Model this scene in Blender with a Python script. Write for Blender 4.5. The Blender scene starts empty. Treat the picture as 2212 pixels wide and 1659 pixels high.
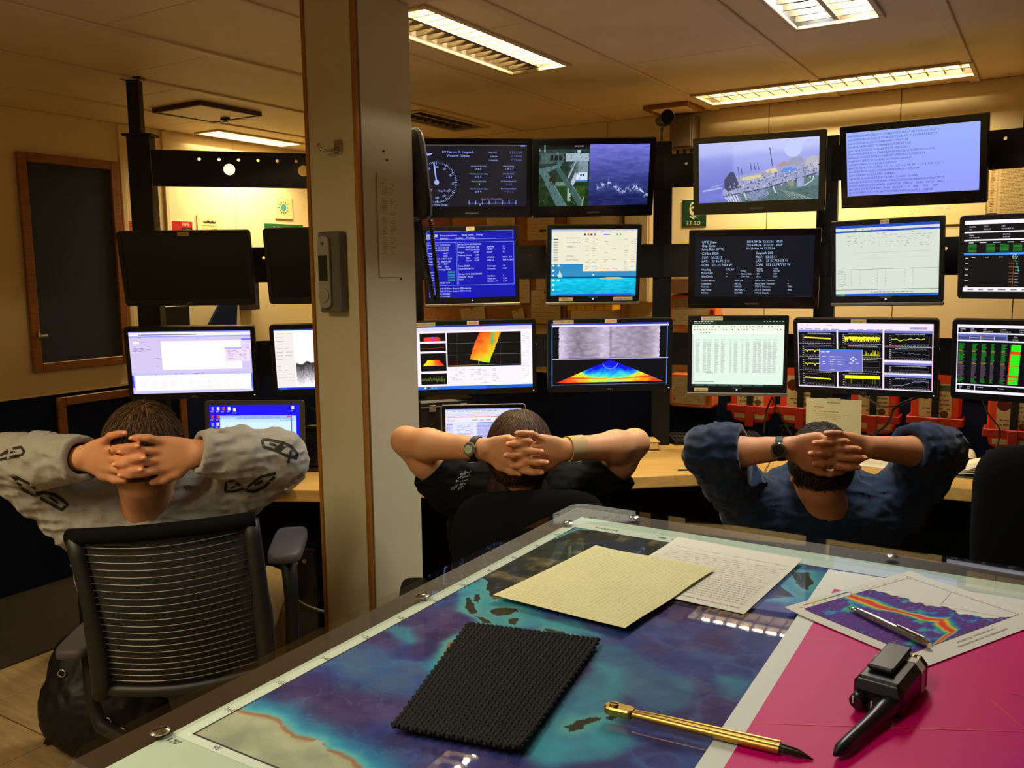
import bpy, bmesh, math, random
import numpy as np
from mathutils import Vector, Matrix

random.seed(7)
scene = bpy.context.scene
COL = scene.collection

# ------------------------------------------------------------------ camera
F_PX, IMG_W, IMG_H = 1881.2, 2212.0, 1659.0
PITCH, ROLL, YAW = (math.radians(a) for a in (7.332, 0.668, 31.954))
CAM = np.array([0.0, 0.0, 1.58])
_fwd = np.array([0, math.cos(PITCH), -math.sin(PITCH)])
_r0 = np.array([1.0, 0, 0]); _d0 = np.cross(_fwd, _r0)
_rt = math.cos(ROLL) * _r0 + math.sin(ROLL) * _d0
_dn = -math.sin(ROLL) * _r0 + math.cos(ROLL) * _d0
cam_data = bpy.data.cameras.new('camera')
cam = bpy.data.objects.new('camera', cam_data)
COL.objects.link(cam)
cam_data.sensor_width = 36.0
cam_data.lens = F_PX / IMG_W * 36.0
cam_data.clip_start = 0.02
m = Matrix.Identity(4)
for i in range(3):
    m[i][0], m[i][1], m[i][2], m[i][3] = _rt[i], -_dn[i], -_fwd[i], CAM[i]
cam.matrix_world = m
scene.camera = cam

# ------------------------------------------------------------------ world and exposure
world = bpy.data.worlds.new('world'); scene.world = world
world.use_nodes = True
world.node_tree.nodes['Background'].inputs[0].default_value = (0.02, 0.018, 0.015, 1)
world.node_tree.nodes['Background'].inputs[1].default_value = 0.2
vs = scene.view_settings
vs.view_transform = 'Standard'; vs.look = 'None'; vs.gamma = 1.0; vs.use_curve_mapping = False
vs.exposure = 0.2
scene.cycles.max_bounces = 7
scene.cycles.transparent_max_bounces = 12
scene.cycles.sample_clamp_indirect = 3.0
scene.cycles.caustics_reflective = False
scene.cycles.caustics_refractive = False

# lamp radiance per fixture kind (the lamps themselves are built with their fixtures)
WARM = (1.0, 0.80, 0.46)
NEUTRAL = (1.0, 0.92, 0.74)
COOL = (0.72, 0.88, 1.0)
E_TUBE = 1.0        # scales the watts of every tube

# ------------------------------------------------------------------ geometry of the place
D1 = np.array([math.sin(YAW), math.cos(YAW), 0.0])     # along the left wall
D2 = np.array([-math.cos(YAW), math.sin(YAW), 0.0])    # along the back wall, to the left
UP = np.array([0, 0, 1.0])
CEIL, WALL_L, WALL_B, TABLE_Z, DESK_Z = 2.40, 4.35, 4.50, 1.10, 0.75

def ray(x, y): return _fwd + (x - IMG_W / 2) / F_PX * _rt + (y - IMG_H / 2) / F_PX * _dn
def atz(x, y, z): v = ray(x, y); return CAM + v * ((z - CAM[2]) / v[2])
def aty(x, y, Y): v = ray(x, y); return CAM + v * (Y / v[1])
def onplane(x, y, p0, n):
    v = ray(x, y); return CAM + v * (np.dot(np.asarray(p0) - CAM, n) / np.dot(v, n))
def grid(a, b, z=0.0): return a * D1 + b * D2 + z * UP
def lwall(x, y, off=0.0): return onplane(x, y, (WALL_L - off) * D2, D2)
def bwall(x, y, off=0.0): return onplane(x, y, (WALL_B - off) * D1, D1)

# ------------------------------------------------------------------ colours and materials
def lin(c):
    c = np.asarray(c, float) / 255.0
    return np.where(c <= 0.04045, c / 12.92, ((c + 0.055) / 1.055) ** 2.4)
def rgb(*c): return tuple(lin(c)) + (1.0,)
MATS = {}
def mat(name, color, rough=0.6, metal=0.0, spec=0.4, var=0.0, scale=20.0, bump=0.0, bscale=80.0, stretch=None, coat=0.0, emit=None, emit_s=0.0, sheen=0.0, trans=0.0, sss=0.0):
    if name in MATS: return MATS[name]
    mt = bpy.data.materials.new(name); mt.use_nodes = True
    nt = mt.node_tree; b = nt.nodes['Principled BSDF']
    b.inputs['Base Color'].default_value = tuple(color[:3]) + (1,)
    b.inputs['Roughness'].default_value = rough
    b.inputs['Metallic'].default_value = metal
    b.inputs['Specular IOR Level'].default_value = spec
    b.inputs['Coat Weight'].default_value = coat
    b.inputs['Sheen Weight'].default_value = sheen
    b.inputs['Transmission Weight'].default_value = trans
    if sss:
        b.inputs['Subsurface Weight'].default_value = sss
        b.inputs['Subsurface Radius'].default_value = (0.012, 0.005, 0.003)
        b.inputs['Subsurface Scale'].default_value = 0.6
    if emit is not None:
        b.inputs['Emission Color'].default_value = tuple(emit[:3]) + (1,)
        b.inputs['Emission Strength'].default_value = emit_s
    if var or bump:
        tc = nt.nodes.new('ShaderNodeTexCoord'); mp = nt.nodes.new('ShaderNodeMapping')
        nt.links.new(tc.outputs['Object'], mp.inputs['Vector'])
        if stretch: mp.inputs['Scale'].default_value = stretch
        if var:
            n = nt.nodes.new('ShaderNodeTexNoise'); n.inputs['Scale'].default_value = scale; n.inputs['Detail'].default_value = 5
            nt.links.new(mp.outputs[0], n.inputs['Vector'])
            mx = nt.nodes.new('ShaderNodeMix'); mx.data_type = 'RGBA'; mx.blend_type = 'MULTIPLY'
            cr = nt.nodes.new('ShaderNodeValToRGB')
            cr.color_ramp.elements[0].position = 0.3; cr.color_ramp.elements[1].position = 0.7
            cr.color_ramp.elements[0].color = (1 - var, 1 - var, 1 - var, 1); cr.color_ramp.elements[1].color = (1, 1, 1, 1)
            nt.links.new(n.outputs['Fac'], cr.inputs[0])
            mx.inputs[0].default_value = 1.0
            mx.inputs[6].default_value = tuple(color[:3]) + (1,)
            nt.links.new(cr.outputs[0], mx.inputs[7]); nt.links.new(mx.outputs[2], b.inputs['Base Color'])
        if bump:
            n2 = nt.nodes.new('ShaderNodeTexNoise'); n2.inputs['Scale'].default_value = bscale; n2.inputs['Detail'].default_value = 4
            nt.links.new(mp.outputs[0], n2.inputs['Vector'])
            bp = nt.nodes.new('ShaderNodeBump'); bp.inputs['Strength'].default_value = bump; bp.inputs['Distance'].default_value = 0.004
            nt.links.new(n2.outputs['Fac'], bp.inputs['Height']); nt.links.new(bp.outputs[0], b.inputs['Normal'])
    MATS[name] = mt
    return mt

def attr_mat(name, emissive=0.0, rough=0.6, spec=0.3, coat=0.0, bump=0.0, bscale=200.0):
    """colour read from the mesh's own colour attribute: a display (emissive) or a print"""
    if name in MATS: return MATS[name]
    mt = bpy.data.materials.new(name); mt.use_nodes = True
    nt = mt.node_tree; b = nt.nodes['Principled BSDF']
    a = nt.nodes.new('ShaderNodeVertexColor'); a.layer_name = 'Col'
    if emissive:
        b.inputs['Base Color'].default_value = (0.004, 0.004, 0.005, 1)
        nt.links.new(a.outputs['Color'], b.inputs['Emission Color'])
        b.inputs['Emission Strength'].default_value = emissive
    else:
        nt.links.new(a.outputs['Color'], b.inputs['Base Color'])
    b.inputs['Roughness'].default_value = rough
    b.inputs['Specular IOR Level'].default_value = spec
    b.inputs['Coat Weight'].default_value = coat
    if bump:
        n2 = nt.nodes.new('ShaderNodeTexNoise'); n2.inputs['Scale'].default_value = bscale
        tc = nt.nodes.new('ShaderNodeTexCoord'); nt.links.new(tc.outputs['Object'], n2.inputs['Vector'])
        bp = nt.nodes.new('ShaderNodeBump'); bp.inputs['Strength'].default_value = bump; bp.inputs['Distance'].default_value = 0.003
        nt.links.new(n2.outputs['Fac'], bp.inputs['Height']); nt.links.new(bp.outputs[0], b.inputs['Normal'])
    MATS[name] = mt
    return mt

# ------------------------------------------------------------------ mesh builder
def rotm(yaw=0, tilt=0, roll=0):
    y, t, r = map(math.radians, (yaw, tilt, roll))
    return np.array((Matrix.Rotation(y, 3, 'Z') @ Matrix.Rotation(t, 3, 'X') @ Matrix.Rotation(r, 3, 'Y')))

class G:
    """collects polygons of ONE piece; build() links it as one mesh object"""
    def __init__(s): s.v = []; s.f = []; s.n = 0
    def add(s, v, f):
        v = np.asarray(v, float).reshape(-1, 3)
        s.v.append(v); s.f += [tuple(i + s.n for i in q) for q in f]; s.n += len(v); return s
    def box(s, c, size, R=None, ch=0.0):
        hx, hy, hz = (k / 2 for k in size)
        if ch <= 0:
            v = np.array([(x, y, z) for z in (-hz, hz) for y in (-hy, hy) for x in (-hx, hx)])
            f = [(0, 2, 3, 1), (4, 5, 7, 6), (0, 1, 5, 4), (2, 6, 7, 3), (0, 4, 6, 2), (1, 3, 7, 5)]
        else:
            ch = min(ch, hx * .9, hy * .9, hz * .9); v = []; idx = {}
            for sx in (-1, 1):
                for sy in (-1, 1):
                    for sz in (-1, 1):
                        for ax in range(3):
                            p = [sx * (hx - ch), sy * (hy - ch), sz * (hz - ch)]
                            p[ax] = (sx, sy, sz)[ax] * (hx, hy, hz)[ax]
                            idx[(sx, sy, sz, ax)] = len(v); v.append(p)
            v = np.array(v); f = []
            def q(*k): 
                k = [idx[i] for i in k]
                p = v[k]; nrm = np.cross(p[1] - p[0], p[2] - p[0])
                f.append(tuple(k) if np.dot(nrm, p.mean(0)) > 0 else tuple(k[::-1]))
            for ax in range(3):
                o = [a for a in range(3) if a != ax]
                for sg in (-1, 1):
                    ks = []
                    for a, b in ((-1, -1), (1, -1), (1, 1), (-1, 1)):
                        t = [0, 0, 0]; t[ax] = sg; t[o[0]] = a; t[o[1]] = b; ks.append(tuple(t) + (ax,))
                    q(*ks)
                for a in (-1, 1):
                    for b in (-1, 1):
                        t1 = [0, 0, 0]; t1[ax] = -1; t1[o[0]] = a; t1[o[1]] = b
                        t2 = list(t1); t2[ax] = 1
                        q(tuple(t1) + (o[0],), tuple(t2) + (o[0],), tuple(t2) + (o[1],), tuple(t1) + (o[1],))
            for sx in (-1, 1):
                for sy in (-1, 1):
                    for sz in (-1, 1):
                        q(*[(sx, sy, sz, a) for a in range(3)])
        if R is not None: v = v @ np.asarray(R).T
        return s.add(v + np.asarray(c), f)
    def bar(s, a, b, w, h, up=(0, 0, 1), ch=0.0):
        a = np.asarray(a, float); b = np.asarray(b, float); d = b - a; L = np.linalg.norm(d); d /= L
        x = np.cross(d, up); x = x / (np.linalg.norm(x) + 1e-9) if np.linalg.norm(x) > 1e-6 else np.array([1.0, 0, 0])
        z = np.cross(x, d)
        return s.box((a + b) / 2, (w, L, h), np.stack([x, d, z], 1), ch)
    def tube(s, pts, r, n=8, cap=True):
        pts = np.asarray(pts, float); k = len(pts)
        r = np.full(k, r, float) if np.isscalar(r) else np.asarray(r, float)
        t = np.gradient(pts, axis=0); t /= np.linalg.norm(t, axis=1)[:, None] + 1e-12
        u = np.cross(t[0], (0, 0, 1)); 
        if np.linalg.norm(u) < 1e-3: u = np.cross(t[0], (1, 0, 0))
        u /= np.linalg.norm(u); V = []
        for i in range(k):
            u = u - t[i] * np.dot(u, t[i]); u /= np.linalg.norm(u); w = np.cross(t[i], u)
            a = np.arange(n) * 2 * math.pi / n
            V.append(pts[i] + r[i] * (np.cos(a)[:, None] * u + np.sin(a)[:, None] * w))
        f = [(i * n + j, i * n + (j + 1) % n, (i + 1) * n + (j + 1) % n, (i + 1) * n + j) for i in range(k - 1) for j in range(n)]
        if cap: f += [tuple(range(n))[::-1], tuple(range((k - 1) * n, k * n))]
        return s.add(np.concatenate(V), f)
    def prism(s, poly, depth, M=None, back=0.0, ch=0.0):
        """2-D polygon (x,z), counter-clockwise seen from -y; front face at y=back, extruded to +y by depth"""
        p = np.asarray(poly, float); k = len(p); rings = []
        c = p.mean(0)
        def ring(y, inset):
            q = p
            if inset:
                e = np.roll(p, -1, 0) - p; nn = np.stack([-e[:, 1], e[:, 0]], 1); nn /= np.linalg.norm(nn, axis=1)[:, None] + 1e-12
                av = nn + np.roll(nn, 1, 0); av /= np.linalg.norm(av, axis=1)[:, None] + 1e-12
                q = p + av * inset
            return np.stack([q[:, 0], np.full(k, y), q[:, 1]], 1)
        rings = [ring(back, 0), ring(back + depth, 0)] if ch <= 0 else [ring(back, ch), ring(back + ch, 0), ring(back + depth - ch, 0), ring(back + depth, ch)]
        v = np.concatenate(rings); f = [tuple(range(k))]
        for a in range(len(rings) - 1):
            f += [(a * k + (j + 1) % k, a * k + j, (a + 1) * k + j, (a + 1) * k + (j + 1) % k) for j in range(k)]
        f.append(tuple(range((len(rings) - 1) * k, len(rings) * k))[::-1])
        if M is not None: v = v @ np.asarray(M)[:3, :3].T + np.asarray(M)[:3, 3] if np.asarray(M).shape == (4, 4) else v @ np.asarray(M).T
        return s.add(v, f)
    def lathe(s, prof, n=20, c=(0, 0, 0), R=None):
        """profile of (radius, height) turned about z"""
        a = np.arange(n) * 2 * math.pi / n; V = []
        for r, z in prof: V.append(np.stack([r * np.cos(a), r * np.sin(a), np.full(n, z)], 1))
        k = len(prof); v = np.concatenate(V)
        f = [(i * n + j, i * n + (j + 1) % n, (i + 1) * n + (j + 1) % n, (i + 1) * n + j) for i in range(k - 1) for j in range(n)]
        f += [tuple(range(n))[::-1], tuple(range((k - 1) * n, k * n))]
        if R is not None: v = v @ np.asarray(R).T
        return s.add(v + np.asarray(c), f)
    def quad(s, *p): return s.add(np.array(p), [tuple(range(len(p)))])
    def sheet(s, P):
        """grid of points, shape (rows, cols, 3)"""
        P = np.asarray(P, float); r, c = P.shape[:2]
        return s.add(P.reshape(-1, 3), [(i * c + j, i * c + j + 1, (i + 1) * c + j + 1, (i + 1) * c + j) for i in range(r - 1) for j in range(c - 1)])
    def mesh(s, name, o=(0, 0, 0)):
        me = bpy.data.meshes.new(name)
        v = np.concatenate(s.v) - np.asarray(o, float)
        me.from_pydata(v.tolist(), [], s.f); me.update(); return me
    def build(s, name, material, parent=None, smooth=False, at=None):
        """at: world origin for a top-level mesh; with a parent, geometry given in world space is moved to the parent's frame unless the parent is rotated"""
        o = (0, 0, 0) if at is None else at
        me = s.mesh(name, o)
        ob = bpy.data.objects.new(name, me); COL.objects.link(ob)
        if material is not None: me.materials.append(material)
        if smooth: me.shade_smooth() if smooth is True else smooth_by_angle(me, smooth)
        if parent is not None: ob.parent = parent
        elif at is not None: ob.location = at
        return ob
def smooth_by_angle(me, ang):
    me.shade_smooth()
    bm = bmesh.new(); bm.from_mesh(me); a = math.radians(ang)
    for e in bm.edges:
        if len(e.link_faces) == 2 and e.calc_face_angle(0) > a: e.smooth = False
    bm.to_mesh(me); bm.free()

def rrect(w, h, r, n=4, cx=0.0, cz=0.0):
    """rounded rectangle, counter-clockwise"""
    r = min(r, w / 2 - 1e-5, h / 2 - 1e-5); P = []
    for sx, sz, a0 in ((1, -1, -90), (1, 1, 0), (-1, 1, 90), (-1, -1, 180)):
        for i in range(n + 1):
            a = math.radians(a0 + 90 * i / n)
            P.append((cx + sx * (w / 2 - r) + r * math.cos(a), cz + sz * (h / 2 - r) + r * math.sin(a)))
    return P

def tag(o, label=None, cat=None, group=None, kind=None):
    if label: o['label'] = label
    if cat: o['category'] = cat
    if group: o['group'] = group
    if kind: o['kind'] = kind
    return o
def thing(name, label, cat, loc=(0, 0, 0), R=None, group=None):
    o = bpy.data.objects.new(name, None); COL.objects.link(o)
    o.empty_display_size = 0.05
    M = Matrix.Identity(4)
    if R is not None:
        for i in range(3):
            for j in range(3): M[i][j] = float(R[i][j])
    M.translation = Vector([float(x) for x in loc]); o.matrix_world = M
    return tag(o, label, cat, group)
def wm(o):
    """world matrix from the parent chain, without waiting for an update"""
    return o.matrix_basis.copy() if o.parent is None else wm(o.parent) @ o.matrix_parent_inverse @ o.matrix_basis
class W(G):
    """like G, but its points are in world space and are brought into the parent's frame"""
    def build(s, name, material, parent=None, smooth=False, at=None):
        if parent is not None:
            M = wm(parent); R = np.array(M.to_3x3()); t = np.array(M.translation)
            s.v = [(v - t) @ R for v in s.v]
        return G.build(s, name, material, parent, smooth, at)
def struct(o): o['kind'] = 'structure'; return o
def copy_tree(o, parent=None):
    c = o.copy(); COL.objects.link(c); c.parent = parent
    for ch in list(o.children): copy_tree(ch, c)
    return c
def frame(xdir, up=UP):
    """rotation whose local x runs along xdir, z up, local -y is the front"""
    x = np.asarray(xdir, float); x = x / np.linalg.norm(x)
    z = np.asarray(up, float); y = np.cross(z, x); y /= np.linalg.norm(y); z = np.cross(x, y)
    return np.stack([x, y, z], 1)

# ------------------------------------------------------------------ numpy noise
def _hash(ix, iy, seed):
    h = (ix.astype(np.int64) * 374761393 + iy.astype(np.int64) * 668265263 + seed * 974711) & 0x7fffffff
    h = ((h ^ (h >> 13)) * 1274126177) & 0x7fffffff
    return ((h ^ (h >> 16)) & 0xffff) / 65535.0
def vnoise(x, y, seed=0):
    ix = np.floor(x); iy = np.floor(y); fx = x - ix; fy = y - iy
    fx = fx * fx * (3 - 2 * fx); fy = fy * fy * (3 - 2 * fy)
    a = _hash(ix, iy, seed); b = _hash(ix + 1, iy, seed); c = _hash(ix, iy + 1, seed); d = _hash(ix + 1, iy + 1, seed)
    return (a * (1 - fx) + b * fx) * (1 - fy) + (c * (1 - fx) + d * fx) * fy
def fbm(x, y, oct=5, seed=0):
    s = 0; a = 0.5
    for o in range(oct): s = s + a * vnoise(x * 2 ** o, y * 2 ** o, seed + o * 17); a *= 0.5
    return s
def in_poly(px, py, poly):
    inside = np.zeros(px.shape, bool); n = len(poly)
    for i in range(n):
        x1, y1 = poly[i]; x2, y2 = poly[(i + 1) % n]
        c = ((y1 > py) != (y2 > py)) & (px < (x2 - x1) * (py - y1) / (y2 - y1 + 1e-15) + x1)
        inside ^= c
    return inside
def seg_dist(px, py, poly, closed=True):
    d = np.full(px.shape, 1e9); n = len(poly)
    for i in range(n if closed else n - 1):
        x1, y1 = poly[i]; x2, y2 = poly[(i + 1) % n]
        dx, dy = x2 - x1, y2 - y1; L = dx * dx + dy * dy + 1e-15
        t = np.clip(((px - x1) * dx + (py - y1) * dy) / L, 0, 1)
        d = np.minimum(d, np.hypot(px - x1 - t * dx, py - y1 - t * dy))
    return d

# ------------------------------------------------------------------ flat print and screen pictures
GLYPH = {}
_fc = bpy.data.curves.new('glyph_source', 'FONT'); _fc.resolution_u = 2; _fc.size = 1.0
_fo = bpy.data.objects.new('glyph_source', _fc)
def _shape(t):
    _fc.body = t
    COL.objects.link(_fo)
    dg = bpy.context.evaluated_depsgraph_get(); ev = _fo.evaluated_get(dg); me = ev.to_mesh()
    v = np.array([tuple(p.co) for p in me.vertices]); f = [tuple(p.vertices) for p in me.polygons]
    ev.to_mesh_clear(); COL.objects.unlink(_fo)
    return v, f
def glyph(ch):
    if ch not in GLYPH:
        if ch == ' ': GLYPH[ch] = (None, None, 0.28)
        else:
            v, f = _shape(ch); v2, _ = _shape(ch + '|'); vb, _ = _shape('|')
            GLYPH[ch] = (v, f, v2[:, 0].max() - vb[:, 0].max()) if len(v) else (None, None, 0.3)
    return GLYPH[ch]
class Canvas:
    """a picture of flat coloured shapes, x and y from 0 to 1 with y downwards"""
    def __init__(s, w, h, dz=0.00006): s.w = w; s.h = h; s.dz = dz; s.v = []; s.f = []; s.c = []; s.n = 0; s.L = 0
    def _put(s, P, faces, col):
        P = np.asarray(P, float); k = len(P)
        v = np.stack([(P[:, 0] - .5) * s.w, np.full(k, -s.L * s.dz), (.5 - P[:, 1]) * s.h], 1)
        c = np.asarray(col, float)
        c = np.tile(lin(c), (k, 1)) if c.ndim == 1 else lin(c)
        s.v.append(v); s.c.append(c); s.f += [tuple(i + s.n for i in q) for q in faces]; s.n += k
    def layer(s): s.L += 1; return s
    def rect(s, x0, y0, x1, y1, col): s._put([(x0, y0), (x0, y1), (x1, y1), (x1, y0)], [(0, 1, 2, 3)], col); return s
    def poly(s, pts, col):
        s._put(pts, [tuple(range(len(pts)))], col); return s
    def line(s, pts, w, col):
        """w: width as a fraction of the picture's height"""
        A = s.w / s.h
        for (x0, y0), (x1, y1) in zip(pts[:-1], pts[1:]):
            dx, dy = (x1 - x0) * A, y1 - y0; L = math.hypot(dx, dy) + 1e-9
            nx, ny = -dy / L * w / 2 / A, dx / L * w / 2
            s._put([(x0 + nx, y0 + ny), (x1 + nx, y1 + ny), (x1 - nx, y1 - ny), (x0 - nx, y0 - ny)], [(0, 1, 2, 3)], col)
        return s
    def frame(s, x0, y0, x1, y1, w, col):
        A = s.h / s.w
        s.rect(x0, y0, x1, y0 + w, col); s.rect(x0, y1 - w, x1, y1, col); s.rect(x0, y0, x0 + w * A, y1, col); s.rect(x1 - w * A, y0, x1, y1, col); return s
    def disc(s, x, y, r, col, n=20, r2=None):
        A = s.h / s.w; a = np.arange(n) * 2 * math.pi / n
        if r2 is None: s.poly([(x + r * A * math.cos(t), y + r * math.sin(t)) for t in a], col)
        else:
            P = [(x + q * A * math.cos(t), y + q * math.sin(t)) for t in a for q in (r, r2)]
            s._put(P, [(2 * i, 2 * i + 1, (2 * i + 3) % (2 * n), (2 * i + 2) % (2 * n)) for i in range(n)], col)
        return s
    def text(s, t, x, y, h, col, align='l', sx=1.0, rot=0.0):
        """y is the base line, h the letter size as a fraction of the height"""
        A = s.h / s.w; wd = sum(glyph(c)[2] for c in t) * h * A * sx
        ox = 0.0 if align == 'l' else (-wd / 2 if align == 'c' else -wd)
        ca, sa = math.cos(math.radians(rot)), math.sin(math.radians(rot)); cur = 0.0
        for c in t:
            v, f, a = glyph(c)
            if v is not None:
                gx = ox / A / h + (cur + v[:, 0]) * sx; gy = v[:, 1]
                X = (gx * ca - gy * sa) * h; Y = (gx * sa + gy * ca) * h
                s._put(np.stack([x + X * A, y - Y], 1), f, col)
            cur += a
        return s
    def words(s, x0, x1, y, h, col, rnd, lo=0.01, hi=0.05, gap=0.008, fill=1.0):
        """a line of print too small to read: a run of short dashes"""
        x = x0
        while x < x1 - lo:
            w = rnd.uniform(lo, hi)
            if rnd.random() < fill: s.rect(x, y - h, min(x + w, x1), y, col)
            x += w + gap
        return s
    def field(s, x0, y0, x1, y1, nx, ny, fn):
        X, Y = np.meshgrid(np.linspace(0, 1, nx), np.linspace(0, 1, ny))
        c = fn(X.ravel(), Y.ravel())
        P = np.stack([x0 + X.ravel() * (x1 - x0), y0 + Y.ravel() * (y1 - y0)], 1)
        f = [(i * nx + j, (i + 1) * nx + j, (i + 1) * nx + j + 1, i * nx + j + 1) for i in range(ny - 1) for j in range(nx - 1)]
        s._put(P, f, np.clip(c, 0, 255)); return s
    def build(s, name, material, parent=None, M=None, off=(0, 0, 0)):
        v = np.concatenate(s.v) + np.asarray(off); c = np.concatenate(s.c)
        if M is not None: v = v @ M[0].T + M[1]
        me = bpy.data.meshes.new(name); me.from_pydata(v.tolist(), [], s.f); me.update()
        ca = me.color_attributes.new('Col', 'FLOAT_COLOR', 'POINT')
        ca.data.foreach_set('color', np.concatenate([c, np.ones((len(c), 1))], 1).astype(np.float32).ravel())
        me.materials.append(material)
        ob = bpy.data.objects.new(name, me); COL.objects.link(ob)
        if parent is not None: ob.parent = parent
        return ob
SCREEN = attr_mat('display', emissive=1.0, rough=0.35, spec=0.25)
PRINT = attr_mat('printed_paper', rough=0.75, spec=0.2)
def mixc(a, b, t):
    t = np.clip(np.asarray(t)[..., None], 0, 1); return np.asarray(a, float) * (1 - t) + np.asarray(b, float) * t
def ramp(t, stops):
    """colour ramp: stops [(pos, (r,g,b)), ...]"""
    t = np.asarray(t); xs = [p for p, _ in stops]
    return np.stack([np.interp(t, xs, [c[k] for _, c in stops]) for k in range(3)], -1)
# ================================================================== materials of the room
M_CEIL = mat('ceiling_paint', rgb(238, 214, 168), 0.55, var=0.10, scale=3, spec=0.3)
M_BATTEN = mat('ceiling_batten_paint', rgb(230, 205, 160), 0.5, var=0.06, scale=6)
M_WALL = mat('wall_paint', rgb(234, 214, 166), 0.5, var=0.05, scale=2, spec=0.3)
M_DARKGAP = mat('dark_joint_backing', rgb(52, 38, 22), 0.9)  # dark backing that shows in the panel joints
M_NAVY = mat('navy_carpet_panel', rgb(26, 34, 62), 0.95, var=0.25, scale=160, bump=0.3, bscale=300, spec=0.1)
M_BOARD = mat('dark_fabric_board', rgb(62, 68, 80), 0.95, var=0.2, scale=150, spec=0.1)
M_OAK = mat('orange_stained_oak', rgb(150, 92, 38), 0.5, var=0.35, scale=9, stretch=(1, 1, 9))
M_PLY = mat('plywood_edge', rgb(176, 116, 40), 0.6, var=0.35, scale=12, stretch=(1, 1, .25))
M_PILLAR = mat('pillar_laminate', rgb(205, 196, 164), 0.45, var=0.05, scale=4, spec=0.35)
M_TILE = mat('floor_tile', rgb(172, 146, 104), 0.55, var=0.35, scale=7, stretch=(1, 5, 1), spec=0.35)
M_GROUT = mat('floor_base', rgb(70, 54, 36), 0.8, var=0.2, scale=5)
M_MAT = mat('dark_brown_floor_mat', rgb(48, 36, 25), 0.9, var=0.3, scale=40, bump=0.3)
M_BLACKMETAL = mat('black_rack_paint', rgb(16, 16, 17), 0.5, spec=0.3, var=0.15, scale=12)

RG = frame(-D2)       # local x along -D2 (to the right along the back wall), local +y along D1
# ------------------------------------------------------------------ floor
A0, A1_, B0, B1 = -1.6, WALL_B, -2.4, WALL_L
g = W(); g.box(grid((A0 + A1_) / 2, (B0 + B1) / 2, -0.03), (B1 - B0 + .2, A1_ - A0 + .2, 0.05), RG)
floor = struct(g.build('floor', M_GROUT))
tile_me = None
T = 0.457; o1, o2 = 1.55, 3.30
for i in range(-3, 7):
    for j in range(-6, 1):
        c1, c2 = o1 + (i + .5) * T, o2 + (j + .5) * T
        if c1 > A1_ - .1 or c2 < 0.7: continue
        if tile_me is None:
            gt = G(); gt.box((0, 0, 0), (T - .005, T - .005, .006), None, .0015); tile_me = gt.mesh('tile'); tile_me.materials.append(M_TILE)
        o = bpy.data.objects.new('tile', tile_me); COL.objects.link(o); o.parent = floor
        p = grid(c1, c2, -0.003); o.location = p; o.rotation_euler.z = math.atan2(-D2[1], -D2[0])
g = W(); g.box(grid(2.6, 3.95, 0.004), (0.79, 3.6, .008), RG, .003)
tag(g.build('floor_mat', M_MAT), 'long dark brown floor mat along the left wall', 'mat')

# ------------------------------------------------------------------ ceiling: slab, panels between battens, openings for the lamps
g = W(); g.box(grid((A0 + A1_) / 2, (B0 + B1) / 2, CEIL + .17), (B1 - B0 + .2, A1_ - A0 + .2, 0.05), RG)
ceiling = struct(g.build('ceiling', M_DARKGAP))
# lamp openings: (d1 from, d1 to, d2 from, d2 to)
FIX = {'centre': (2.245, 3.20, 1.70, 1.98), 'near': (1.96, 3.18, 0.53, 0.82), 'wall': (4.06, 4.35, 0.34, 1.52), 'far': (3.43, 4.10, 4.08, 4.28),
       'pillar': (3.62, 4.25, 2.78, 3.02), 'rear': (-1.0, 0.22, 0.53, 0.82), 'rearleft': (-0.9, 0.32, 1.70, 1.98)}
BAT = [0.36 + 0.5915 * k for k in range(-4, 8)]
CROSS = {0: [4.02, 2.2, .4], 1: [3.33, 1.5, -.3], 2: [4.14, 2.59, .76], 3: [3.39, 1.83, 0], 4: [2.30, .5], 5: [2.61, 1.78, .2], 6: [3.2, 1.2]}
def cut(rects, hole):
    out = []
    for (a, b, c, d) in rects:
        e, f, g_, h = hole
        if e >= b or f <= a or g_ >= d or h <= c: out.append((a, b, c, d)); continue
        if e > a: out.append((a, e, c, d)); a = e
        if f < b: out.append((f, b, c, d)); b = f
        if g_ > c: out.append((a, b, c, g_))
        if h < d: out.append((a, b, h, d))
    return out
edges = [B0] + [b for b in BAT if B0 < b < B1] + [B1]
for k in range(len(edges) - 1):
    lo, hi = edges[k], edges[k + 1]
    bay = int(round((lo - 0.36) / 0.5915))
    cr = [A0] + sorted(CROSS.get(bay, [3.0, 1.2])) + [A1_]
    for a, b in zip(cr[:-1], cr[1:]):
        rs = [(a + .002, b - .002, lo, hi)]
        for h in FIX.values(): rs = cut(rs, h)
        gp = W()
        for (p, q, r_, s_) in rs:
            if q - p > .01 and s_ - r_ > .004: gp.box(grid((p + q) / 2, (r_ + s_) / 2, CEIL + .01), (s_ - r_, q - p, .02), RG)
        if gp.v: gp.build('ceiling_panel', M_CEIL, ceiling)
for b in BAT:
    if not (B0 < b < B1): continue
    segs = [(A0, A1_ - .01)]
    for h in FIX.values():
        if h[2] < b < h[3]: segs = [x for (p, q) in segs for x in ((p, min(q, h[0] - .012)), (max(p, h[1] + .012), q)) if x[1] - x[0] > .02]
    for p, q in segs:
        gb = W(); gb.box(grid((p + q) / 2, b, CEIL - .003), (.042, q - p, .010), RG, .003)
        gb.build('ceiling_batten', M_BATTEN, ceiling)

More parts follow.
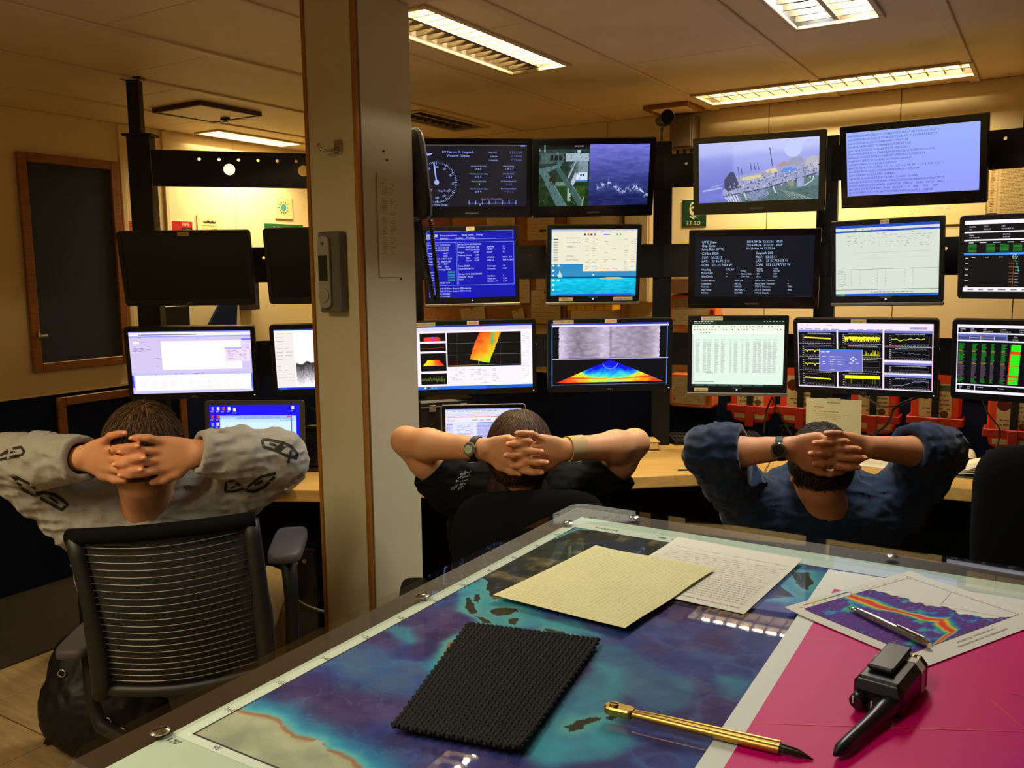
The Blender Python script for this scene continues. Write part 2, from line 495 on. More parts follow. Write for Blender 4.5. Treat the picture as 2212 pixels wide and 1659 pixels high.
# ------------------------------------------------------------------ walls with joint panels and the navy lower part
WT = 0.985
def wall(name, horiz, nrm, dist, lo, hi, seams, lower=True):
    """horiz: direction along the wall; nrm: outward direction; panels proud of a dark backing"""
    Rw = frame(horiz); g = W(); g.box(dist * nrm + (lo + hi) / 2 * horiz + (CEIL / 2 + .05) * UP + .05 * nrm, (hi - lo, .08, CEIL + .1), Rw)
    w = struct(g.build(name, M_DARKGAP))
    s = [lo] + sorted(seams) + [hi]
    for a, b in zip(s[:-1], s[1:]):
        g = W(); z0 = WT if lower else 0
        g.box(dist * nrm + (a + b) / 2 * horiz + (z0 + CEIL) / 2 * UP + .005 * nrm, (b - a - .004, .01, CEIL - z0 - .002), Rw); g.build('wall_panel', M_WALL, w)
        if lower:
            g = W(); g.box(dist * nrm + (a + b) / 2 * horiz + z0 / 2 * UP + .002 * nrm, (b - a - .002, .016, z0 - .004), Rw); g.build('lower_panel', M_NAVY, w)
    if lower:
        g = W(); g.box(dist * nrm + (lo + hi) / 2 * horiz + (WT + .004) * UP - .004 * nrm, (hi - lo, .016, .014), Rw); g.build('rail', M_WALL, w)
    return w
dl = lambda px, py: float(lwall(px, py) @ D1)
db = lambda px, py: float(bwall(px, py) @ D2)
wall_left = wall('wall_left', D1, D2, WALL_L, A0, A1_, [dl(258, 300), dl(352, 300), dl(506, 400), 0.6, 1.6])
wall_back = wall('wall_back', -D2, D1, WALL_B, -B1, -B0, [-db(1660, 300), -db(1312, 480), -db(980, 290), -db(1930, 600), -db(2190, 620)])
wall_rear = wall('wall_rear', D2, -D1, -A0, B0, B1, [-.8, .8, 2.4], False)
wall_right = wall('wall_right', -D1, -D2, -B0, -A1_, -A0, [-2.5, -.5], False)
for px in (258, 352):
    g = W(); q = dl(px, 300); g.box((WALL_L - .006) * D2 + q * D1 + (WT + CEIL) / 2 * UP, (.03, .012, CEIL - WT - .01), frame(D1), .003); g.build('joint_cover', M_WALL, wall_left)
# framed dark boards on the left wall
def board(name, label, a0, a1, z0, z1, fw=.045):
    Rw = frame(D1); c = (WALL_L - .012) * D2 + (a0 + a1) / 2 * D1 + (z0 + z1) / 2 * UP
    t = thing(name, label, 'notice board', c, Rw)
    w, h = a1 - a0, z1 - z0
    g = G(); g.box((0, .004, 0), (w - fw, .012, h - fw)); g.build('panel', M_BOARD if z0 > 1 else M_NAVY, t)
    for s in (-1, 1):
        g = G(); g.box((s * (w - fw) / 2, -.006, 0), (fw, .022, h), None, .003); g.build('frame_stile', M_OAK, t)
        g = G(); g.box((0, -.006, s * (h - fw) / 2), (w - 2 * fw - .002, .022, fw), None, .003); g.build('frame_rail', M_OAK, t)
    return t
nb = board('notice_board', 'dark fabric board in an orange oak frame high on the left wall', 2.415, 2.955, 1.105, 2.19)
g = G(); g.box((-.215, -.022, -.36), (.05, .012, .012), None, .003); g.box((-.235, -.022, -.352), (.012, .014, .03), None, .003)
g.build('latch', mat('nickel', rgb(190, 186, 176), .25, 1.0), nb)
board('notice_board', 'navy board in an orange oak frame low on the left wall beside the desk', 2.52, 3.3, .30, .965)

# ------------------------------------------------------------------ pillar in front of the desk
PE = aty(785, 700, 2.60); PE[2] = 0
pa, pb = 0.2025, 0.248
g = W(); g.box(PE + .5 * pa * D2 + .5 * pb * D1 + CEIL / 2 * UP, (pa - .02, pb - .02, CEIL), RG)
pillar = struct(g.build('pillar', M_DARKGAP))
g = W(); g.box(PE + (.5 * pa) * D2 + .004 * D1 + CEIL / 2 * UP, (pa - .026, .012, CEIL - .004), RG); g.build('cladding_panel', M_PILLAR, pillar)
g = W(); g.box(PE + .0 * D2 + (.5 * pb + .006) * D1 + CEIL / 2 * UP, (.012, pb - .014, CEIL - .004), RG); g.build('cladding_panel', M_PILLAR, pillar)
g = W(); g.box(PE + pa * D2 + (.5 * pb) * D1 + CEIL / 2 * UP, (.012, pb, CEIL - .004), RG); g.build('cladding_panel', M_PILLAR, pillar)
g = W(); g.box(PE + .5 * pa * D2 + pb * D1 + CEIL / 2 * UP, (pa, .012, CEIL - .004), RG); g.build('cladding_panel', M_PILLAR, pillar)
for b_, a_ in ((.001, -.001), (pa - .007, -.001)):
    g = W(); g.box(PE + b_ * D2 + a_ * D1 + CEIL / 2 * UP, (.013, .015, CEIL - .004), RG, .002); g.build('edge_strip', M_PLY, pillar)
# frames for things fixed to the pillar faces: near-left face (normal -D1) and right face (normal -D2)
def pillar_left(px, py): return onplane(px, py, PE - .002 * D1, D1)
def pillar_right(px, py): return onplane(px, py, PE - .006 * D2, D2)

# ------------------------------------------------------------------ ceiling lamps
M_ALU = mat('louvre_aluminium', rgb(128, 112, 82), 0.4, 0.5)
M_TRAY = mat('lamp_tray_white', rgb(225, 220, 205), 0.5)
M_TRAYD = mat('darkened_lamp_tray', rgb(74, 60, 40), 0.5)  # shade between the blades put into the tray colour, against burning out
M_LFRAME = mat('lamp_frame_paint', rgb(200, 180, 140), 0.45)
M_TUBE_OFF = mat('unlit_tube', rgb(120, 115, 105), 0.4)
def lamp(key, label, axis, tubes, power, colour, nblade, tray=None, group='recessed louvre ceiling lamps'):
    a, b, c, d = FIX[key]
    ctr = grid((a + b) / 2, (c + d) / 2, CEIL)
    R = RG if axis == 'd2' else frame(D1)
    L, wd = (d - c, b - a) if axis == 'd2' else (b - a, d - c)
    t = thing('ceiling_lamp', label, 'ceiling lamp', ctr, R, group)
    fw = .018
    for s in (-1, 1):
        g = G(); g.box((0, s * (wd / 2 - fw / 2 + .004), -.004), (L + .008, fw, .012), None, .002); g.build('frame_side', M_LFRAME, t)
        g = G(); g.box((s * (L / 2 - fw / 2 + .004), 0, -.004), (fw, wd - 2 * fw + .006, .012), None, .002); g.build('frame_end', M_LFRAME, t)
    H = .085
    g = G(); g.box((0, 0, H), (L, wd, .004))
    for s in (-1, 1):
        g.box((0, s * (wd / 2 - .002), H / 2), (L, .004, H)); g.box((s * (L / 2 - .002), 0, H / 2), (.004, wd, H))
    g.build('tray', tray or M_TRAY, t)
    # louvre: centre spine and parabolic cross blades
    g = G(); g.prism([(-.008, .002), (.008, .002), (.003, .034), (-.003, .034)], L - 2 * fw, np.array([[0, 1, 0], [1, 0, 0], [0, 0, 1]]) * 1.0, back=-(L - 2 * fw) / 2)
    g.build('spine', M_ALU, t)
    for s in (-1, 1):
        for k in range(nblade):
            x = -L / 2 + fw + (k + .5) * (L - 2 * fw) / nblade
            y0, y1 = (.008, wd / 2 - fw) if s > 0 else (-wd / 2 + fw, -.008)
            g = G(); m_ = []
            n = 6
            P = np.zeros((2, n + 1, 3)); Q = np.zeros((2, n + 1, 3))
            for i in range(n + 1):
                u = i / n; y = y0 + (y1 - y0) * u; sag = .012 * (1 - (2 * u - 1) ** 2)
                P[0, i] = (x - .0035, y, .004); P[1, i] = (x - .001, y, .034 - sag)
                Q[1, i] = (x + .0035, y, .004); Q[0, i] = (x + .001, y, .034 - sag)
            g.sheet(P[:, ::-1]); g.sheet(Q[:, ::-1]); g.build('blade', M_ALU, t)
    for s in (-1, 1):
        if s in tubes:
            pw, cl = (power, colour) if not isinstance(tubes, dict) else tubes[s]
            li = bpy.data.lights.new('tube_light', 'AREA'); li.shape = 'RECTANGLE'; li.size = L - .06; li.size_y = .042
            li.energy = pw * E_TUBE; li.color = cl
            lo = bpy.data.objects.new('tube_light', li); COL.objects.link(lo); lo.parent = t
            lo.location = (0, s * (wd / 4 - .006), .060)
        else:
            g = G(); xs = np.linspace(-L / 2 + .03, L / 2 - .03, 3); g.tube([(x, s * wd / 4, .06) for x in xs], .013, 10); g.build('tube', M_TUBE_OFF, t, True)
    return t
# ================================================================== lamps in their openings
lamp('centre', 'long louvred ceiling lamp with one lit half, right of the pillar', 'd1', (-1,), 42, WARM, 15, M_TRAYD)
lamp('near', 'bluish white louvred ceiling lamp cut by the top of the picture', 'd1', {-1: (22, NEUTRAL), 1: (11, COOL)}, 0, NEUTRAL, 15, M_TRAYD)
lamp('wall', 'louvred ceiling lamp running along the back wall above the right screens', 'd2', (-1, 1), 20, WARM, 17, M_TRAYD)
lamp('far', 'small lit ceiling lamp in the far corner behind the left post', 'd1', (-1, 1), 19, WARM, 9)
lamp('pillar', 'dim unlit ceiling lamp just right of the pillar above the weather display', 'd1', (), 0, WARM, 9)
lamp('rear', 'louvred ceiling lamp behind the camera over the near end of the room', 'd1', (-1, 1), 9, NEUTRAL, 10)
lamp('rearleft', 'louvred ceiling lamp behind the camera towards the left wall', 'd1', (-1, 1), 22, WARM, 10)
# hatches and a sprinkler on the ceiling
def hatch(label, a0, a1, b0, b1, wood):
    R = RG; c = grid((a0 + a1) / 2, (b0 + b1) / 2, CEIL); w, h = b1 - b0, a1 - a0
    t = thing('ceiling_hatch', label, 'hatch', c, R)
    g = G(); g.box((0, 0, -.010), (w - .03, h - .03, .018), None, .003); g.build('cover', M_BATTEN, t)
    for s in (-1, 1):
        g = G(); g.box((0, s * h / 2, -.011), (w + .02, .02, .022), None, .002); g.build('edge_strip', wood, t)
        g = G(); g.box((s * w / 2, 0, -.011), (.02, h - .022, .022), None, .002); g.build('edge_strip', wood, t)
M_DKWOOD = mat('dark_wood_edge', rgb(92, 62, 34), 0.6, var=0.3, scale=12)
hatch('square ceiling hatch with dark wood edges near the left post', 2.84, 3.20, 3.49, 3.83, M_DKWOOD)
qa, qb = atz(1412, 240, CEIL), atz(1525, 232, CEIL)
hatch('small ceiling hatch with orange wood edges above the wall box', 4.20, 4.42, float(qb @ D2) + .02, float(qa @ D2) - .02, M_OAK)
q = atz(486, 246, CEIL)
t = thing('sprinkler_head', 'small dark sprinkler head on the ceiling near the square hatch', 'sprinkler', (q[0], q[1], CEIL))
g = G(); g.lathe([(.02, -.006), (.02, 0)], 14); g.build('rose', M_BLACKMETAL, t, 30)
g = G(); g.lathe([(.006, -.035), (.009, -.02), (.009, -.006)], 10); g.box((0, 0, -.024), (.05, .012, .012), None, .003); g.lathe([(.014, -.042), (.014, -.039)], 12); g.build('nozzle', M_BLACKMETAL, t)

# ================================================================== monitor rack: posts and drilled cross bars
Z_TOP, Z_MID, Z_LOW = (1.955, 2.105), (1.547, 1.70), (1.138, 1.29)
RP = {'L': np.array([-1.50, 3.74, 0]), 'A': np.array([-0.45, 4.02, 0]), 'C': np.array([0.71, 4.09, 0]), 'R': np.array([1.395, 3.86, 0]), 'E': np.array([2.17, 3.27, 0])}
rack = thing('monitor_rack', 'black steel rack of posts and drilled cross bars behind the screens', 'rack', RP['C'])
def post(p, w, d, z0, z1, R):
    g = W(); g.box(p + (z0 + z1) / 2 * UP, (w, d, z1 - z0), R, .003); return g.build('post', M_BLACKMETAL, rack)
post(RP['L'] + np.array([-.055, .04, 0]), .095, .07, DESK_Z, 2.165, frame((1, .02, 0)))
g = W(); g.box(RP['L'] + np.array([-.055, .04, 2.168]), (.125, .09, .01), None, .002); g.build('cap_plate', M_BLACKMETAL, rack)
g = W(); g.box(RP['L'] + np.array([-.068, .04, 2.285]), (.05, .05, .235), None, .003); g.build('post', M_BLACKMETAL, rack)
g = W(); g.box(RP['L'] + np.array([-.068, .04, CEIL - .003]), (.09, .09, .008), None, .002); g.build('ceiling_plate', M_BLACKMETAL, rack)
post(RP['C'] + np.array([.0, .03, 0]), .085, .06, DESK_Z, 2.165, frame((1, -.15, 0)))
post(RP['R'] + np.array([.0, .03, 0]), .085, .06, DESK_Z, 2.15, frame((1, -.5, 0)))
post(RP['A'] + np.array([.0, .03, 0]), .085, .06, DESK_Z, 2.15, frame((1, 0, 0)))
def plate(a, b, z, holes, big=()):
    """drilled steel plate between two plan points; holes: distances along, in an upper row; big: large holes in the lower part"""
    a = np.asarray(a, float); b = np.asarray(b, float); L = np.linalg.norm(b - a); R = frame(b - a); h = z[1] - z[0]; th = .008; V = []; F = []
    def push(P):
        i = len(V); V.extend(P); return i
    def flat(P, y, flip):
        i = push([(p[0], y, p[1]) for p in P]); F.append(tuple(range(i, i + len(P))) if not flip else tuple(range(i, i + len(P)))[::-1])
    def cell(x0, x1, z0, z1, hole):
        if hole is None:
            q = [(x0, z0), (x1, z0), (x1, z1), (x0, z1)]; flat(q, -th / 2, False); flat(q, th / 2, True); return
        hx, r, hz = hole; n = 20; ring = [(hx + r * math.cos(2 * math.pi * k / n), hz + r * math.sin(2 * math.pi * k / n)) for k in range(n)]; sq = []
        for k in range(n):
            t_ = 2 * math.pi * k / n; c, s_ = math.cos(t_), math.sin(t_)
            tx = ((x1 - hx) / c if c > 1e-9 else (x0 - hx) / c if c < -1e-9 else 1e9); tz = ((z1 - hz) / s_ if s_ > 1e-9 else (z0 - hz) / s_ if s_ < -1e-9 else 1e9); q_ = min(tx, tz); sq.append((hx + c * q_, hz + s_ * q_))
        for y, fl in ((-th / 2, False), (th / 2, True)):
            for k in range(n):
                k2 = (k + 1) % n; poly = [ring[k], sq[k]]; (ax, az), (bx_, bz) = sq[k], sq[k2]
                if abs(ax - bx_) > 1e-6 and abs(az - bz) > 1e-6: poly.append((x1 if (abs(ax - x1) < 1e-6 or abs(bx_ - x1) < 1e-6) else x0, z1 if (abs(az - z1) < 1e-6 or abs(bz - z1) < 1e-6) else z0))
                poly += [sq[k2], ring[k2]]; flat(poly, y, fl)
        for k in range(n):
            k2 = (k + 1) % n; i = push([(ring[k][0], -th / 2, ring[k][1]), (ring[k2][0], -th / 2, ring[k2][1]), (ring[k2][0], th / 2, ring[k2][1]), (ring[k][0], th / 2, ring[k][1])]); F.append((i, i + 1, i + 2, i + 3))
    def row(xs, r, z0, z1, hz):
        xs = sorted(xs)
        if not xs: cell(0, L, z0, z1, None)
        for i, hx in enumerate(xs): cell((xs[i - 1] + hx) / 2 if i else 0, (xs[i + 1] + hx) / 2 if i < len(xs) - 1 else L, z0, z1, (hx, r, hz))
    zs = h * (.18 if big else .06); row(holes, .0068, zs, h / 2, h * (.27 if big else .2)); row(big, .024, -h / 2, zs, h * .0)
    i = push([(0, -th / 2, -h / 2), (L, -th / 2, -h / 2), (L, th / 2, -h / 2), (0, th / 2, -h / 2)]); F.append((i, i + 3, i + 2, i + 1))
    i = push([(0, -th / 2, h / 2), (L, -th / 2, h / 2), (L, th / 2, h / 2), (0, th / 2, h / 2)]); F.append((i, i + 1, i + 2, i + 3))
    for X in (0, L):
        i = push([(X, -th / 2, -h / 2), (X, th / 2, -h / 2), (X, th / 2, h / 2), (X, -th / 2, h / 2)]); F.append((i, i + 1, i + 2, i + 3) if X else (i + 3, i + 2, i + 1, i))
    v = np.array(V) @ R.T + a + (z[0] + z[1]) / 2 * UP; g = W(); g.add(v, F); return g.build('cross_bar', M_BLACKMETAL, rack)
LA, AC = (RP['L'], RP['A'] + np.array([-.15, -.02, 0])), (RP['A'] + np.array([-.15, -.005, 0]), RP['C'])
L1_ = np.linalg.norm(LA[1] - LA[0])
plate(*LA, Z_TOP, [.19, .27, .35, .43, .51, .59, .67], [.31, .62])
plate(*LA, Z_MID, [.12, .435, .60, .8]); plate(*LA, Z_LOW, [.12, .452, .62, .8])
L2_ = np.linalg.norm(AC[1] - AC[0])
plate(*AC, Z_TOP, [.2, .6, 1.0]); plate(*AC, Z_MID, [.18, .335, .69, .77, .85, 1.1]); plate(*AC, Z_LOW, [.2, .715, 1.12])
plate(RP['C'], RP['R'], Z_TOP, [.1, .35]); plate(RP['C'], RP['R'], Z_MID, [.3, .65]); plate(RP['C'], RP['R'], Z_LOW, [.3, .46])
plate(RP['R'], RP['E'], Z_TOP, [.25, .53, .60, .66], [.565, .80]); plate(RP['R'], RP['E'], Z_MID, [.30, .47]); plate(RP['R'], RP['E'], Z_LOW, [.3, .46])

# ================================================================== screens
M_HOUS = mat('black_monitor_plastic', rgb(15, 15, 16), 0.42, spec=0.35)
M_GLOSS = mat('piano_black_plastic', rgb(9, 9, 10), 0.12, spec=0.5)
M_SILV = mat('silver_grey_plastic', rgb(112, 104, 90), 0.45, 0.3)
M_STICK = mat('cream_label_tape', rgb(205, 186, 138), 0.6)
M_LEDB = mat('blue_power_light', rgb(40, 60, 255), 0.3, emit=(0.12, 0.2, 1.0), emit_s=6)
M_LEDW = mat('white_power_light', rgb(220, 220, 220), 0.3, emit=(.8, .85, 1.0), emit_s=1.2)
M_LOGO = mat('badge_metal', rgb(150, 148, 140), 0.3, 0.6)
M_OFFSCR = mat('switched_off_screen', rgb(9, 9, 9), 0.3, spec=0.3)
def badge(parent, t, x, z, h, material, y=-.0006, name='badge', align='c'):
    cv = Canvas(1, 1); wd = sum(glyph(c)[2] for c in t) * h; cur = -wd / 2; g = G()
    for c in t:
        v, f, a = glyph(c)
        if v is not None: g.add(np.stack([x + (cur / h + v[:, 0]) * h, np.full(len(v), y), z + v[:, 1] * h], 1), f)
        cur += a * h
    return g.build(name, material, parent)
def nearest_rack(p):
    best = None
    for a, b in (LA, AC, (RP['C'], RP['R']), (RP['R'], RP['E'])):
        d = (b - a)[:2]; t_ = np.clip(np.dot(p[:2] - a[:2], d) / np.dot(d, d), 0, 1); q = a[:2] + t_ * d
        if best is None or np.linalg.norm(q - p[:2]) < np.linalg.norm(best - p[:2]): best = q
    return np.array([best[0], best[1], 0])
def monitor(name, label, cat, pos, ang, Wd, Hh, style, draw, k=1.0, stickers=(), group=None, badge_t=None, mount=True):
    pos = CAM + k * (np.array(pos) - CAM); Hh *= k; R = rotm(*ang)
    t = thing(name, label, cat, pos, R, group)
    bl, br, bt, bb, rad, hm = {'tv': (.026, .026, .026, .050, .006, M_GLOSS), 'wide': (.018, .018, .018, .027, .014, M_HOUS), 'square': (.018, .018, .020, .026, .006, M_HOUS)}[style]
    yb = 0.0
    bodyH = Hh - (.014 if style == 'square' else 0); bz = (.014 / 2 if style == 'square' else 0)
    g = G(); g.prism(rrect(Wd, bodyH, rad, 4, 0, bz), .030, None, .004, .003); g.prism(rrect(Wd * .62, Hh * .62, .03, 4), .028, None, .033, .008)
    g.build('housing', M_HOUS, t, 35)
    sw, sh = Wd - bl - br, bodyH - bt - bb; cz = bz + (bb - bt) / 2
    # bezel ring around the picture
    o_ = rrect(Wd, bodyH, rad, 4, 0, bz); n = len(o_); i_ = rrect(sw, sh, .001, 4, 0, cz); V = []; F = []
    for ring, y in ((o_, .006), ([(x * .994, bz + (z - bz) * .99) for x, z in o_], -.001), (i_, -.0005), (i_, .0045)):
        V += [(x, y, z) for x, z in ring]
    for a in range(3): F += [(a * n + j, a * n + (j + 1) % n, (a + 1) * n + (j + 1) % n, (a + 1) * n + j) for j in range(n)]
    F = [f[::-1] for f in F]
    g = G(); g.add(V, F); g.build('bezel', hm, t, 35)
    if style == 'square':
        g = G(); g.box((0, .008, -Hh / 2 + .0065), (Wd + .004, .022, .014), None, .003); g.build('silver_chin', M_SILV, t)
    if draw is None:
        g = G(); g.quad((-sw / 2, .003, cz - sh / 2), (sw / 2, .003, cz - sh / 2), (sw / 2, .003, cz + sh / 2), (-sw / 2, .003, cz + sh / 2)); g.build('screen', M_OFFSCR, t)
    else:
        cv = Canvas(sw, sh); draw(cv); cv.build('screen', SCREEN, t, off=(0, .003, cz))
    if style == 'square':
        g = G(); g.box((.0, -.0015, -bodyH / 2 + bz + .013), (.006, .002, .005), None, .0008); g.build('power_light', M_LEDB, t)
    elif style == 'wide' and draw is not None:
        g = G(); g.box((Wd / 2 - .014, -.0015, -bodyH / 2 + .012), (.005, .002, .004), None, .0008); g.build('power_light', M_LEDW, t)
    for (sx, sz, w_, tx) in stickers:
        x, z = sx * Wd / 2, bz + sz * bodyH / 2
        g = G(); g.box((x, -.0018, z), (w_, .0012, .016)); st = g.build('label_strip', M_STICK, t)
        badge(st, tx, x, z - .0035, .0095, M_HOUS, -.0027, 'lettering')
    if badge_t: badge(t, badge_t, 0, -bodyH / 2 + bz + (.008 if style == 'wide' else .018), .011 if style == 'wide' else .010, M_LOGO, -.0022 if style != 'tv' else -.0022)
    if mount:
        q = nearest_rack(pos); back = pos + R @ np.array([0, .058, 0]); zz = min((Z_TOP, Z_MID, Z_LOW), key=lambda z: abs((z[0] + z[1]) / 2 - pos[2]))
        tgt = np.array([q[0], q[1], min(max(pos[2], zz[0] + .05), zz[1] - .05)])
        g = W(); dlt = tgt - back
        tgt = tgt - (tgt - back) / np.linalg.norm(tgt - back) * .009
        if np.linalg.norm(dlt) > .012: g.bar(back, tgt, .06, .06)
        Rb = frame(R[:, 0]); g.box(back, (.11, .014, .11), R, .002)
        g.build('wall_mount', M_BLACKMETAL, t)
    return t
# ================================================================== pictures on the screens
rn = random.Random(3)
WHT, BLK = (248, 240, 255), (6, 6, 8)
def sc_plotter(c):      # grey window with a blank white plot and a scrolling strip below
    c.rect(0, 0, 1, 1, (205, 192, 232)); c.layer()
    c.rect(0, 0, 1, .02, (120, 130, 235)); c.rect(0, .02, 1, .075, (240, 228, 250)); c.rect(0, .075, 1, .095, (150, 160, 245))
    c.rect(.255, .16, .915, .62, (255, 252, 255)); c.rect(.03, .165, .08, .2, (255, 250, 255))
    c.rect(.0, .665, 1, .70, (190, 190, 245)); c.rect(.025, .705, .985, .955, (255, 246, 255)); c.rect(0, .955, 1, 1, (200, 195, 245))
    c.rect(.0, .70, .012, .9, (60, 70, 235)); c.rect(.985, .69, 1, .95, (90, 120, 235))
    c.layer(); 
    c.rect(.92, .13, 1, .16, (120, 120, 240)); c.rect(.92, .16, 1, .30, (224, 210, 240))
    c.rect(.775, .275, .985, .50, (236, 216, 244)); c.rect(.775, .275, .985, .298, (130, 135, 240)); c.rect(.96, .277, .98, .296, (230, 80, 130))
    c.rect(.86, .70, .89, .715, (250, 190, 120)); c.layer()
    for k in range(22): c.words(.08, .55, .062, .014, (110, 110, 130), rn, .006, .014, .012, .5)
    for k in range(9): c.words(.80, .96, .325 + k * .018, .006, (150, 135, 170), rn, .02, .05, .008, .8)
    for k in range(5): c.words(.925, .99, .18 + k * .024, .006, (165, 155, 190), rn, .02, .03, .008, .8)
    for k in range(7): c.words(.03, .17, .17 + k * .025, .007, (140, 135, 160), rn, .02, .05, .02, .7)
    for k in range(4): c.words(.2, .26, .17 + k * .13, .006, (150, 140, 170), rn, .02, .04, .02, .7)
    c.line([(.46, .16), (.475, .21), (.50, .24), (.55, .28)], .003, (220, 215, 225))
    for k in range(11):
        x = .09 + k * .075
        for j in range(9): c.words(x, x + rn.uniform(.02, .05), .80 + j * .015, .005, (205, 190, 212), rn, .008, .02, .004, .8)
    c.words(.03, .95, .735, .006, (200, 185, 210), rn, .004, .01, .02)
    c.words(.03, .6, .69, .008, (120, 120, 170), rn, .01, .05, .02, .6)
def sc_profile(c):      # seismic profile, white with grey layers
    c.rect(0, 0, 1, 1, (252, 250, 255)); c.layer()
    c.rect(0, 0, 1, .025, (40, 60, 235)); c.rect(0, .03, .16, .955, (232, 228, 222)); c.rect(0, .965, 1, 1, (20, 40, 215)); c.rect(.005, .965, .08, 1, (60, 170, 60)); c.layer()
    for k in range(14): c.words(.01, .15, .08 + k * .06, .008, (175, 170, 172), rn, .03, .08, .02, .7)
    for k in range(12): c.line([(.17, .07 + .075 * k), (1, .07 + .075 * k)], .002, (215, 215, 235))
    for k in range(6): c.line([(.17 + .14 * k, .03), (.17 + .14 * k, .95)], .002, (215, 215, 235))
    c.layer()
    def f(X, Y):
        top = .12 + .10 * np.sin(X * 7) * .6 + .35 * np.clip(X - .55, 0, 1) - .12 * np.exp(-((X - .3) / .08) ** 2)
        d = Y - top; n = fbm(X * 60, (Y - top) * 26, 4, 3)
        v = np.where(d < 0, 255, 40 + 215 * np.clip(d * 1.25, 0, 1) + (n - .5) * 150)
        v = np.where((d >= 0) & (d < .03), 120, v)
        return np.stack([v, v * .97, v * 1.0], 1)
    c.field(.17, .50, .48, .95, 60, 60, f); c.field(.5, .18, 1.0, .6, 60, 50, f)
def sc_weather(c):
    A = c.h / c.w; B = (150, 165, 245); Bd = (92, 104, 190)
    c.rect(0, 0, 1, 1, (16, 18, 30)); c.layer()
    c.rect(.0, .005, 1, .011, (110, 105, 90)); c.rect(.945, .01, .985, .03, (110, 140, 225))
    c.poly([(.018, .175), (.13, .175), (.155, .135), (.105, .145), (.103, .12), (.07, .118), (.068, .09), (.055, .09), (.053, .12), (.03, .125), (.028, .14), (.012, .14)], B)
    c.text('RV Marcus G. Langseth', .38, .135, .055, B, 'c'); c.text('Weather Display', .38, .195, .055, B, 'c')
    for i, (lb, v) in enumerate((('Time UTC', '2 2 2 2 1 1'), ('Latitude', '33 33.7508'), ('Longitude', '73 23.7483'))):
        c.text(lb, .735, .135 + i * .062, .036, B, 'r'); c.text(v, .955, .138 + i * .062, .046 if i == 0 else .04, B if i == 0 else Bd, 'r')
    cx, cy, R = .185, .605, .335
    for k in range(72):
        a = math.radians(k * 5); r0 = R - (.045 if k % 6 == 0 else .028)
        w = .011 if k % 6 == 0 else .007
        c.line([(cx + r0 * A * math.sin(a), cy - r0 * math.cos(a)), (cx + R * A * math.sin(a), cy - R * math.cos(a))], w, B)
    for k in range(12):
        a = math.radians(k * 30); r0 = R - .085; dg = k * 30 or 360
        c.text(str(dg), cx + r0 * A * math.sin(a), cy - r0 * math.cos(a) + .018, .05, B, 'c', .9, 0 if dg in (360, 180) else (-(k * 30) if k < 4 else (180 - k * 30 if k < 10 else 360 - k * 30)))
    c.line([(cx - .022, cy - R + .012), (cx - .001, cy)], .022, B); c.disc(cx, cy, .04, B)
    c.disc(cx - .09, cy + .105, .095, (70, 72, 96), 28, .09); c.disc(cx - .105, cy + .10, .012, B)
    for a in (0, 60, 140, 200): c.rect(cx - .10 + .04 * math.sin(a), cy + .1 - .06 * math.cos(a), cx - .08 + .04 * math.sin(a), cy + .115 - .06 * math.cos(a), (110, 112, 140))
    c.text('Deg True', .245, .755, .042, B, 'c'); c.text('True Wind Gauge', .19, .985, .045, B, 'c')
    L = [('Wind Speed True (Kts)', '0 4.0', 'Heading (Deg)', '1 9 3.2'), ('Wind Direction True (Deg)', '3 5 5', 'Dew Point (C)', '2 0.2'), ('Wind Speed Rel. (Kts)', '1 5', 'Air Temperature (C)', '2 6.0'), ('Wind Direction Rel. (Deg)', '0 9 9', 'Barometer (millibar)', '1 0 1 7')]
    for i, (a, b, d, e) in enumerate(L):
        y = .355 + i * .122
        c.text(a, .565, y, .030, B, 'c', .9); c.text(b, .56, y + .055, .052, B, 'c'); c.text(d, .835, y, .034, B, 'c', .9); c.text(e, .84, y + .055, .052, B if i < 2 else Bd, 'c')
    c.text('Speed Over Ground (kts)', .68, .885, .032, B, 'c')
    c.rect(.475, .945, .905, .951, (60, 80, 220))
    for k in range(8): c.rect(.472 + k * .061, .92, .478 + k * .061, .965, B); c.text(str(k * 2), .475 + k * .061, .915, .028, B, 'c')
    c.poly([(.57, .985), (.575, .955), (.58, .985)], B)
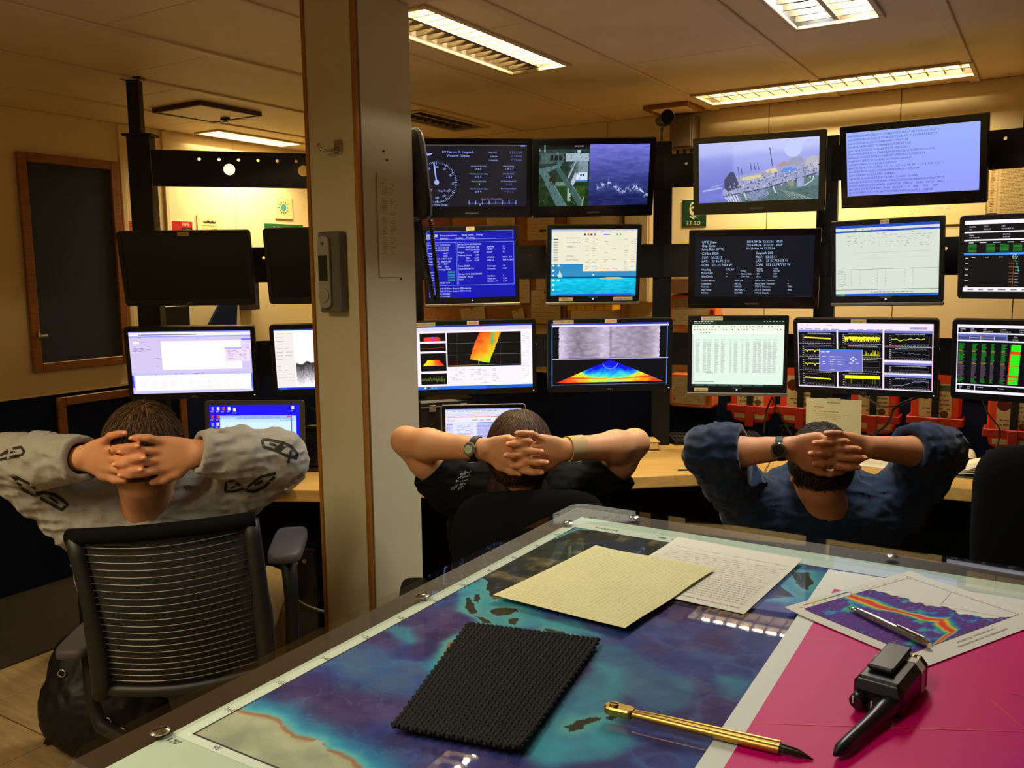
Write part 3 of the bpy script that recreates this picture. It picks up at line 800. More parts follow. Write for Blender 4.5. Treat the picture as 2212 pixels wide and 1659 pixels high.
def sc_cameras(c):      # two camera views: ship structure and the sea
    def sea(X, Y):
        base = mixc((112, 112, 205), (28, 36, 92), Y * 1.15)
        n = fbm(X * 8 + 4 * Y, Y * 40, 4, 5)
        base = base + (n[:, None] - .5) * 46
        crest = .62 + .18 * X + .05 * np.sin(X * 14); w = np.exp(-((Y - crest) / .045) ** 2) * (fbm(X * 60, Y * 60, 3, 9) > .5) * (X > .12)
        return mixc(base, (190, 205, 250), w)
    c.field(.455, 0, 1, 1, 70, 60, sea)
    def dk(X, Y): return mixc((34, 52, 58), (20, 46, 16), Y) + (fbm(X * 20, Y * 20, 4, 2)[:, None] - .5) * 50
    c.field(0, .0, .455, 1, 40, 50, dk); c.layer()
    c.rect(0, 0, .455, .07, (8, 12, 12)); c.rect(.24, .14, .45, .27, (150, 172, 184)); c.rect(.345, .09, .375, .2, (170, 190, 200)); c.rect(.25, .12, .44, .135, (20, 34, 34))
    c.rect(.02, .13, .22, .30, (62, 88, 88)); c.poly([(.28, .35), (.33, .25), (.44, .26), (.445, .44), (.33, .45)], (120, 140, 150))
    c.poly([(.24, .60), (.31, .27), (.36, .27), (.33, .62), (.28, .7)], (50, 66, 66)); c.rect(.315, .30, .335, .4, (14, 24, 18))
    c.rect(.0, .05, .012, .1, (120, 140, 140)); c.rect(.045, .0, .06, .12, (120, 140, 140))
    c.poly([(.325, .45), (.44, .45), (.44, .58), (.335, .58), (.30, .70), (.29, .60)], (196, 212, 236)); c.rect(.33, .575, .44, .60, (50, 110, 190))
    c.rect(.335, .67, .42, .86, (36, 74, 22)); c.rect(.15, .66, .26, .9, (30, 58, 20)); c.rect(.15, .60, .27, .68, (104, 128, 110)); c.layer()
    c.rect(.372, .475, .388, .515, (40, 46, 46)); c.rect(.395, .475, .411, .515, (40, 46, 46)); c.rect(.26, .70, .275, .92, (140, 170, 150)); c.rect(.275, .78, .29, .92, (140, 170, 150))
    for x in (.10, .14, .18): c.rect(x, .16, x + .03, .25, (14, 26, 22))
    c.poly([(.0, .38), (.14, .33), (.19, .29), (.21, .33), (.18, .36), (.08, .44), (.13, .60), (.26, 1), (.16, 1), (.02, .48), (0, .47)], (72, 104, 104))
    c.poly([(.155, .40), (.18, .345), (.29, .62), (.40, .93), (.385, 1.0), (.36, 1.0)], (58, 86, 82)); c.poly([(.385, 1.0), (.405, .85), (.415, .86), (.40, 1.0)], (120, 150, 130)); c.layer()
    c.line([(.29, .62), (.40, .93)], .012, (110, 140, 136)); c.line([(.13, .62), (.25, 1)], .012, (96, 130, 130)); c.poly([(.26, .52), (.33, .25), (.337, .27), (.27, .55)], (150, 170, 176))
    c.poly([(.09, .56), (.12, .46), (.15, .5), (.155, .6), (.14, .66), (.11, .64)], (36, 34, 26)); c.text('0123.7.4 0.00', .36, .035, .03, (190, 190, 190), 'c', .9)
    for k in range(10): c.line([(.26 + k * .018, .33), (.265 + k * .018, .55 - k * .02)], .004, (60, 74, 70))
    c.layer(); rd = random.Random(22)
    for k in range(150):
        x = rd.uniform(.0, .44); y = rd.uniform(.08, .98); v = rd.choice((20, 34, 60, 110, 150)) * (1 - .3 * y); w = rd.uniform(.004, .02); c.line([(x, y), (x + w * rd.uniform(-1, 1), y + rd.uniform(.01, .05))], rd.uniform(.004, .01), (v * .9, v * 1.05, v * .95))
def sc_bios(c):         # blue text screen in columns
    T = (205, 215, 255); c.rect(0, 0, 1, 1, (10, 16, 168)); c.layer()
    for fr in ((.0, .0, .985, .125), (.0, .165, .335, .815), (.345, .165, .99, .815)): c.frame(*fr, .006, (120, 140, 235))
    c.rect(.0, .045, .125, .085, (170, 175, 190)); c.layer()
    h = .036
    c.text('Show all', .005, .078, h, (20, 20, 120)); c.text('Show corrections', .15, .075, h, T); c.text('Show Other', .40, .072, h, T); c.text('Debug', .565, .07, h, T)
    for x, s in ((.0, 'Solution'), (.15, 'Satellites'), (.32, 'Heading'), (.45, 'Tracking')): c.text(s, x, .115, h, T)
    L = ["26 Sep 2014, 22:22'20.331", "Position N 33'33'45.118", "            W 73'23'49.002", 'Height               -46.01', 'Geoid                -0.35', 'VCM -1.76 X -1.86 V -0.23', 'Course 210.7  Speed 2.80', 'Attitude Roll       0.37', '               Pitch     -0.13', '               Heading 192.91', 'Pos/Vel:', 'Nmea:', 'Roll/pitch:', 'Heading:', 'Dgn time 22:22:20 Valid']
    for i, s in enumerate(L): c.text(s, .008, .215 + i * .0405, .033, T, 'l', .98)
    for i in range(4): c.rect(.225, .592 + i * .0405, .31, .625 + i * .0405, (20, 90, 140)); 
    c.layer()
    for i in range(4): c.text('Normal', .23, .62 + i * .0405, .03, (40, 190, 160))
    L = ["26 Sep 2014, 22:22'20.000", "Position N 33'33'45.100", "            W 73'23'44.026", 'Height               -30.25', 'Velocity North     -1.94', '             East       -1.09', '             Down    -0.42', '', 'Mode DGPS', 'Used GPS BOTH', '', "26 Sep 2014, 22:22'20.000", 'Heading  192.53', 'Valid']
    for i, s in enumerate(L): c.text(s, .352, .21 + i * .0405, .033, T)
    for y, a, b in ((.25, 'Satellites', '12'), (.29, 'HDOP', '1.6'), (.33, 'PDOP', '3.1'), (.41, 'vPOS U:', '0.2 V: -0.3'), (.45, 'vVEL U:', '0.60 V: 0.60'), (.54, 'Corr. age', '1.0'), (.58, 'Accuracy', '1.43'), (.69, 'Satellites', '5'), (.73, 'Meas. err.', '0.40'), (.77, 'Baseline err.', '0.26')):
        c.text(a, .68, y, .033, T); c.text(b, .86, y, .033, T)
    for i, s in enumerate(("15:03'06: [7001] SP: Filter skipped GPS velocity", "15:03'07: [7005] SP: Filter skipped GPS velocity", 'RTCM Special message:', 'RTCM Special message:')): c.text(s, .005, .87 + i * .038, .033, T)
def sc_island(c):       # two pale windows over a tropical desktop
    def bg(X, Y):
        sky = mixc((20, 100, 160), (50, 140, 190), Y / .72); sea = mixc((0, 190, 225), (10, 160, 200), (Y - .72) / .28) + (fbm(X * 18, Y * 70, 3, 4)[:, None] - .4) * 70
        o = np.where((Y < .73)[:, None], sky, sea); return np.where(((Y > .71) & (Y < .735))[:, None], np.array((10, 70, 130.)), o)
    c.field(0, 0, 1, 1, 60, 70, bg); c.layer()
    c.poly([(.56, .735), (.66, .715), (.8, .715), (.88, .735), (.7, .75)], (200, 190, 140)); c.poly([(.105, .60), (.14, .715), (.09, .715)], (190, 210, 220))
    c.rect(.0, .97, 1, 1, (20, 70, 205)); c.rect(0, .97, .07, 1, (60, 160, 50)); c.rect(.95, .97, 1, 1, (20, 150, 225))
    for i in range(6): c.rect(.02, .525 + i * .073, .045, .55 + i * .073, (225, 235, 215)); 
    for i in (0, 2, 3): c.rect(.08, .525 + i * .073, .105, .55 + i * .073, (230, 230, 200))
    c.rect(.49, .665, .51, .69, (230, 230, 220))
    c.rect(.01, .0, .385, .515, (226, 222, 200)); c.rect(.01, .0, .385, .03, (140, 170, 215)); c.layer()
    c.rect(.375, .0, .995, .625, (230, 222, 198)); c.rect(.375, .0, .995, .03, (30, 60, 200)); c.rect(.965, .004, .99, .026, (190, 190, 210)); c.layer()
    c.rect(.03, .137, .085, .15, (20, 24, 60))
    for i in range(8): c.rect(.03, .185 + i * .037, .085, .20 + i * .037, (170, 165, 150))
    for y, s in ((.135, "033' 33.7513117 N"), (.20, "073' 23.7482930 W"), (.265, '-28.29992 m'), (.40, '2.50 knots'), (.46, '09/26/14 22:22:12')): c.text(s, .18, y, .026, (50, 50, 46))
    for x, k in ((.39, (30, 60, 160)), (.43, (230, 90, 70)), (.465, (40, 60, 150)), (.505, (120, 118, 100))): c.rect(x - .012, .06, x + .012, .09, k)
    c.rect(.605, .067, .68, .083, (50, 80, 200)); c.disc(.765, .075, .015, (60, 170, 120)); c.disc(.8, .075, .015, (60, 170, 120))
    for i in range(14):
        for x in (.40, .48, .62, .72, .85, .93): c.words(x, x + .06, .15 + i * .034, .008, (168, 162, 146), rn, .02, .05, .01, .55)
def sc_sonar(c):        # colour swath plot in a white window
    c.rect(0, 0, 1, 1, (240, 232, 252)); c.layer()
    c.rect(0, 0, 1, .03, (40, 60, 170)); c.rect(0, .03, 1, .09, (212, 205, 228)); c.rect(.0, .95, 1, 1, (40, 110, 220)); c.rect(.78, .065 - .02, .86, .065, (110, 230, 120)); c.rect(.6, .95, 1, 1, (20, 60, 190)); c.rect(.91, .09, .99, .93, (248, 240, 255))
    c.rect(.045, .12, .265, .245, BLK); c.rect(.045, .275, .265, .40, BLK); c.rect(.045, .43, .265, .71, BLK); c.rect(.045, .745, .265, .92, BLK); c.rect(.275, .12, .905, .65, (12, 12, 12)); c.layer()
    c.poly([(.08, .24), (.08, .19), (.10, .18), (.2, .18), (.22, .20), (.22, .24)], (240, 50, 50)); c.rect(.145, .175, .165, .24, (90, 50, 230))
    c.line([(.05, .355), (.25, .345)], .008, (130, 30, 30))
    def tr(X, Y): return ramp(X, [(0, (240, 235, 40)), (.45, (250, 190, 30)), (.6, (250, 110, 30)), (1, (240, 50, 30))])
    for k in range(24):
        y = .535 + k * .0038; e = .06 + .045 * (1 - k / 24) + rn.uniform(0, .006)
        n = 12; xs = np.linspace(e, .31 - e, n)
        P = [(x, y) for x in xs] + [(x, y + .004) for x in xs]
        c._put(P, [(i, n + i, n + i + 1, i + 1) for i in range(n - 1)], np.concatenate([tr(np.linspace(0, 1, n), 0)] * 2))
    pts = [(.05 + k * .0022, .84 + rn.uniform(-.05, .05) * (.3 + .7 * k / 90)) for k in range(92)]
    c.line(pts, .004, (110, 120, 50)); c.line([(x, y + rn.uniform(-.03, .03)) for x, y in pts], .003, (60, 80, 30))
    for y in (.285, .465): c.line([(.275, y), (.905, y)], .004, (110, 110, 112))
    for x in (.36, .56, .73): c.line([(x, .12), (x, .64)], .003, (70, 70, 72))
    c.layer()
    def sw(X, Y):
        n = fbm(X * 4, Y * 6, 4, 8); v = X * .45 + Y * .42 + (n - .5) * .5
        col = ramp(v, [(0, (225, 60, 30)), (.3, (240, 120, 30)), (.55, (240, 180, 30)), (.8, (200, 225, 40)), (1, (150, 220, 70))])
        return mixc(col, (70, 190, 110), np.exp(-((X - .62 - .5 * Y) / .07) ** 2) * (Y < .42))
    nx, ny = 16, 46; P = []; Cc = []
    for j in range(ny):
        v = j / (ny - 1); l = .555 - .085 * v - .01 * math.sin(v * 3) + rn.uniform(-.004, .004); r_ = .735 - .105 * v + rn.uniform(-.006, .006)
        for i in range(nx):
            u = i / (nx - 1); P.append((l + (r_ - l) * u, .125 + v * (.41 + .065 * u)))
    uu, vv = np.meshgrid(np.linspace(0, 1, nx), np.linspace(0, 1, ny)); c._put(P, [(j * nx + i, (j + 1) * nx + i, (j + 1) * nx + i + 1, j * nx + i + 1) for j in range(ny - 1) for i in range(nx - 1)], np.clip(sw(uu.ravel(), vv.ravel()), 0, 255))
    c.field(.28, .625, .9, .632, 12, 2, lambda X, Y: ramp(X, [(0, (150, 60, 50)), (.3, (150, 120, 60)), (.55, (60, 150, 80)), (.8, (50, 60, 190)), (1, (90, 40, 150))])); c.layer()
    c.line([(.545, .53), (.54, .62)], .006, (200, 220, 230))
    for k in range(9): 
        for x in (.31, .37, .47, .53, .58, .66): c.words(x, x + .05, .70 + k * .026, .008, (172, 165, 185), rn, .015, .045, .01, .45)
    for k in range(28): c.words(.915, .98, .14 + k * .026, .007, (196, 186, 208), rn, .01, .05, .008, .7)
    for k in range(5): c.rect(.07 + k * .03, .962, .085 + k * .03, .988, [(230, 240, 250), (30, 40, 80), (60, 190, 160), (80, 160, 230), (90, 110, 120)][k])
def sc_fan(c):          # grey backscatter strip above a colour fan
    c.rect(0, 0, 1, 1, (8, 9, 14)); c.layer()
    c.rect(0, 0, 1, .03, (46, 60, 190)); c.rect(0, .03, 1, .055, (238, 228, 250))
    def bs(X, Y):
        v = 168 + 40 * np.exp(-((X - .03) / .06) ** 2) + 34 * np.exp(-((X - .46) / .06) ** 2) + 34 * np.exp(-((X - .99) / .07) ** 2) - 30 * np.exp(-((X - .2) / .09) ** 2) - 48 * np.exp(-((X - .51) / .012) ** 2) - 18 * np.exp(-((X - .82) / .1) ** 2) + (fbm(X * 26, Y * 18, 5, 6) - .5) * 70
        return np.stack([v * .98, v * .90, v * 1.02], 1)
    def bsr(X, Y): return bs(X, Y)
    c.field(.06, .058, .925, .555, 90, 40, bsr); c.layer()
    for s in (0, 1):
        for k in range(40):
            w = rn.uniform(0, .012); y = .058 + k * .0125
            c.rect(.055 if s == 0 else .93 - w, y, .055 + w if s == 0 else .93, y + .012, (8, 9, 14))
    c.rect(0, .56, 1, .575, (170, 165, 220)); c.rect(0, .0, .006, 1, (90, 140, 220)); c.rect(.985, .0, .991, 1, (90, 140, 220)); c.rect(.0, .975, 1, .985, (90, 110, 140)); c.layer()
    ap = (.5, .585); nr, na = 34, 90; P = []; th0 = math.atan2(.33, .455)
    for i in range(nr):
        for j in range(na):
            x = .04 + .92 * j / (na - 1); fr = i / (nr - 1); P.append((ap[0] + (x - ap[0]) * fr, ap[1] + (.945 - ap[1]) * fr))
    X = np.array([p[0] for p in P]) - .5; Y = (np.array([p[1] for p in P]) - .585) / .36
    R_ = np.hypot(X * 1.9, Y * .75); an = np.arctan2(X * 1.9, Y)
    v = R_ + .35 * np.abs(an) / 1.2 * R_ - .30 * np.exp(-((np.abs(an) - .62) / .22) ** 2) * (R_ < .62) + (fbm(an * 12 + 9, R_ * 14, 4, 2) - .5) * .28 - .08
    v = v + .45 * np.exp(-((Y - (.87 - .25 * np.abs(X))) / .025) ** 2)
    col = ramp(v, [(.0, (10, 20, 200)), (.12, (0, 10, 245)), (.3, (20, 130, 250)), (.45, (50, 210, 220)), (.58, (110, 235, 130)), (.72, (225, 235, 50)), (.9, (250, 160, 30)), (1.1, (230, 60, 25)), (1.5, (190, 30, 20))])
    c._put(P, [(i * na + j, (i + 1) * na + j, (i + 1) * na + j + 1, i * na + j + 1) for i in range(nr - 1) for j in range(na - 1)], np.clip(col, 0, 255)); c.layer()
    A = c.h / c.w
    pts = [(.5 + .133 * A * math.sin(t) , .585 + .15 * math.cos(t)) for t in np.linspace(-1.15, 1.15, 20)]; c.line(pts, .006, (170, 190, 235))
    for r_ in (.32, .5): 
        for s in (-1, 1): c.line([(.5 + s * r_ * A * 1.05 * math.sin(t), .585 + r_ * .95 * math.cos(t)) for t in np.linspace(.75, 1.1, 6)], .003, (90, 110, 90))
def sc_deck(c):         # hazy camera view of a ship's deck
    def bg(X, Y):
        b = mixc((178, 184, 240), (112, 118, 200), Y * 1.1 + .25 * (X < .3)) + (fbm(X * 5, Y * 9, 4, 1)[:, None] - .5) * 18; return mixc(b, (200, 205, 245), np.clip(1.2 - 4 * Y - X * .3, 0, .5))
    c.field(0, 0, 1, 1, 40, 40, bg); c.layer()
    c.poly([(.33, 1), (.31, .88), (.52, .80), (.98, .58), (1, .6), (1, 1)], (92, 118, 122)); c.disc(.79, .16, .145, (188, 196, 240)); 
    c.poly([(.20, .80), (.30, .68), (.32, .58), (.55, .50), (.82, .38), (1, .33), (1, .56), (.55, .80), (.22, .92)], (152, 156, 196))
    c.poly([(.55, 1), (.62, .86), (.9, .8), (1, .78), (1, 1)], (74, 100, 98)); c.layer()
    c.poly([(.37, .88), (.45, .84), (.58, .79), (.60, .90), (.55, .95), (.47, .99)], (128, 140, 176)); c.poly([(.20, .87), (.34, .87), (.37, 1.0), (.27, 1.0)], (160, 168, 205))
    c.poly([(.22, .62), (.27, .50), (.30, .50), (.36, .76), (.25, .82), (.22, .76)], (70, 72, 104)); c.line([(.03, .80), (.20, .75)], .03, (160, 168, 212)); c.line([(.1, .74), (.2, .70)], .02, (150, 158, 206))
    c.poly([(.37, .60), (.54, .555), (.565, .60), (.38, .655)], (205, 196, 150)); c.disc(.545, .575, .035, (150, 140, 120)); c.poly([(.56, .50), (.65, .46), (.67, .52), (.60, .56)], (214, 196, 160)); c.disc(.605, .535, .03, (140, 130, 120))
    c.poly([(.69, .53), (.72, .475), (.80, .465), (.83, .50), (.80, .535), (.74, .55)], (90, 136, 225)); c.poly([(.72, .44), (.78, .32), (.86, .30), (.88, .38), (.84, .43)], (150, 152, 176)); c.disc(.95, .42, .12, (176, 176, 186)); c.poly([(.91, .34), (1, .30), (1, .52), (.94, .54)], (170, 172, 180))
    c.poly([(.66, .42), (.72, .36), (.76, .42), (.69, .46)], (170, 140, 150)); c.layer()
    c.line([(.60, .12), (.615, .32), (.625, .43)], .012, (60, 62, 96)); c.line([(.21, .90), (.55, .80), (.98, .58)], .018, (70, 76, 104))
    for k in range(9): x = .36 + k * .075; c.line([(x, .87 - k * .036), (x - .005, .72 - k * .032)], .007, (110, 116, 156))
    c.line([(.35, .75), (.65, .61), (.98, .45)], .007, (110, 116, 156)); c.line([(.36, .80), (.65, .67), (.98, .51)], .006, (120, 126, 166))
    for x, y in ((.335, .42), (.36, .42), (.44, .37), (.47, .36), (.50, .36)): c.line([(x, y), (x + .012, y + .12)], .012, (66, 70, 110))
    for x, y in ((.385, .84), (.625, .74)): c.line([(x, y), (x + .03, y + .14)], .022, (196, 206, 235)); c.line([(x + .028, y + .13), (x + .036, y + .17)], .022, (50, 66, 76))
    for k in range(6): c.line([(.70 + k * .02, .83 + k * .01), (.80 + k * .03, 1.0)], .008, (150, 164, 150))
    for k in range(5): c.line([(.22 + k * .025, .88), (.26 + k * .022, 1.0)], .012, (205, 210, 235)); c.line([(.235 + k * .025, .88), (.272 + k * .022, 1.0)], .008, (60, 66, 90))
    c.poly([(.82, .60), (.88, .59), (.885, .78), (.83, .80)], (150, 158, 200)); c.line([(.88, .78), (.95, .70), (.96, .62)], .014, (200, 212, 225)); c.disc(.87, .92, .08, (70, 96, 88), 20, .07)
    c.poly([(.74, .69), (.80, .67), (.80, .78), (.77, .78)], (140, 140, 110)); c.layer(); rd = random.Random(21)
    for k in range(260):
        x = rd.uniform(.22, .99); y = .93 - .42 * (x - .2) - rd.uniform(-.02, .22) ; w = rd.uniform(.004, .016); h_ = rd.uniform(.006, .03); v = rd.choice((60, 84, 120, 160, 190, 210)); c.poly([(x, y), (x + w * .2, y + h_), (x + w, y + h_ * .8), (x + w * .8, y - h_ * .2)], (v * .94, v * .95, min(255, v * 1.12)))
    for k in range(120):
        x = rd.uniform(.35, .99); y = rd.uniform(.8, .99); w = rd.uniform(.006, .03); v = rd.choice((50, 70, 96, 120)); c.line([(x, y), (x + w, y + rd.uniform(-.03, .03))], .006, (v * .9, v, v * .96))
def sc_log(c):          # pale blue screen of instrument log lines
    def bg(X, Y): return mixc((150, 168, 250), (140, 150, 240), Y) + 0 * X[:, None]
    c.field(0, 0, 1, 1, 8, 8, bg); c.layer(); T = (52, 60, 120)
    L = ['cnav3050sb2014:269:22:22:12.3114$GNVTG,209.0,T,,M,4.16,N,8.07,K,,D*13', 'cnav30502014:269:22:22:12.1314$GNVTG,209.0,T,,M,4.16,N,8.07,K,D*13', 'posmv2014:269:22:22:11.5774$INHDT,194.2,T*28', 'seapath2014:269:22:22:12.1684$INHDT,192.69,T*10', 'gyro12014:269:22:22:11.5838$HEROT,-005.02,A*31', 'slog012014:269:22:22:10.7784$VDVLW,0001350.51,N,0001350.51,N*5E', 'bath022014:269:22:21:55.2319$SDDPT,4700.69,0.71,12000.0*71', 'mag012014:269:22:22:12.3674$ 46115.034,1226,0569', 'vc012014:269:22:22:11.611404.027004.01', 'wx012014:269:22:22:11.7991  1.5   2.0   2.5   4.6  98  99   1  11.4  11.5  11.5   1', 'wind012014:269:22:22:11.7594$WIMWV,98.0,R,1.5,N,A*08', 'svp012014:269:22:22:12.0454 1538.525', 'tsgraw2014:269:22:22:07.8501 26.7904,  5.64654,  36.0490', 'spectrab2014:269:22:22:02.95481119640.02,05222156.584876201409261UTC,0', 'pco22014:269:22:10:56.4898,2014269.93520   2385.53    34.42  1017.42    890.2', 'hpu12014:269:22:22:58.9821 14 269  20:11:69   1  0    -900     -900     -900', 'grav12014:269:22:22:11.4118,9770049700,51.6062,973979151,3628630']
    for i, s in enumerate(L): c.text(s, .012, .075 + i * .0555, .045, T, 'l', .97)
    c.words(.2, .75, .018, .008, (70, 70, 110), rn, .005, .01, .1)
def sc_nav(c):
    T = (176, 200, 235); c.rect(0, 0, 1, 1, (11, 14, 24)); c.layer()
    for y in (.235, .505, .68, .83): c.line([(0, y), (1, y)], .003, (22, 28, 42))
    R_ = [(.06, .115, 'UTC Date', .055), (.06, .175, 'Ship Date', .055), (.06, .23, 'Long Date (UTC)', .05), (.44, .115, '2014-09-26 22:22:24   d269', .05), (.44, .17, '2014-09-26 18:22:24   d269', .05), (.435, .225, 'Fri 26 Sep 14 22:22:24', .05), (.06, .30, 'C-Nav 3050', .055), (.52, .30, 'Seapath 200', .055), (.06, .365, 'TOF:   22:22:12', .052), (.52, .365, 'TOF:   22:22:11', .052), (.06, .425, 'LAT:    33 33.7513 N', .052), (.52, .425, 'LAT:    33 33.752428 N', .052), (.06, .49, 'LON:   073 23.7483 W', .052), (.52, .49, 'LON:   073 23.747717 W', .052), (.06, .565, 'Heading', .046), (.27, .565, "192.69'", .046), (.06, .62, 'Port Shaft', .046), (.27, .62, '--', .046), (.06, .675, 'Stbd Shaft', .046), (.27, .675, '--', .046),
          (.53, .55, 'Instant', .034), (.67, .55, '1 min', .034), (.395, .59, 'COG:', .036), (.53, .59, "210.19'", .036), (.67, .59, "203.45'", .036), (.395, .633, 'SOGnd (kt)', .036), (.53, .633, '3.9', .036), (.67, .633, '3.99', .036), (.395, .675, 'STW (kt)', .036), (.53, .675, '05.31', .036), (.67, .675, '5.24', .036)]
    for i, (a, b, d, e) in enumerate((('Center Beam:', '4709.69', 'Stbd Vane Tension:', '--'), ('Magnetics:', '46115', 'Port Vane Tension:', '--'), ('Gravity:', '979151', 'STU S Tension:', '-900'), ('Sea Temp:', '26.7904, C', 'STU P Tension:', '-900'), ('Salinity:', '36.0490', 'Winch Depth:', '--'))):
        y = .745 + i * .05; R_ += [(.06, y, a, .04), (.345, y, b, .04), (.52, y, d, .04), (.79, y, e, .04)]
    for x, y, s, h in R_: c.text(s, x, y, h, T)
    c.rect(.35, .985, .98, .992, (60, 62, 66))
def sc_sheet(c):        # pale spreadsheet in a blue-bordered desktop
    c.rect(0, 0, 1, 1, (206, 214, 200)); c.layer(); c.rect(0, 0, 1, .04, (30, 70, 190)); c.rect(0, .075, 1, .10, (40, 80, 195)); c.rect(0, .975, 1, 1, (20, 80, 190)); c.rect(0, .965, .09, 1, (70, 150, 70)); c.rect(.09, .965, 1, 1, (26, 84, 196)); c.rect(0, .62, 1, .623, (60, 64, 60)); c.rect(0, .905, 1, .910, (44, 46, 46)); c.rect(.91, .965, 1, 1, (40, 140, 210)); c.layer()
    c.words(.02, .5, .068, .012, (130, 140, 140), rn, .01, .03, .02, .5)
    for i in range(7): c.words(.12 if i % 2 else .19, .93, .13 + i * .03, .008, (158, 164, 154), rn, .01, .035, .03, .55)
    for i in range(10):
        c.words(.02, .1, .64 + i * .024, .007, (160, 166, 156), rn, .02, .06, .005)
        for x in (.15, .24, .41, .49, .67, .75): c.rect(x, .635 + i * .024, x + .012, .64 + i * .024, (150, 156, 148))
    c.line([(.18, .39), (.92, .385)], .003, (160, 164, 156)); c.line([(.18, .47), (.92, .465)], .003, (180, 184, 176)); c.line([(.18, .30), (.18, .47)], .002, (180, 184, 176)); c.words(.35, .78, .95, .01, (140, 146, 146), rn, .02, .05, .01)
def sc_cells(c):        # white-green spreadsheet with many columns
    c.rect(0, 0, 1, 1, (218, 236, 220)); c.layer(); c.rect(0, 0, 1, .065, (22, 40, 30)); c.rect(0, .065, 1, .185, (226, 234, 216)); c.rect(.19, .165, 1, .2, (236, 246, 234)); c.rect(0, .965, 1, 1, (20, 40, 34)); c.rect(0, .2, .02, .93, (200, 200, 196)); c.layer()
    c.words(.02, .25, .02, .01, (190, 210, 190), rn, .01, .04, .01); c.words(.02, .22, .045, .01, (170, 190, 170), rn, .01, .04, .01); c.words(.78, .99, .02, .012, (200, 210, 200), rn, .01, .03, .02)
    for y in (.10, .145): c.words(.02, .98, y, .018, (130, 136, 122), rn, .008, .014, .022, .6)
    c.words(.09, .2, .19, .012, (130, 130, 126), rn, .012, .016, .016); cols = [.04, .12, .17, .25, .32, .40, .46, .53, .59, .67, .72, .78, .83, .88]
    for x in cols: c.words(x, x + .05, .295, .009, (96, 110, 98), rn, .03, .05, .005)
    for i in range(33):
        for j, x in enumerate(cols):
            if j in (5, 7): c.rect(x + .015, .315 + i * .0145, x + .03, .321 + i * .0145, (160, 176, 162)); continue
            c.rect(x, .315 + i * .0145, x + rn.uniform(.03, .048), .321 + i * .0145, (166 + rn.randint(-14, 14),) * 2 + (162,))
    c.frame(.16, .785, .235, .805, .003, (60, 66, 60)); c.rect(.02, .925, .25, .932, (110, 120, 112))
    for k in range(6): c.rect(.04 + k * .13, .972, .14 + k * .13, .992, (60, 80, 70))
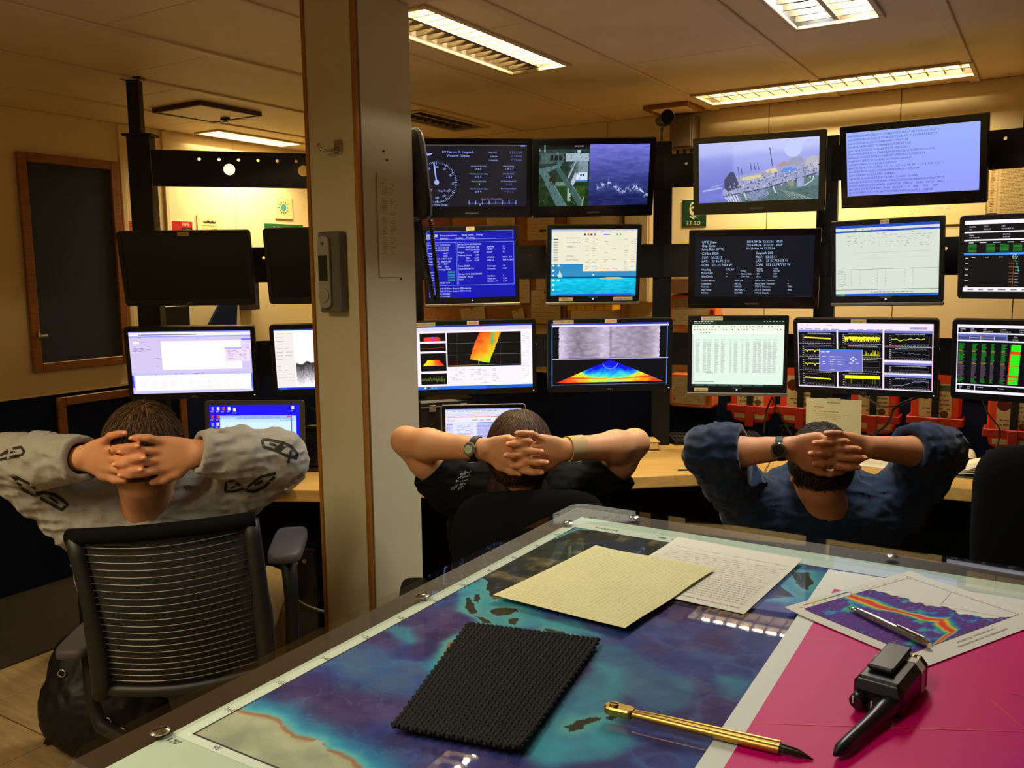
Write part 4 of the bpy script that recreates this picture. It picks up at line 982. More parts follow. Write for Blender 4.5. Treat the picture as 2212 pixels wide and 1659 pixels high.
def sc_graphs(c):       # nine black graph panes and a violet dialogue
    c.rect(0, 0, 1, 1, (236, 222, 244)); c.layer()
    Y_ = (246, 240, 30); V = (120, 126, 205)
    def pane(x0, y0, x1, y1, kind, head=False):
        c.L = 1; c.rect(x0, y0, x1, y1, (10, 10, 14)); c.L = 2
        if head: c.rect(x0, y0, x1, y0 + .035, V); y0 += .035
        gx0, gx1, gy0, gy1 = x0 + (x1 - x0) * .15, x1 - (x1 - x0) * .06, y0 + (y1 - y0) * .18, y1 - (y1 - y0) * .2
        c.frame(gx0, gy0, gx1, gy1, .004, (84, 84, 90)); c.words(gx0 + .03, gx1 - .02, y0 + .022, .008, (190, 190, 196), rn, .006, .02, .004); c.words(x0 + .005, x1 - .01, y1 - .006, .007, (150, 150, 158), rn, .006, .02, .004); c.words(gx0, gx1, gy1 + .022, .006, (140, 140, 148), rn, .008, .012, .012)
        for k in range(5): c.rect(gx0 - .014, gy0 + (gy1 - gy0) * k / 4, gx0 - .004, gy0 + (gy1 - gy0) * k / 4 + .008, (190, 190, 190))
        c.L = 3; n = 70; xs = np.linspace(gx0, gx1, n); h = gy1 - gy0
        if kind == 'flat': c.line([(x, gy0 + h * .42 + .004 * math.sin(i) + .02 * i / n) for i, x in enumerate(xs[:62])], .02, Y_)
        elif kind == 'thin': c.line([(x, gy0 + h * (.45 + .02 * math.sin(i * 1.7)) + (.03 if i in (6, 7, 24, 25) else 0)) for i, x in enumerate(xs)], .009, Y_)
        elif kind == 'band':
            for x in xs: c.line([(x, gy0 + h * rn.uniform(.2, .32)), (x + .001, gy0 + h * rn.uniform(.5, .95))], .008, Y_); 
            c.rect(gx0, gy0 + h * .3, gx1, gy0 + h * .45, Y_)
        elif kind == 'noise':
            for x in xs: c.line([(x, gy0 + h * (.98 - .7 * rn.random() ** 2.2)), (x + .001, gy0 + h)], .006, (205, 198, 40))
        elif kind == 'wide':
            c.rect(gx0, gy0 + h * .05, gx1, gy0 + h * .38, Y_)
            for k in range(6): x = rn.choice(xs); c.line([(x, gy0 + h * .38), (x, gy0 + h * .9)], .004, (150, 148, 60))
        elif kind == 'wave': c.line([(x, gy0 + h * (.40 + .16 * math.exp(-((i - 18) / 9) ** 2) + .06 * math.sin(i * .5))) for i, x in enumerate(xs[:62])], .011, (210, 225, 50))
        elif kind == 'grey': c.line([(x, gy0 + h * (.3 + .3 * i / n + .04 * math.sin(i * .6))) for i, x in enumerate(xs)], .005, (120, 122, 122))
        elif kind == 'rise': c.line([(x, gy0 + h * (.86 - .68 / (1 + math.exp(-(i - 32) / 6)) + .03 * math.sin(i * .4) + (.0 if i > 6 else -.02 * (6 - i)))) for i, x in enumerate(xs)], .006, (150, 152, 152))
        elif kind == 'low': c.line([(x, gy0 + h * .72) for x in xs], .004, (90, 92, 92))
    yr = [(.105, .325), (.325, .53), (.53, .745), (.745, .985)]
    for k, y in enumerate(yr): pane(.005, *(y[0],), .300, y[1], ('flat', 'thin', 'thin', 'flat')[k], k == 0)
    for k, y in enumerate(yr): pane(.312, y[0], .642, y[1], ('band', 'noise', 'low', 'wide')[k], k == 0)
    for k, (a, b) in enumerate(((.105, .345), (.352, .545), (.58, .74), (.765, .985))): pane(.655, a, .992, b, ('wave', 'grey', 'low', 'rise')[k], k != 1)
    c.L = 2; c.line([(.652, .10), (.652, .99)], .005, (225, 70, 80)); c.line([(.992, .10), (.992, .99)], .005, (225, 70, 80)); c.rect(.655, .345, .992, .349, (200, 80, 90))
    c.rect(.835, .05, .955, .085, (170, 165, 180)); c.rect(.865, .068, .895, .085, (90, 130, 230)); c.words(.02, .3, .035, .008, (90, 80, 100), rn, .02, .05, .02, .6); c.words(.02, .9, .098, .008, (120, 110, 130), rn, .02, .06, .02, .6)
    c.L = 5; c.rect(.165, .40, .495, .745, (210, 205, 235)); c.L = 6; c.rect(.168, .425, .492, .742, (104, 106, 190)); c.rect(.168, .40, .492, .425, (60, 120, 215)); c.L = 7
    T = (220, 222, 250); c.words(.18, .25, .45, .012, T, rn, .02, .03, .01); D_ = (130, 132, 212)
    for x0, y0, x1, y1 in ((.235, .505, .345, .525), (.235, .545, .36, .565), (.235, .585, .29, .605), (.3, .585, .36, .605), (.235, .62, .29, .64), (.3, .62, .36, .64), (.24, .71, .3, .73), (.35, .71, .415, .73)): c.rect(x0, y0, x1, y1, D_)
    c.L = 8
    for x, y in ((.25, .522), (.26, .56), (.25, .60), (.31, .60), (.25, .636), (.31, .636), (.255, .725), (.365, .725), (.19, .52), (.19, .60), (.19, .635), (.395, .615), (.445, .615)): c.words(x, x + .035, y, .01, T, rn, .02, .03, .01)
    cx, cy = .425, .545
    for dx, dy in ((0, -1), (0, 1), (1, 0), (-1, 0)):
        c.poly([(cx + dx * .028, cy + dy * .04), (cx + dx * .014 - dy * .010, cy + dy * .018 - dx * .018), (cx + dx * .014 + dy * .010, cy + dy * .018 + dx * .018)][::1 if dx == 0 else 1], (235, 238, 250))
def sc_track(c):        # black tracking chart with white and green bars
    c.rect(0, 0, 1, 1, (10, 10, 14)); c.layer()
    for y0, y1 in ((0, .055), (.155, .175), (.265, .285)): c.rect(0, y0, 1, y1, (240, 236, 248))
    c.rect(.0, .455, .62, .485, (70, 140, 225)); c.rect(0, .94, 1, 1, (238, 232, 240)); c.rect(.615, .25, .625, .94, (200, 200, 210)); c.layer(); T = (214, 216, 222)
    for x, a, b in ((.03, 'NAME', 'V1'), (.12, 'UTC', '22:22:21'), (.23, 'LAT', "033'33.857 N"), (.40, 'LONG', "073'23.872 W"), (.56, 'HDG', '190.1'), (.68, 'CMG', '207.9'), (.82, 'SOG', '4.1')): c.text(a, x, .098, .028, T); c.text(b, x, .135, .026, T)
    for x, a, b in ((.03, 'Name', 'vs01.langseth'), (.24, 'STATUS', '22:21:48'), (.38, 'Status', 'Online'), (.49, 'DC', '1.6'), (.6, 'VC', '0.00')): c.text(a, x, .212, .026, T); c.text(b, x, .245, .024, T)
    for i in range(6):
        for x in (.025, .14, .225, .305, .395): c.rect(x, .335 + i * .019, x + .055, .347 + i * .019, (30, 120, 40))
        c.rect(.47, .325 + i * .02, .55, .343 + i * .02, (40, 235, 30)); c.rect(.466, .325 + i * .02, .472, .343 + i * .02, (220, 60, 30))
    c.words(.03, .6, .315, .01, T, rn, .02, .05, .04); c.text('Overview', .31, .478, .022, (235, 240, 250), 'c')
    c.disc(.32, .515, .032, (200, 205, 205), 20, .027); c.line([(.32, .49), (.32, .54)], .006, (40, 160, 60)); c.line([(.30, .515), (.34, .515)], .005, (40, 160, 60)); c.line([(.32, .54), (.345, .70)], .014, (30, 110, 40)); c.disc(.345, .705, .012, (60, 210, 210))
    for k in range(9): c.rect(.285, .57 + k * .042, .315, .574 + k * .042, (190, 120, 50)); c.rect(.32, .572 + k * .042, .345, .578 + k * .042, (170, 170, 170))
    c.line([(.315, .56), (.31, .94)], .003, (170, 100, 40))
    for k in range(6): c.rect(.01, .52 + k * .08, .03, .528 + k * .08, T)
    for k in range(7): c.rect(.05 + k * .085, .512, .075 + k * .085, .52, T)
    c.words(.03, .97, .98, .018, (110, 108, 116), rn, .03, .06, .03)
def sc_bars(c):         # black table of green numbers with a lit column
    c.rect(0, 0, 1, 1, (9, 9, 14)); c.layer(); W_ = (232, 228, 248)
    c.rect(0, 0, 1, .045, W_); c.rect(0, .115, 1, .135, W_); c.rect(0, .135, .32, .225, (104, 110, 180)); c.rect(.004, .165, .31, .215, (16, 16, 40)); c.rect(0, .225, .45, .245, W_); c.rect(.44, .225, .45, .87, (210, 208, 225)); c.rect(0, .87, 1, .89, W_); c.rect(0, .96, 1, 1, W_); c.rect(.12, .87, .126, .96, W_); c.rect(.0, 0, .006, 1, W_); c.layer()
    for x, a, b in ((.02, 'NAME', 'V1'), (.085, 'UTC', '22:21:54'), (.165, 'LAT', "033'33.857 N"), (.275, 'LONG', "073'23.886 W"), (.39, 'HDG', '190.2'), (.47, 'CMG', '207.9'), (.6, 'SOG', '4.1')): c.text(a, x, .075, .024, (224, 224, 232)); c.text(b, x, .105, .022, (224, 224, 232))
    c.line([(.08, .19), (.235, .19)], .006, (220, 220, 230)); c.rect(.155, .15, .17, .17, (220, 40, 60)); c.rect(.16, .195, .175, .215, (30, 130, 50))
    for x in (.08, .15, .235): c.rect(x, .165, x + .003, .215, (220, 220, 230))
    c.text('DA', .36, .18, .03, (224, 224, 232)); c.text('OE', .47, .18, .03, (224, 224, 232)); c.text('0733.2', .35, .215, .026, (224, 224, 232))
    for i in range(46):
        y = .275 + i * .0125; gcol = (30, 130, 36) if i < 8 or 10 < i < 20 or i > 40 else ((150, 140, 40) if i in (8, 9, 22, 23) else (92, 72, 88))
        for x, w in ((.012, .045), (.10, .035), (.16, .035), (.22, .025), (.285, .035)): c.rect(x - .002 * i / 20, y, x + w * rn.uniform(.6, 1) - .002 * i / 20, y + .007, gcol)
        c.rect(.345 - .012 * i / 46, y - .002, .405 - .012 * i / 46, y + .009, (230, 60, 20) if i in (8, 9, 10, 24, 36, 37, 41) else (50, 240, 30)); c.rect(.338 - .012 * i / 46, y - .002, .346 - .012 * i / 46, y + .009, (225, 40, 20) if i > 8 else (20, 90, 20))
    for k, s in enumerate((('RMP', '.02'), ('BOP', '22.3'))): c.text(s[0], .02 + k * .055, .92, .022, (224, 224, 232)); c.text(s[1], .02 + k * .055, .945, .02, (224, 224, 232))
    c.text('Steamer', .14, .92, .022, (224, 224, 232)); c.text('Compass', .27, .925, .022, (224, 224, 232))
    for k in range(18): c.rect(.47, .36 + k * .022, .476, .37 + k * .022, (200, 200, 205))
    c.rect(.5, .35, .98, .8, (60, 20, 34))
def sc_laptop_blue(c):
    c.rect(0, 0, 1, 1, (20, 10, 235)); c.rect(0, 0, .12, 1, (40, 20, 190)); c.layer()
    c.rect(.115, .17, .90, 1, (205, 232, 252)); c.rect(.115, .17, .90, .23, (96, 120, 225)); c.rect(.12, .22, .9, .275, (170, 205, 240)); c.rect(.13, .2, .30, .235, (190, 220, 250)); c.rect(.91, .175, .96, 1, (196, 222, 248)); c.rect(.91, .175, .96, .26, (90, 110, 160)); c.rect(.90, .17, .905, 1, (60, 70, 110)); c.layer()
    for x, y, k in ((.025, .03, (110, 140, 235)), (.085, .03, (215, 225, 250)), (.145, .03, (190, 70, 60)), (.205, .03, (225, 235, 245)), (.265, .05, (225, 230, 250)), (.02, .16, (170, 60, 90)), (.08, .16, (200, 70, 50)), (.02, .29, (100, 150, 240)), (.075, .28, (215, 210, 160)), (.02, .42, (170, 60, 110)), (.075, .42, (190, 215, 250)), (.02, .57, (210, 215, 240)), (.08, .57, (220, 230, 245)), (.91, .02, (200, 210, 200))): c.rect(x, y, x + .03, y + .055, k); c.words(x - .01, x + .035, y + .085, .012, (150, 150, 240), rn, .02, .03, .004)
    c.rect(.865, .172, .895, .195, (215, 60, 90))
    for k in range(5): c.disc(.79 + k * .025, .25, .008, (70, 140, 225))
    c.rect(.15, .475, .155, .485, (60, 70, 90))
def sc_mail(c):
    c.rect(0, 0, 1, 1, (208, 208, 244)); c.layer(); c.rect(0, 0, 1, .03, (150, 160, 220)); c.rect(0, .03, 1, .15, (212, 214, 232)); c.rect(0, .16, 1, .185, (238, 205, 170)); c.rect(.0, .185, 1, .28, (226, 226, 252)); c.rect(.02, .31, .09, .33, (90, 90, 220)); c.rect(.41, .29, 1, 1, (188, 190, 240)); c.rect(.1, .29, .40, 1, (220, 220, 248)); c.layer()
    c.words(.1, .7, .055, .01, (110, 110, 140), rn, .03, .09, .02); c.words(.03, .75, .178, .01, (190, 90, 90), rn, .01, .04, .008); c.text('Gmail', .02, .26, .065, (120, 124, 160)); c.words(.35, .6, .245, .012, (120, 120, 160), rn, .05, .09, .03); c.rect(.44, .285, .75, .30, (110, 120, 225))
    for i in range(26): c.words(.02, .08, .36 + i * .028, .008, (120, 120, 200), rn, .02, .05, .01, .6); c.words(.15, .36, .33 + i * .026, .008, (150, 150, 176), rn, .03, .09, .01, .7); c.words(.42, .98, .33 + i * .026, .008, (120, 124, 186), rn, .02, .06, .008)
# ------------------------------------------------------------------ the screens in their places
kW = 0.545 / 0.51
monitor('monitor', 'switched-off black monitor in front of the left post', 'monitor', (-1.266, 3.43, 1.606), (.65, 10.5, 0), .51, .294, 'wide', None, 1.0, [(.02, .93, .045, 'NAV-1')], badge_t='DELL')
p0 = aty(566, 497, 3.44); p1 = aty(581.5, 657, 3.385); cc = (p0 + p1) / 2
monitor('monitor', 'switched-off black monitor half hidden by the pillar', 'monitor', cc + rotm(-1, 10, 0) @ np.array([.51 / 2, 0, 0]), (-1, 10, 0), .51, .297, 'wide', None, 1.0)
monitor('monitor', 'monitor with a blank white plot window above the first person', 'monitor', (-1.318, 3.574, 1.222), (9.5, 7.4, .45), .51, .306, 'wide', sc_plotter, .995, badge_t='DELL')
p0 = aty(581, 702, 3.56); p1 = aty(590.6, 858.5, 3.52); cc = (p0 + p1) / 2
monitor('monitor', 'monitor with a grey seismic profile cut off by the pillar', 'monitor', cc + rotm(4, 8, 0) @ np.array([.51 / 2, 0, 0]), (4, 8, 0), .51, .299, 'wide', sc_profile, 1.0)
monitor('television', 'black television showing the wind gauge weather display', 'television', (-.168, 3.938, 1.991), (5.5, 9.5, 0), .535, .344, 'tv', sc_weather, .985, badge_t='MAGNAVOX')
monitor('television', 'black television showing deck and open sea camera views', 'television', (.372, 3.916, 1.985), (6, 14, -1.0), .535, .341, 'tv', sc_cameras, .985, badge_t='MAGNAVOX')
monitor('monitor', 'square monitor with a blue page of white text', 'monitor', (-.173, 3.88, 1.605), (1.9, 7.2, -.7), .415, .354, 'square', sc_bios, .985, [(.0, .94, .036, 'NAV-3')])
monitor('monitor', 'square monitor with two windows over a turquoise island desktop', 'monitor', (.369, 3.90, 1.605), (3.8, 8.2, .2), .415, .356, 'square', sc_island, .985, [(-.58, -.925, .062, 'SERVER 1'), (.64, -.925, .086, 'PCO NAV RACK 3')], badge_t='ViewSonic')
monitor('monitor', 'monitor with a red and yellow swath plot right of the pillar', 'monitor', (-.154, 3.527, 1.235), (2.5, 4.9, -.6), .545, .307, 'wide', sc_sonar, kW, [(-.75, .925, .085, 'KONGSBERG EM122'), (.0, .94, .052, 'NAV-SIS')])
monitor('monitor', 'monitor with a grey strip above a rainbow coloured fan', 'monitor', (.397, 3.485, 1.243), (5.2, 1.5, .1), .545, .295, 'wide', sc_fan, kW, [(-.75, .925, .088, 'KONGSBERG EM122'), (.0, .94, .052, 'NAV-WC')], badge_t='DELL')
monitor('television', 'black television showing a hazy view of a ship deck', 'television', (1.055, 3.792, 1.982), (-24.8, 7, .2), .535, .33, 'tv', sc_deck, .97, badge_t='MAGNAVOX')
monitor('television', 'black television with pale blue lines of log text', 'television', (1.575, 3.501, 1.983), (-38, 13, .6), .535, .331, 'tv', sc_log, .99)
monitor('television', 'black television listing dates, positions and tensions', 'television', (1.053, 3.814, 1.579), (-15, 4.6, .4), .535, .343, 'tv', sc_nav, .97, badge_t='MAGNAVOX')
monitor('monitor', 'square monitor with a pale sheet and blue title bars', 'monitor', (1.533, 3.588, 1.60), (-30, 5.2, -1.2), .415, .354, 'square', sc_sheet, .97, [(-.03, .93, .034, 'SPECTRA')], badge_t='ViewSonic')
monitor('monitor', 'square monitor with a pale green spreadsheet of many columns', 'monitor', (.992, 3.812, 1.201), (-11.4, 3.7, -.2), .415, .356, 'square', sc_cells, .97, [(-.52, .94, .09, 'NAV LOG RACK 3'), (-.72, -.925, .058, 'NAV LOG')], badge_t='ViewSonic')
monitor('monitor', 'monitor with nine black graphs and a violet dialogue box', 'monitor', (1.321, 3.258, 1.245), (-31, 9.7, -.7), .545, .297, 'wide', sc_graphs, kW, [(-.06, .94, .058, 'SPECTRA 2')], badge_t='DELL')
p0 = aty(2071, 469, 3.22); p1 = aty(2068.5, 645, 3.19); cc = (p0 + p1) / 2
monitor('monitor', 'black tracking chart monitor cut by the edge of the picture', 'monitor', cc + rotm(-37, 6, 0) @ np.array([.545 / 2, 0, 0]), (-37, 6, 0), .545, .300, 'wide', sc_track, 1.0)
p0 = aty(2057, 688, 3.24); p1 = aty(2052, 864.5, 3.20); cc = (p0 + p1) / 2
monitor('monitor', 'monitor with green number columns cut by the edge of the picture', 'monitor', cc + rotm(-36, 8, 0) @ np.array([.545 / 2, 0, 0]), (-36, 8, 0), .545, .302, 'wide', sc_bars, 1.0, [(.0, .94, .03, 'SPECTRA 3')])
# ================================================================== desk
M_WOOD = mat('light_wood_worktop', rgb(206, 164, 92), 0.42, var=0.22, scale=5, stretch=(1.2, 14, 8), spec=0.4)
M_DESKDARK = mat('dark_desk_base', rgb(20, 22, 30), 0.8, var=0.2, scale=8, spec=0.15)
M_BLK = mat('black_plastic', rgb(20, 20, 21), 0.45, spec=0.35)
M_KEY = mat('dark_grey_keycap', rgb(34, 34, 36), 0.55)
M_ALUM = mat('brushed_aluminium', rgb(178, 174, 168), 0.35, 0.85)
M_DGREY = mat('dark_grey_laptop_plastic', rgb(64, 58, 54), 0.5)
M_WHITEP = mat('white_plastic', rgb(226, 216, 190), 0.45)
M_PAPER = mat('plain_paper', rgb(226, 218, 196), 0.75, spec=0.2)
def slab(poly, z0, z1):
    g = W(); k = len(poly); p = np.asarray(poly, float)
    if np.cross(p[1] - p[0], p[2] - p[1]) < 0: p = p[::-1]
    c = p.mean(0); ins = p + (c - p) / np.linalg.norm(c - p, axis=1)[:, None] * .004
    rings = [(ins, z0), (p, z0 + .004), (p, z1 - .004), (ins, z1)]
    V = np.concatenate([np.c_[q, np.full(k, z)] for q, z in rings])
    F = [tuple(range(k))[::-1], tuple(range(3 * k, 4 * k))]
    for a in range(3): F += [(a * k + j, a * k + (j + 1) % k, (a + 1) * k + (j + 1) % k, (a + 1) * k + j) for j in range(k)]
    return g.add(V, F)
J0, J1 = np.array([1.044, 3.532]), np.array([1.24, 4.02])
FRONT_L = atz(120, 1050, DESK_Z)[:2]
desk = thing('desk', 'light wood desk running behind the pillar under the left and centre screens', 'desk', (0, 3.7, 0))
slab([FRONT_L, (-.743, 3.30), (.15, 3.405), J0, J1, (.6, 4.16), (-.6, 4.16), (-1.62, 4.0), (-1.98, 3.75)], DESK_Z - .05, DESK_Z).build('worktop', M_WOOD, desk)
g = W()
for a, b in (((-1.9, 3.74), (-1.5, 3.95)), ((-1.5, 3.95), (-.6, 4.08)), ((-.6, 4.08), (.6, 4.08)), ((.6, 4.08), (1.19, 3.96))):
    g.bar((a[0], a[1], .36), (b[0], b[1], .36), .02, .68)
g.build('back_panel', M_DESKDARK, desk)
for x, y in ((-1.75, 3.6), (.0, 3.62), (.98, 3.72)):
    g = W(); g.box((x, y, .35), (.05, .4, .70), None, .004); g.build('leg', M_DESKDARK, desk)
desk2 = thing('desk', 'light wood desk angled under the right screens', 'desk', (1.7, 3.5, 0))
dv = np.array([1.79, 3.165]) - J0; dv /= np.linalg.norm(dv); nv = np.array([-dv[1], dv[0]]); E2 = J0 + dv * 1.65
slab([J0 + dv * .003, E2, E2 + nv * .60, J1 + np.array([.006, 0])], DESK_Z - .05, DESK_Z).build('worktop', M_WOOD, desk2)
g = W(); p, q = J1 - nv * .05, E2 + nv * .54; g.bar((p[0] + .05, p[1] - .02, .36), (q[0], q[1], .36), .02, .68); g.build('back_panel', M_DESKDARK, desk2)
for s in (.25, 1.55):
    p = J0 + dv * s + nv * .3; g = W(); g.box((p[0], p[1], .35), (.05, .42, .70), frame((dv[0], dv[1], 0)), .004); g.build('leg', M_DESKDARK, desk2)
# computer towers under the desk
for i, (x, y, lb) in enumerate(((-.92, 3.72, 'black computer tower under the desk left of the pillar'), (-.66, 3.74, 'black computer tower under the desk behind the pillar'))):
    t = thing('computer_tower', lb, 'computer', (x, y, 0)); g = G(); g.box((0, 0, .225), (.19, .44, .45), None, .006); g.build('case', M_BLK, t)
    g = G(); g.box((0, -.223, .225), (.18, .01, .43), None, .004); fp = g.build('front_panel', M_GLOSS, t)
    for k in range(4): g = G(); g.box((0, -.229, .14 + k * .012), (.12, .004, .005)); g.build('vent', M_KEY, fp)
    g = G(); g.lathe([(.009, 0), (.009, .004)], 14, (.05, -.228, .4), rotm(0, 90, 0)); g.build('power_button', M_SILV, fp)

# ------------------------------------------------------------------ keyboards
key_me = None
def keyboard(label, c, R, w=.44, d=.15, rows=6, colr=None):
    global key_me
    t = thing('keyboard', label, 'keyboard', c, R, 'keyboards on the desks')
    g = G(); g.prism([(-w / 2, 0), (w / 2, 0), (w / 2, .018), (-w / 2, .018)], d, np.array([[1, 0, 0], [0, 1, 0], [0, .09, 1]]), -d / 2); g.v[-1][:, 2] += .09 * d / 2 + .0005; g.build('base', M_BLK, t)
    if key_me is None:
        gk = G(); s = .0075; tp = .006
        gk.add([(-s, -s, 0), (s, -s, 0), (s, s, 0), (-s, s, 0), (-tp, -tp, .007), (tp, -tp, .007), (tp, tp, .007), (-tp, tp, .007)], [(0, 1, 5, 4), (1, 2, 6, 5), (2, 3, 7, 6), (3, 0, 4, 7), (4, 5, 6, 7)])
        key_me = gk.mesh('key'); key_me.materials.append(M_KEY)
    n = int((w - .02) / .019)
    for r in range(rows):
        y = -d / 2 + .018 + r * (d - .03) / (rows - 1)
        for k in range(n):
            if r == 0 and 4 < k < 9: continue
            o = bpy.data.objects.new('key', key_me); COL.objects.link(o); o.parent = t
            o.location = (-w / 2 + .019 + k * .019, y, .0185 + (y + d / 2) * .09 - .001)
    return t
def deskpt(px, py, z=DESK_Z): return atz(px, py, z)
k3 = deskpt(2215, 998); keyboard('black keyboard beside the open notebook', k3 + np.array([.05, -.06, .0]), frame((dv[0], dv[1], 0)))
k1 = deskpt(1500, 952); keyboard('black keyboard between the yellow book and the third person', k1 + np.array([.10, -.03, 0]), frame((1, .05, 0)))
k2 = deskpt(1760, 938); keyboard('black keyboard behind the head of the third person', k2 + np.array([.03, .0, 0]), frame((1, -.3, 0)), .40)
k0 = deskpt(232, 1030); keyboard('black keyboard in the wooden tray left of the first person', k0, frame((1, -.25, 0)), .30, .13)
g = W(); ka = frame((1, -.25, 0)); g.box(k0 + ka @ np.array([-.172, -.0, .006]), (.018, .19, .012), ka, .002); g.box(k0 + ka @ np.array([.0, .092, .006]), (.33, .016, .012), ka, .002); g.box(k0 + ka @ np.array([0, -.092, .006]), (.33, .016, .012), ka, .002)
tag(g.build('keyboard_tray', M_WOOD, None, False, k0), 'low light wood tray edge around the left keyboard', 'tray')
# black controller box left of the third person
cpos = deskpt(1492, 972); t = thing('control_box', 'small black control box behind the third person elbow', 'box', cpos + np.array([.02, -.02, 0]), frame((1, -.2, 0)))
g = G(); g.prism([(-.05, 0), (.05, 0), (.05, .045), (-.05, .045)], .12, None, -.06, .004); g.build('case', M_BLK, t); g = G(); g.box((0, -.01, .046), (.07, .06, .003)); g.build('top_plate', M_KEY, t)

# ------------------------------------------------------------------ laptops
def laptop(label, hinge, R, w, d, h, tilt, body, lidm, bez, draw, keyshow=True):
    t = thing('laptop', label, 'laptop', hinge, R)
    g = G(); g.prism(rrect(w, d, .015, 3, 0, -d / 2), .018, np.array([[1, 0, 0], [0, 0, 1], [0, 1, 0]]) * 1.0, .0, .003); b = g.build('base', body, t)
    for r in range(5):
        for k in range(14): 
            o = bpy.data.objects.new('key', key_me); COL.objects.link(o); o.parent = b; o.location = ((k - 6.5) * .0195, -.045 - r * .019, .0145)
    g = G(); g.box((0, -d + .055, .0185), (.10, .06, .001)); g.build('touchpad', lidm, b)
    lid = bpy.data.objects.new('lid', None)
    Rl = rotm(0, -tilt, 0)
    g = G(); P = rrect(w, h, .012, 4, 0, h / 2); g.prism(P, .007, np.vstack([np.c_[Rl, [0, -.002, .02]], [0, 0, 0, 1]]), 0, .0015); L = g.build('lid', lidm, t, 35)
    g = G(); P = rrect(w - .008, h - .008, .009, 4, 0, h / 2); g.add((np.array([(x, -.0006, z) for x, z in P]) @ Rl.T) + np.array([0, -.002, .02]), [tuple(range(len(P)))]); g.build('bezel', bez, L)
    cv = Canvas(w - 2 * .02, h - .045); draw(cv); cv.build('screen', SCREEN, L, (Rl, np.array([0, -.002, .02]) + Rl @ np.array([0, -.001, h / 2 + .004])))
    return t
hp = aty(553, 1010, 3.52); hp[2] = DESK_Z
laptop('dark grey laptop with a blue desktop beside the first person', hp, rotm(-2, 0, 0), .415, .27, .30, 4, M_DGREY, M_DGREY, M_DGREY, sc_laptop_blue)
hc = aty(1046, 990, 3.66); hc[2] = DESK_Z
laptop('silver laptop showing an email page behind the second person', hc, rotm(2.5, 0, 0), .366, .25, .252, 10, M_ALUM, M_ALUM, M_GLOSS, sc_mail)
# ------------------------------------------------------------------ small things on the desks
eq = aty(930, 905, 3.93); t = thing('equipment_case', 'black equipment case behind the silver laptop', 'case', (eq[0] + .06, 3.86, DESK_Z), frame((1, .35, 0)))
g = G(); g.box((0, 0, .14), (.26, .20, .28), None, .01); g.build('body', M_BLK, t); g = G(); g.box((0, -.102, .25), (.25, .006, .008), None, .002); g.build('lid_seam', M_KEY, t)
for s in (-1, 1): g = G(); g.box((s * .07, -.105, .245), (.03, .008, .03), None, .002); g.build('catch', M_SILV, t)
sp = aty(676, 925, 3.62); t = thing('loudspeaker', 'dark perforated desktop loudspeaker beside the pillar', 'speaker', (sp[0], 3.62, DESK_Z), rotm(-4, 0, 0))
g = G(); g.box((0, .04, .105), (.085, .09, .17), rotm(0, -6, 0), .008); g.build('cabinet', M_BLK, t); g = G(); g.box((0, .04, .01), (.09, .10, .02), None, .006); g.build('foot', M_DGREY, t)
g = G()
for r in range(16):
    for k in range(9): g.box(((k - 4) * .0085, -.010 + .09 * 0 + (.105 - (.04 + r * .0085)) * -.105, .04 + r * .0085), (.005, .004, .005))
o = g.build('grille', M_KEY, t); o['kind'] = 'stuff'
def mouse(label, p, R, m_):
    t = thing('computer_mouse', label, 'mouse', p, R); P = np.zeros((7, 9, 3)); 
    for i in range(7):
        for j in range(9):
            u, v = -1 + 2 * i / 6, -1 + 2 * j / 8; rr = max(0.0, 1 - .96 * max(abs(u), abs(v)) ** 4)
            P[i, j] = (v * .031 * (1 - .18 * u * u), u * .054, .034 * rr * (1 - .25 * u) * (1 - .3 * v * v))
    g = G(); g.sheet(P); g.build('shell', m_, t, True); g = G(); g.box((0, .025, .0245), (.006, .016, .012), None, .002); g.build('wheel', M_KEY, t)
    return t
mp = deskpt(676, 995); mouse('black computer mouse on the desk beside the pillar', mp, rotm(20, 0, 0), M_BLK)
g = W(); pts = [mp + np.array([0, -.05 + .0, .012]) + np.array([0, .1, 0]), mp + np.array([-.01, -.07, .004]), mp + np.array([.06, -.085, .004]), mp + np.array([.14, -.06, .004])]
g.tube(pts, .0025, 6); tag(g.build('mouse_cable', M_BLK, None, True), 'thin black mouse cable on the desk beside the pillar', 'cable')
mouse('white computer mouse left of the right keyboard', deskpt(2092, 985), rotm(-25, 0, 0), M_WHITEP)
# yellow page-edged book
bp_ = deskpt(1413, 972); t = thing('book', 'thick book with yellowed pages beside the second person elbow', 'book', bp_ + np.array([-.06, .03, 0]), rotm(4, 0, 0))
M_PAGES = mat('yellowed_pages', rgb(222, 188, 110), 0.8, var=0.15, scale=60, stretch=(1, 1, 12)); M_RED = mat('dark_red_cover', rgb(110, 34, 22), 0.6)
g = G(); g.box((0, 0, .022), (.15, .11, .036), None, .005); g.build('pages', M_PAGES, t)
for z in (.002, .042): g = G(); g.box((.002, 0, z), (.155, .115, .004), None, .001); g.build('cover', M_PAGES if z > .01 else M_RED, t)
g = W(); pp = deskpt(1392, 979); g.tube([pp + np.array([-.06, 0, .005]), pp + np.array([.03, .004, .005]), pp + np.array([.045, .005, .005])], [.004, .004, .001], 8)
tag(g.build('pen', M_WHITEP, None, True), 'white pen in front of the yellowed book', 'pen')
g = W(); pp = deskpt(1485, 1017); g.tube([pp + np.array([-.04, 0, .004]), pp + np.array([.06, .006, .004])], [.0035, .0035], 6); tag(g.build('pencil', M_BLK, None, True), 'dark pencil near the desk edge by the third person', 'pencil')
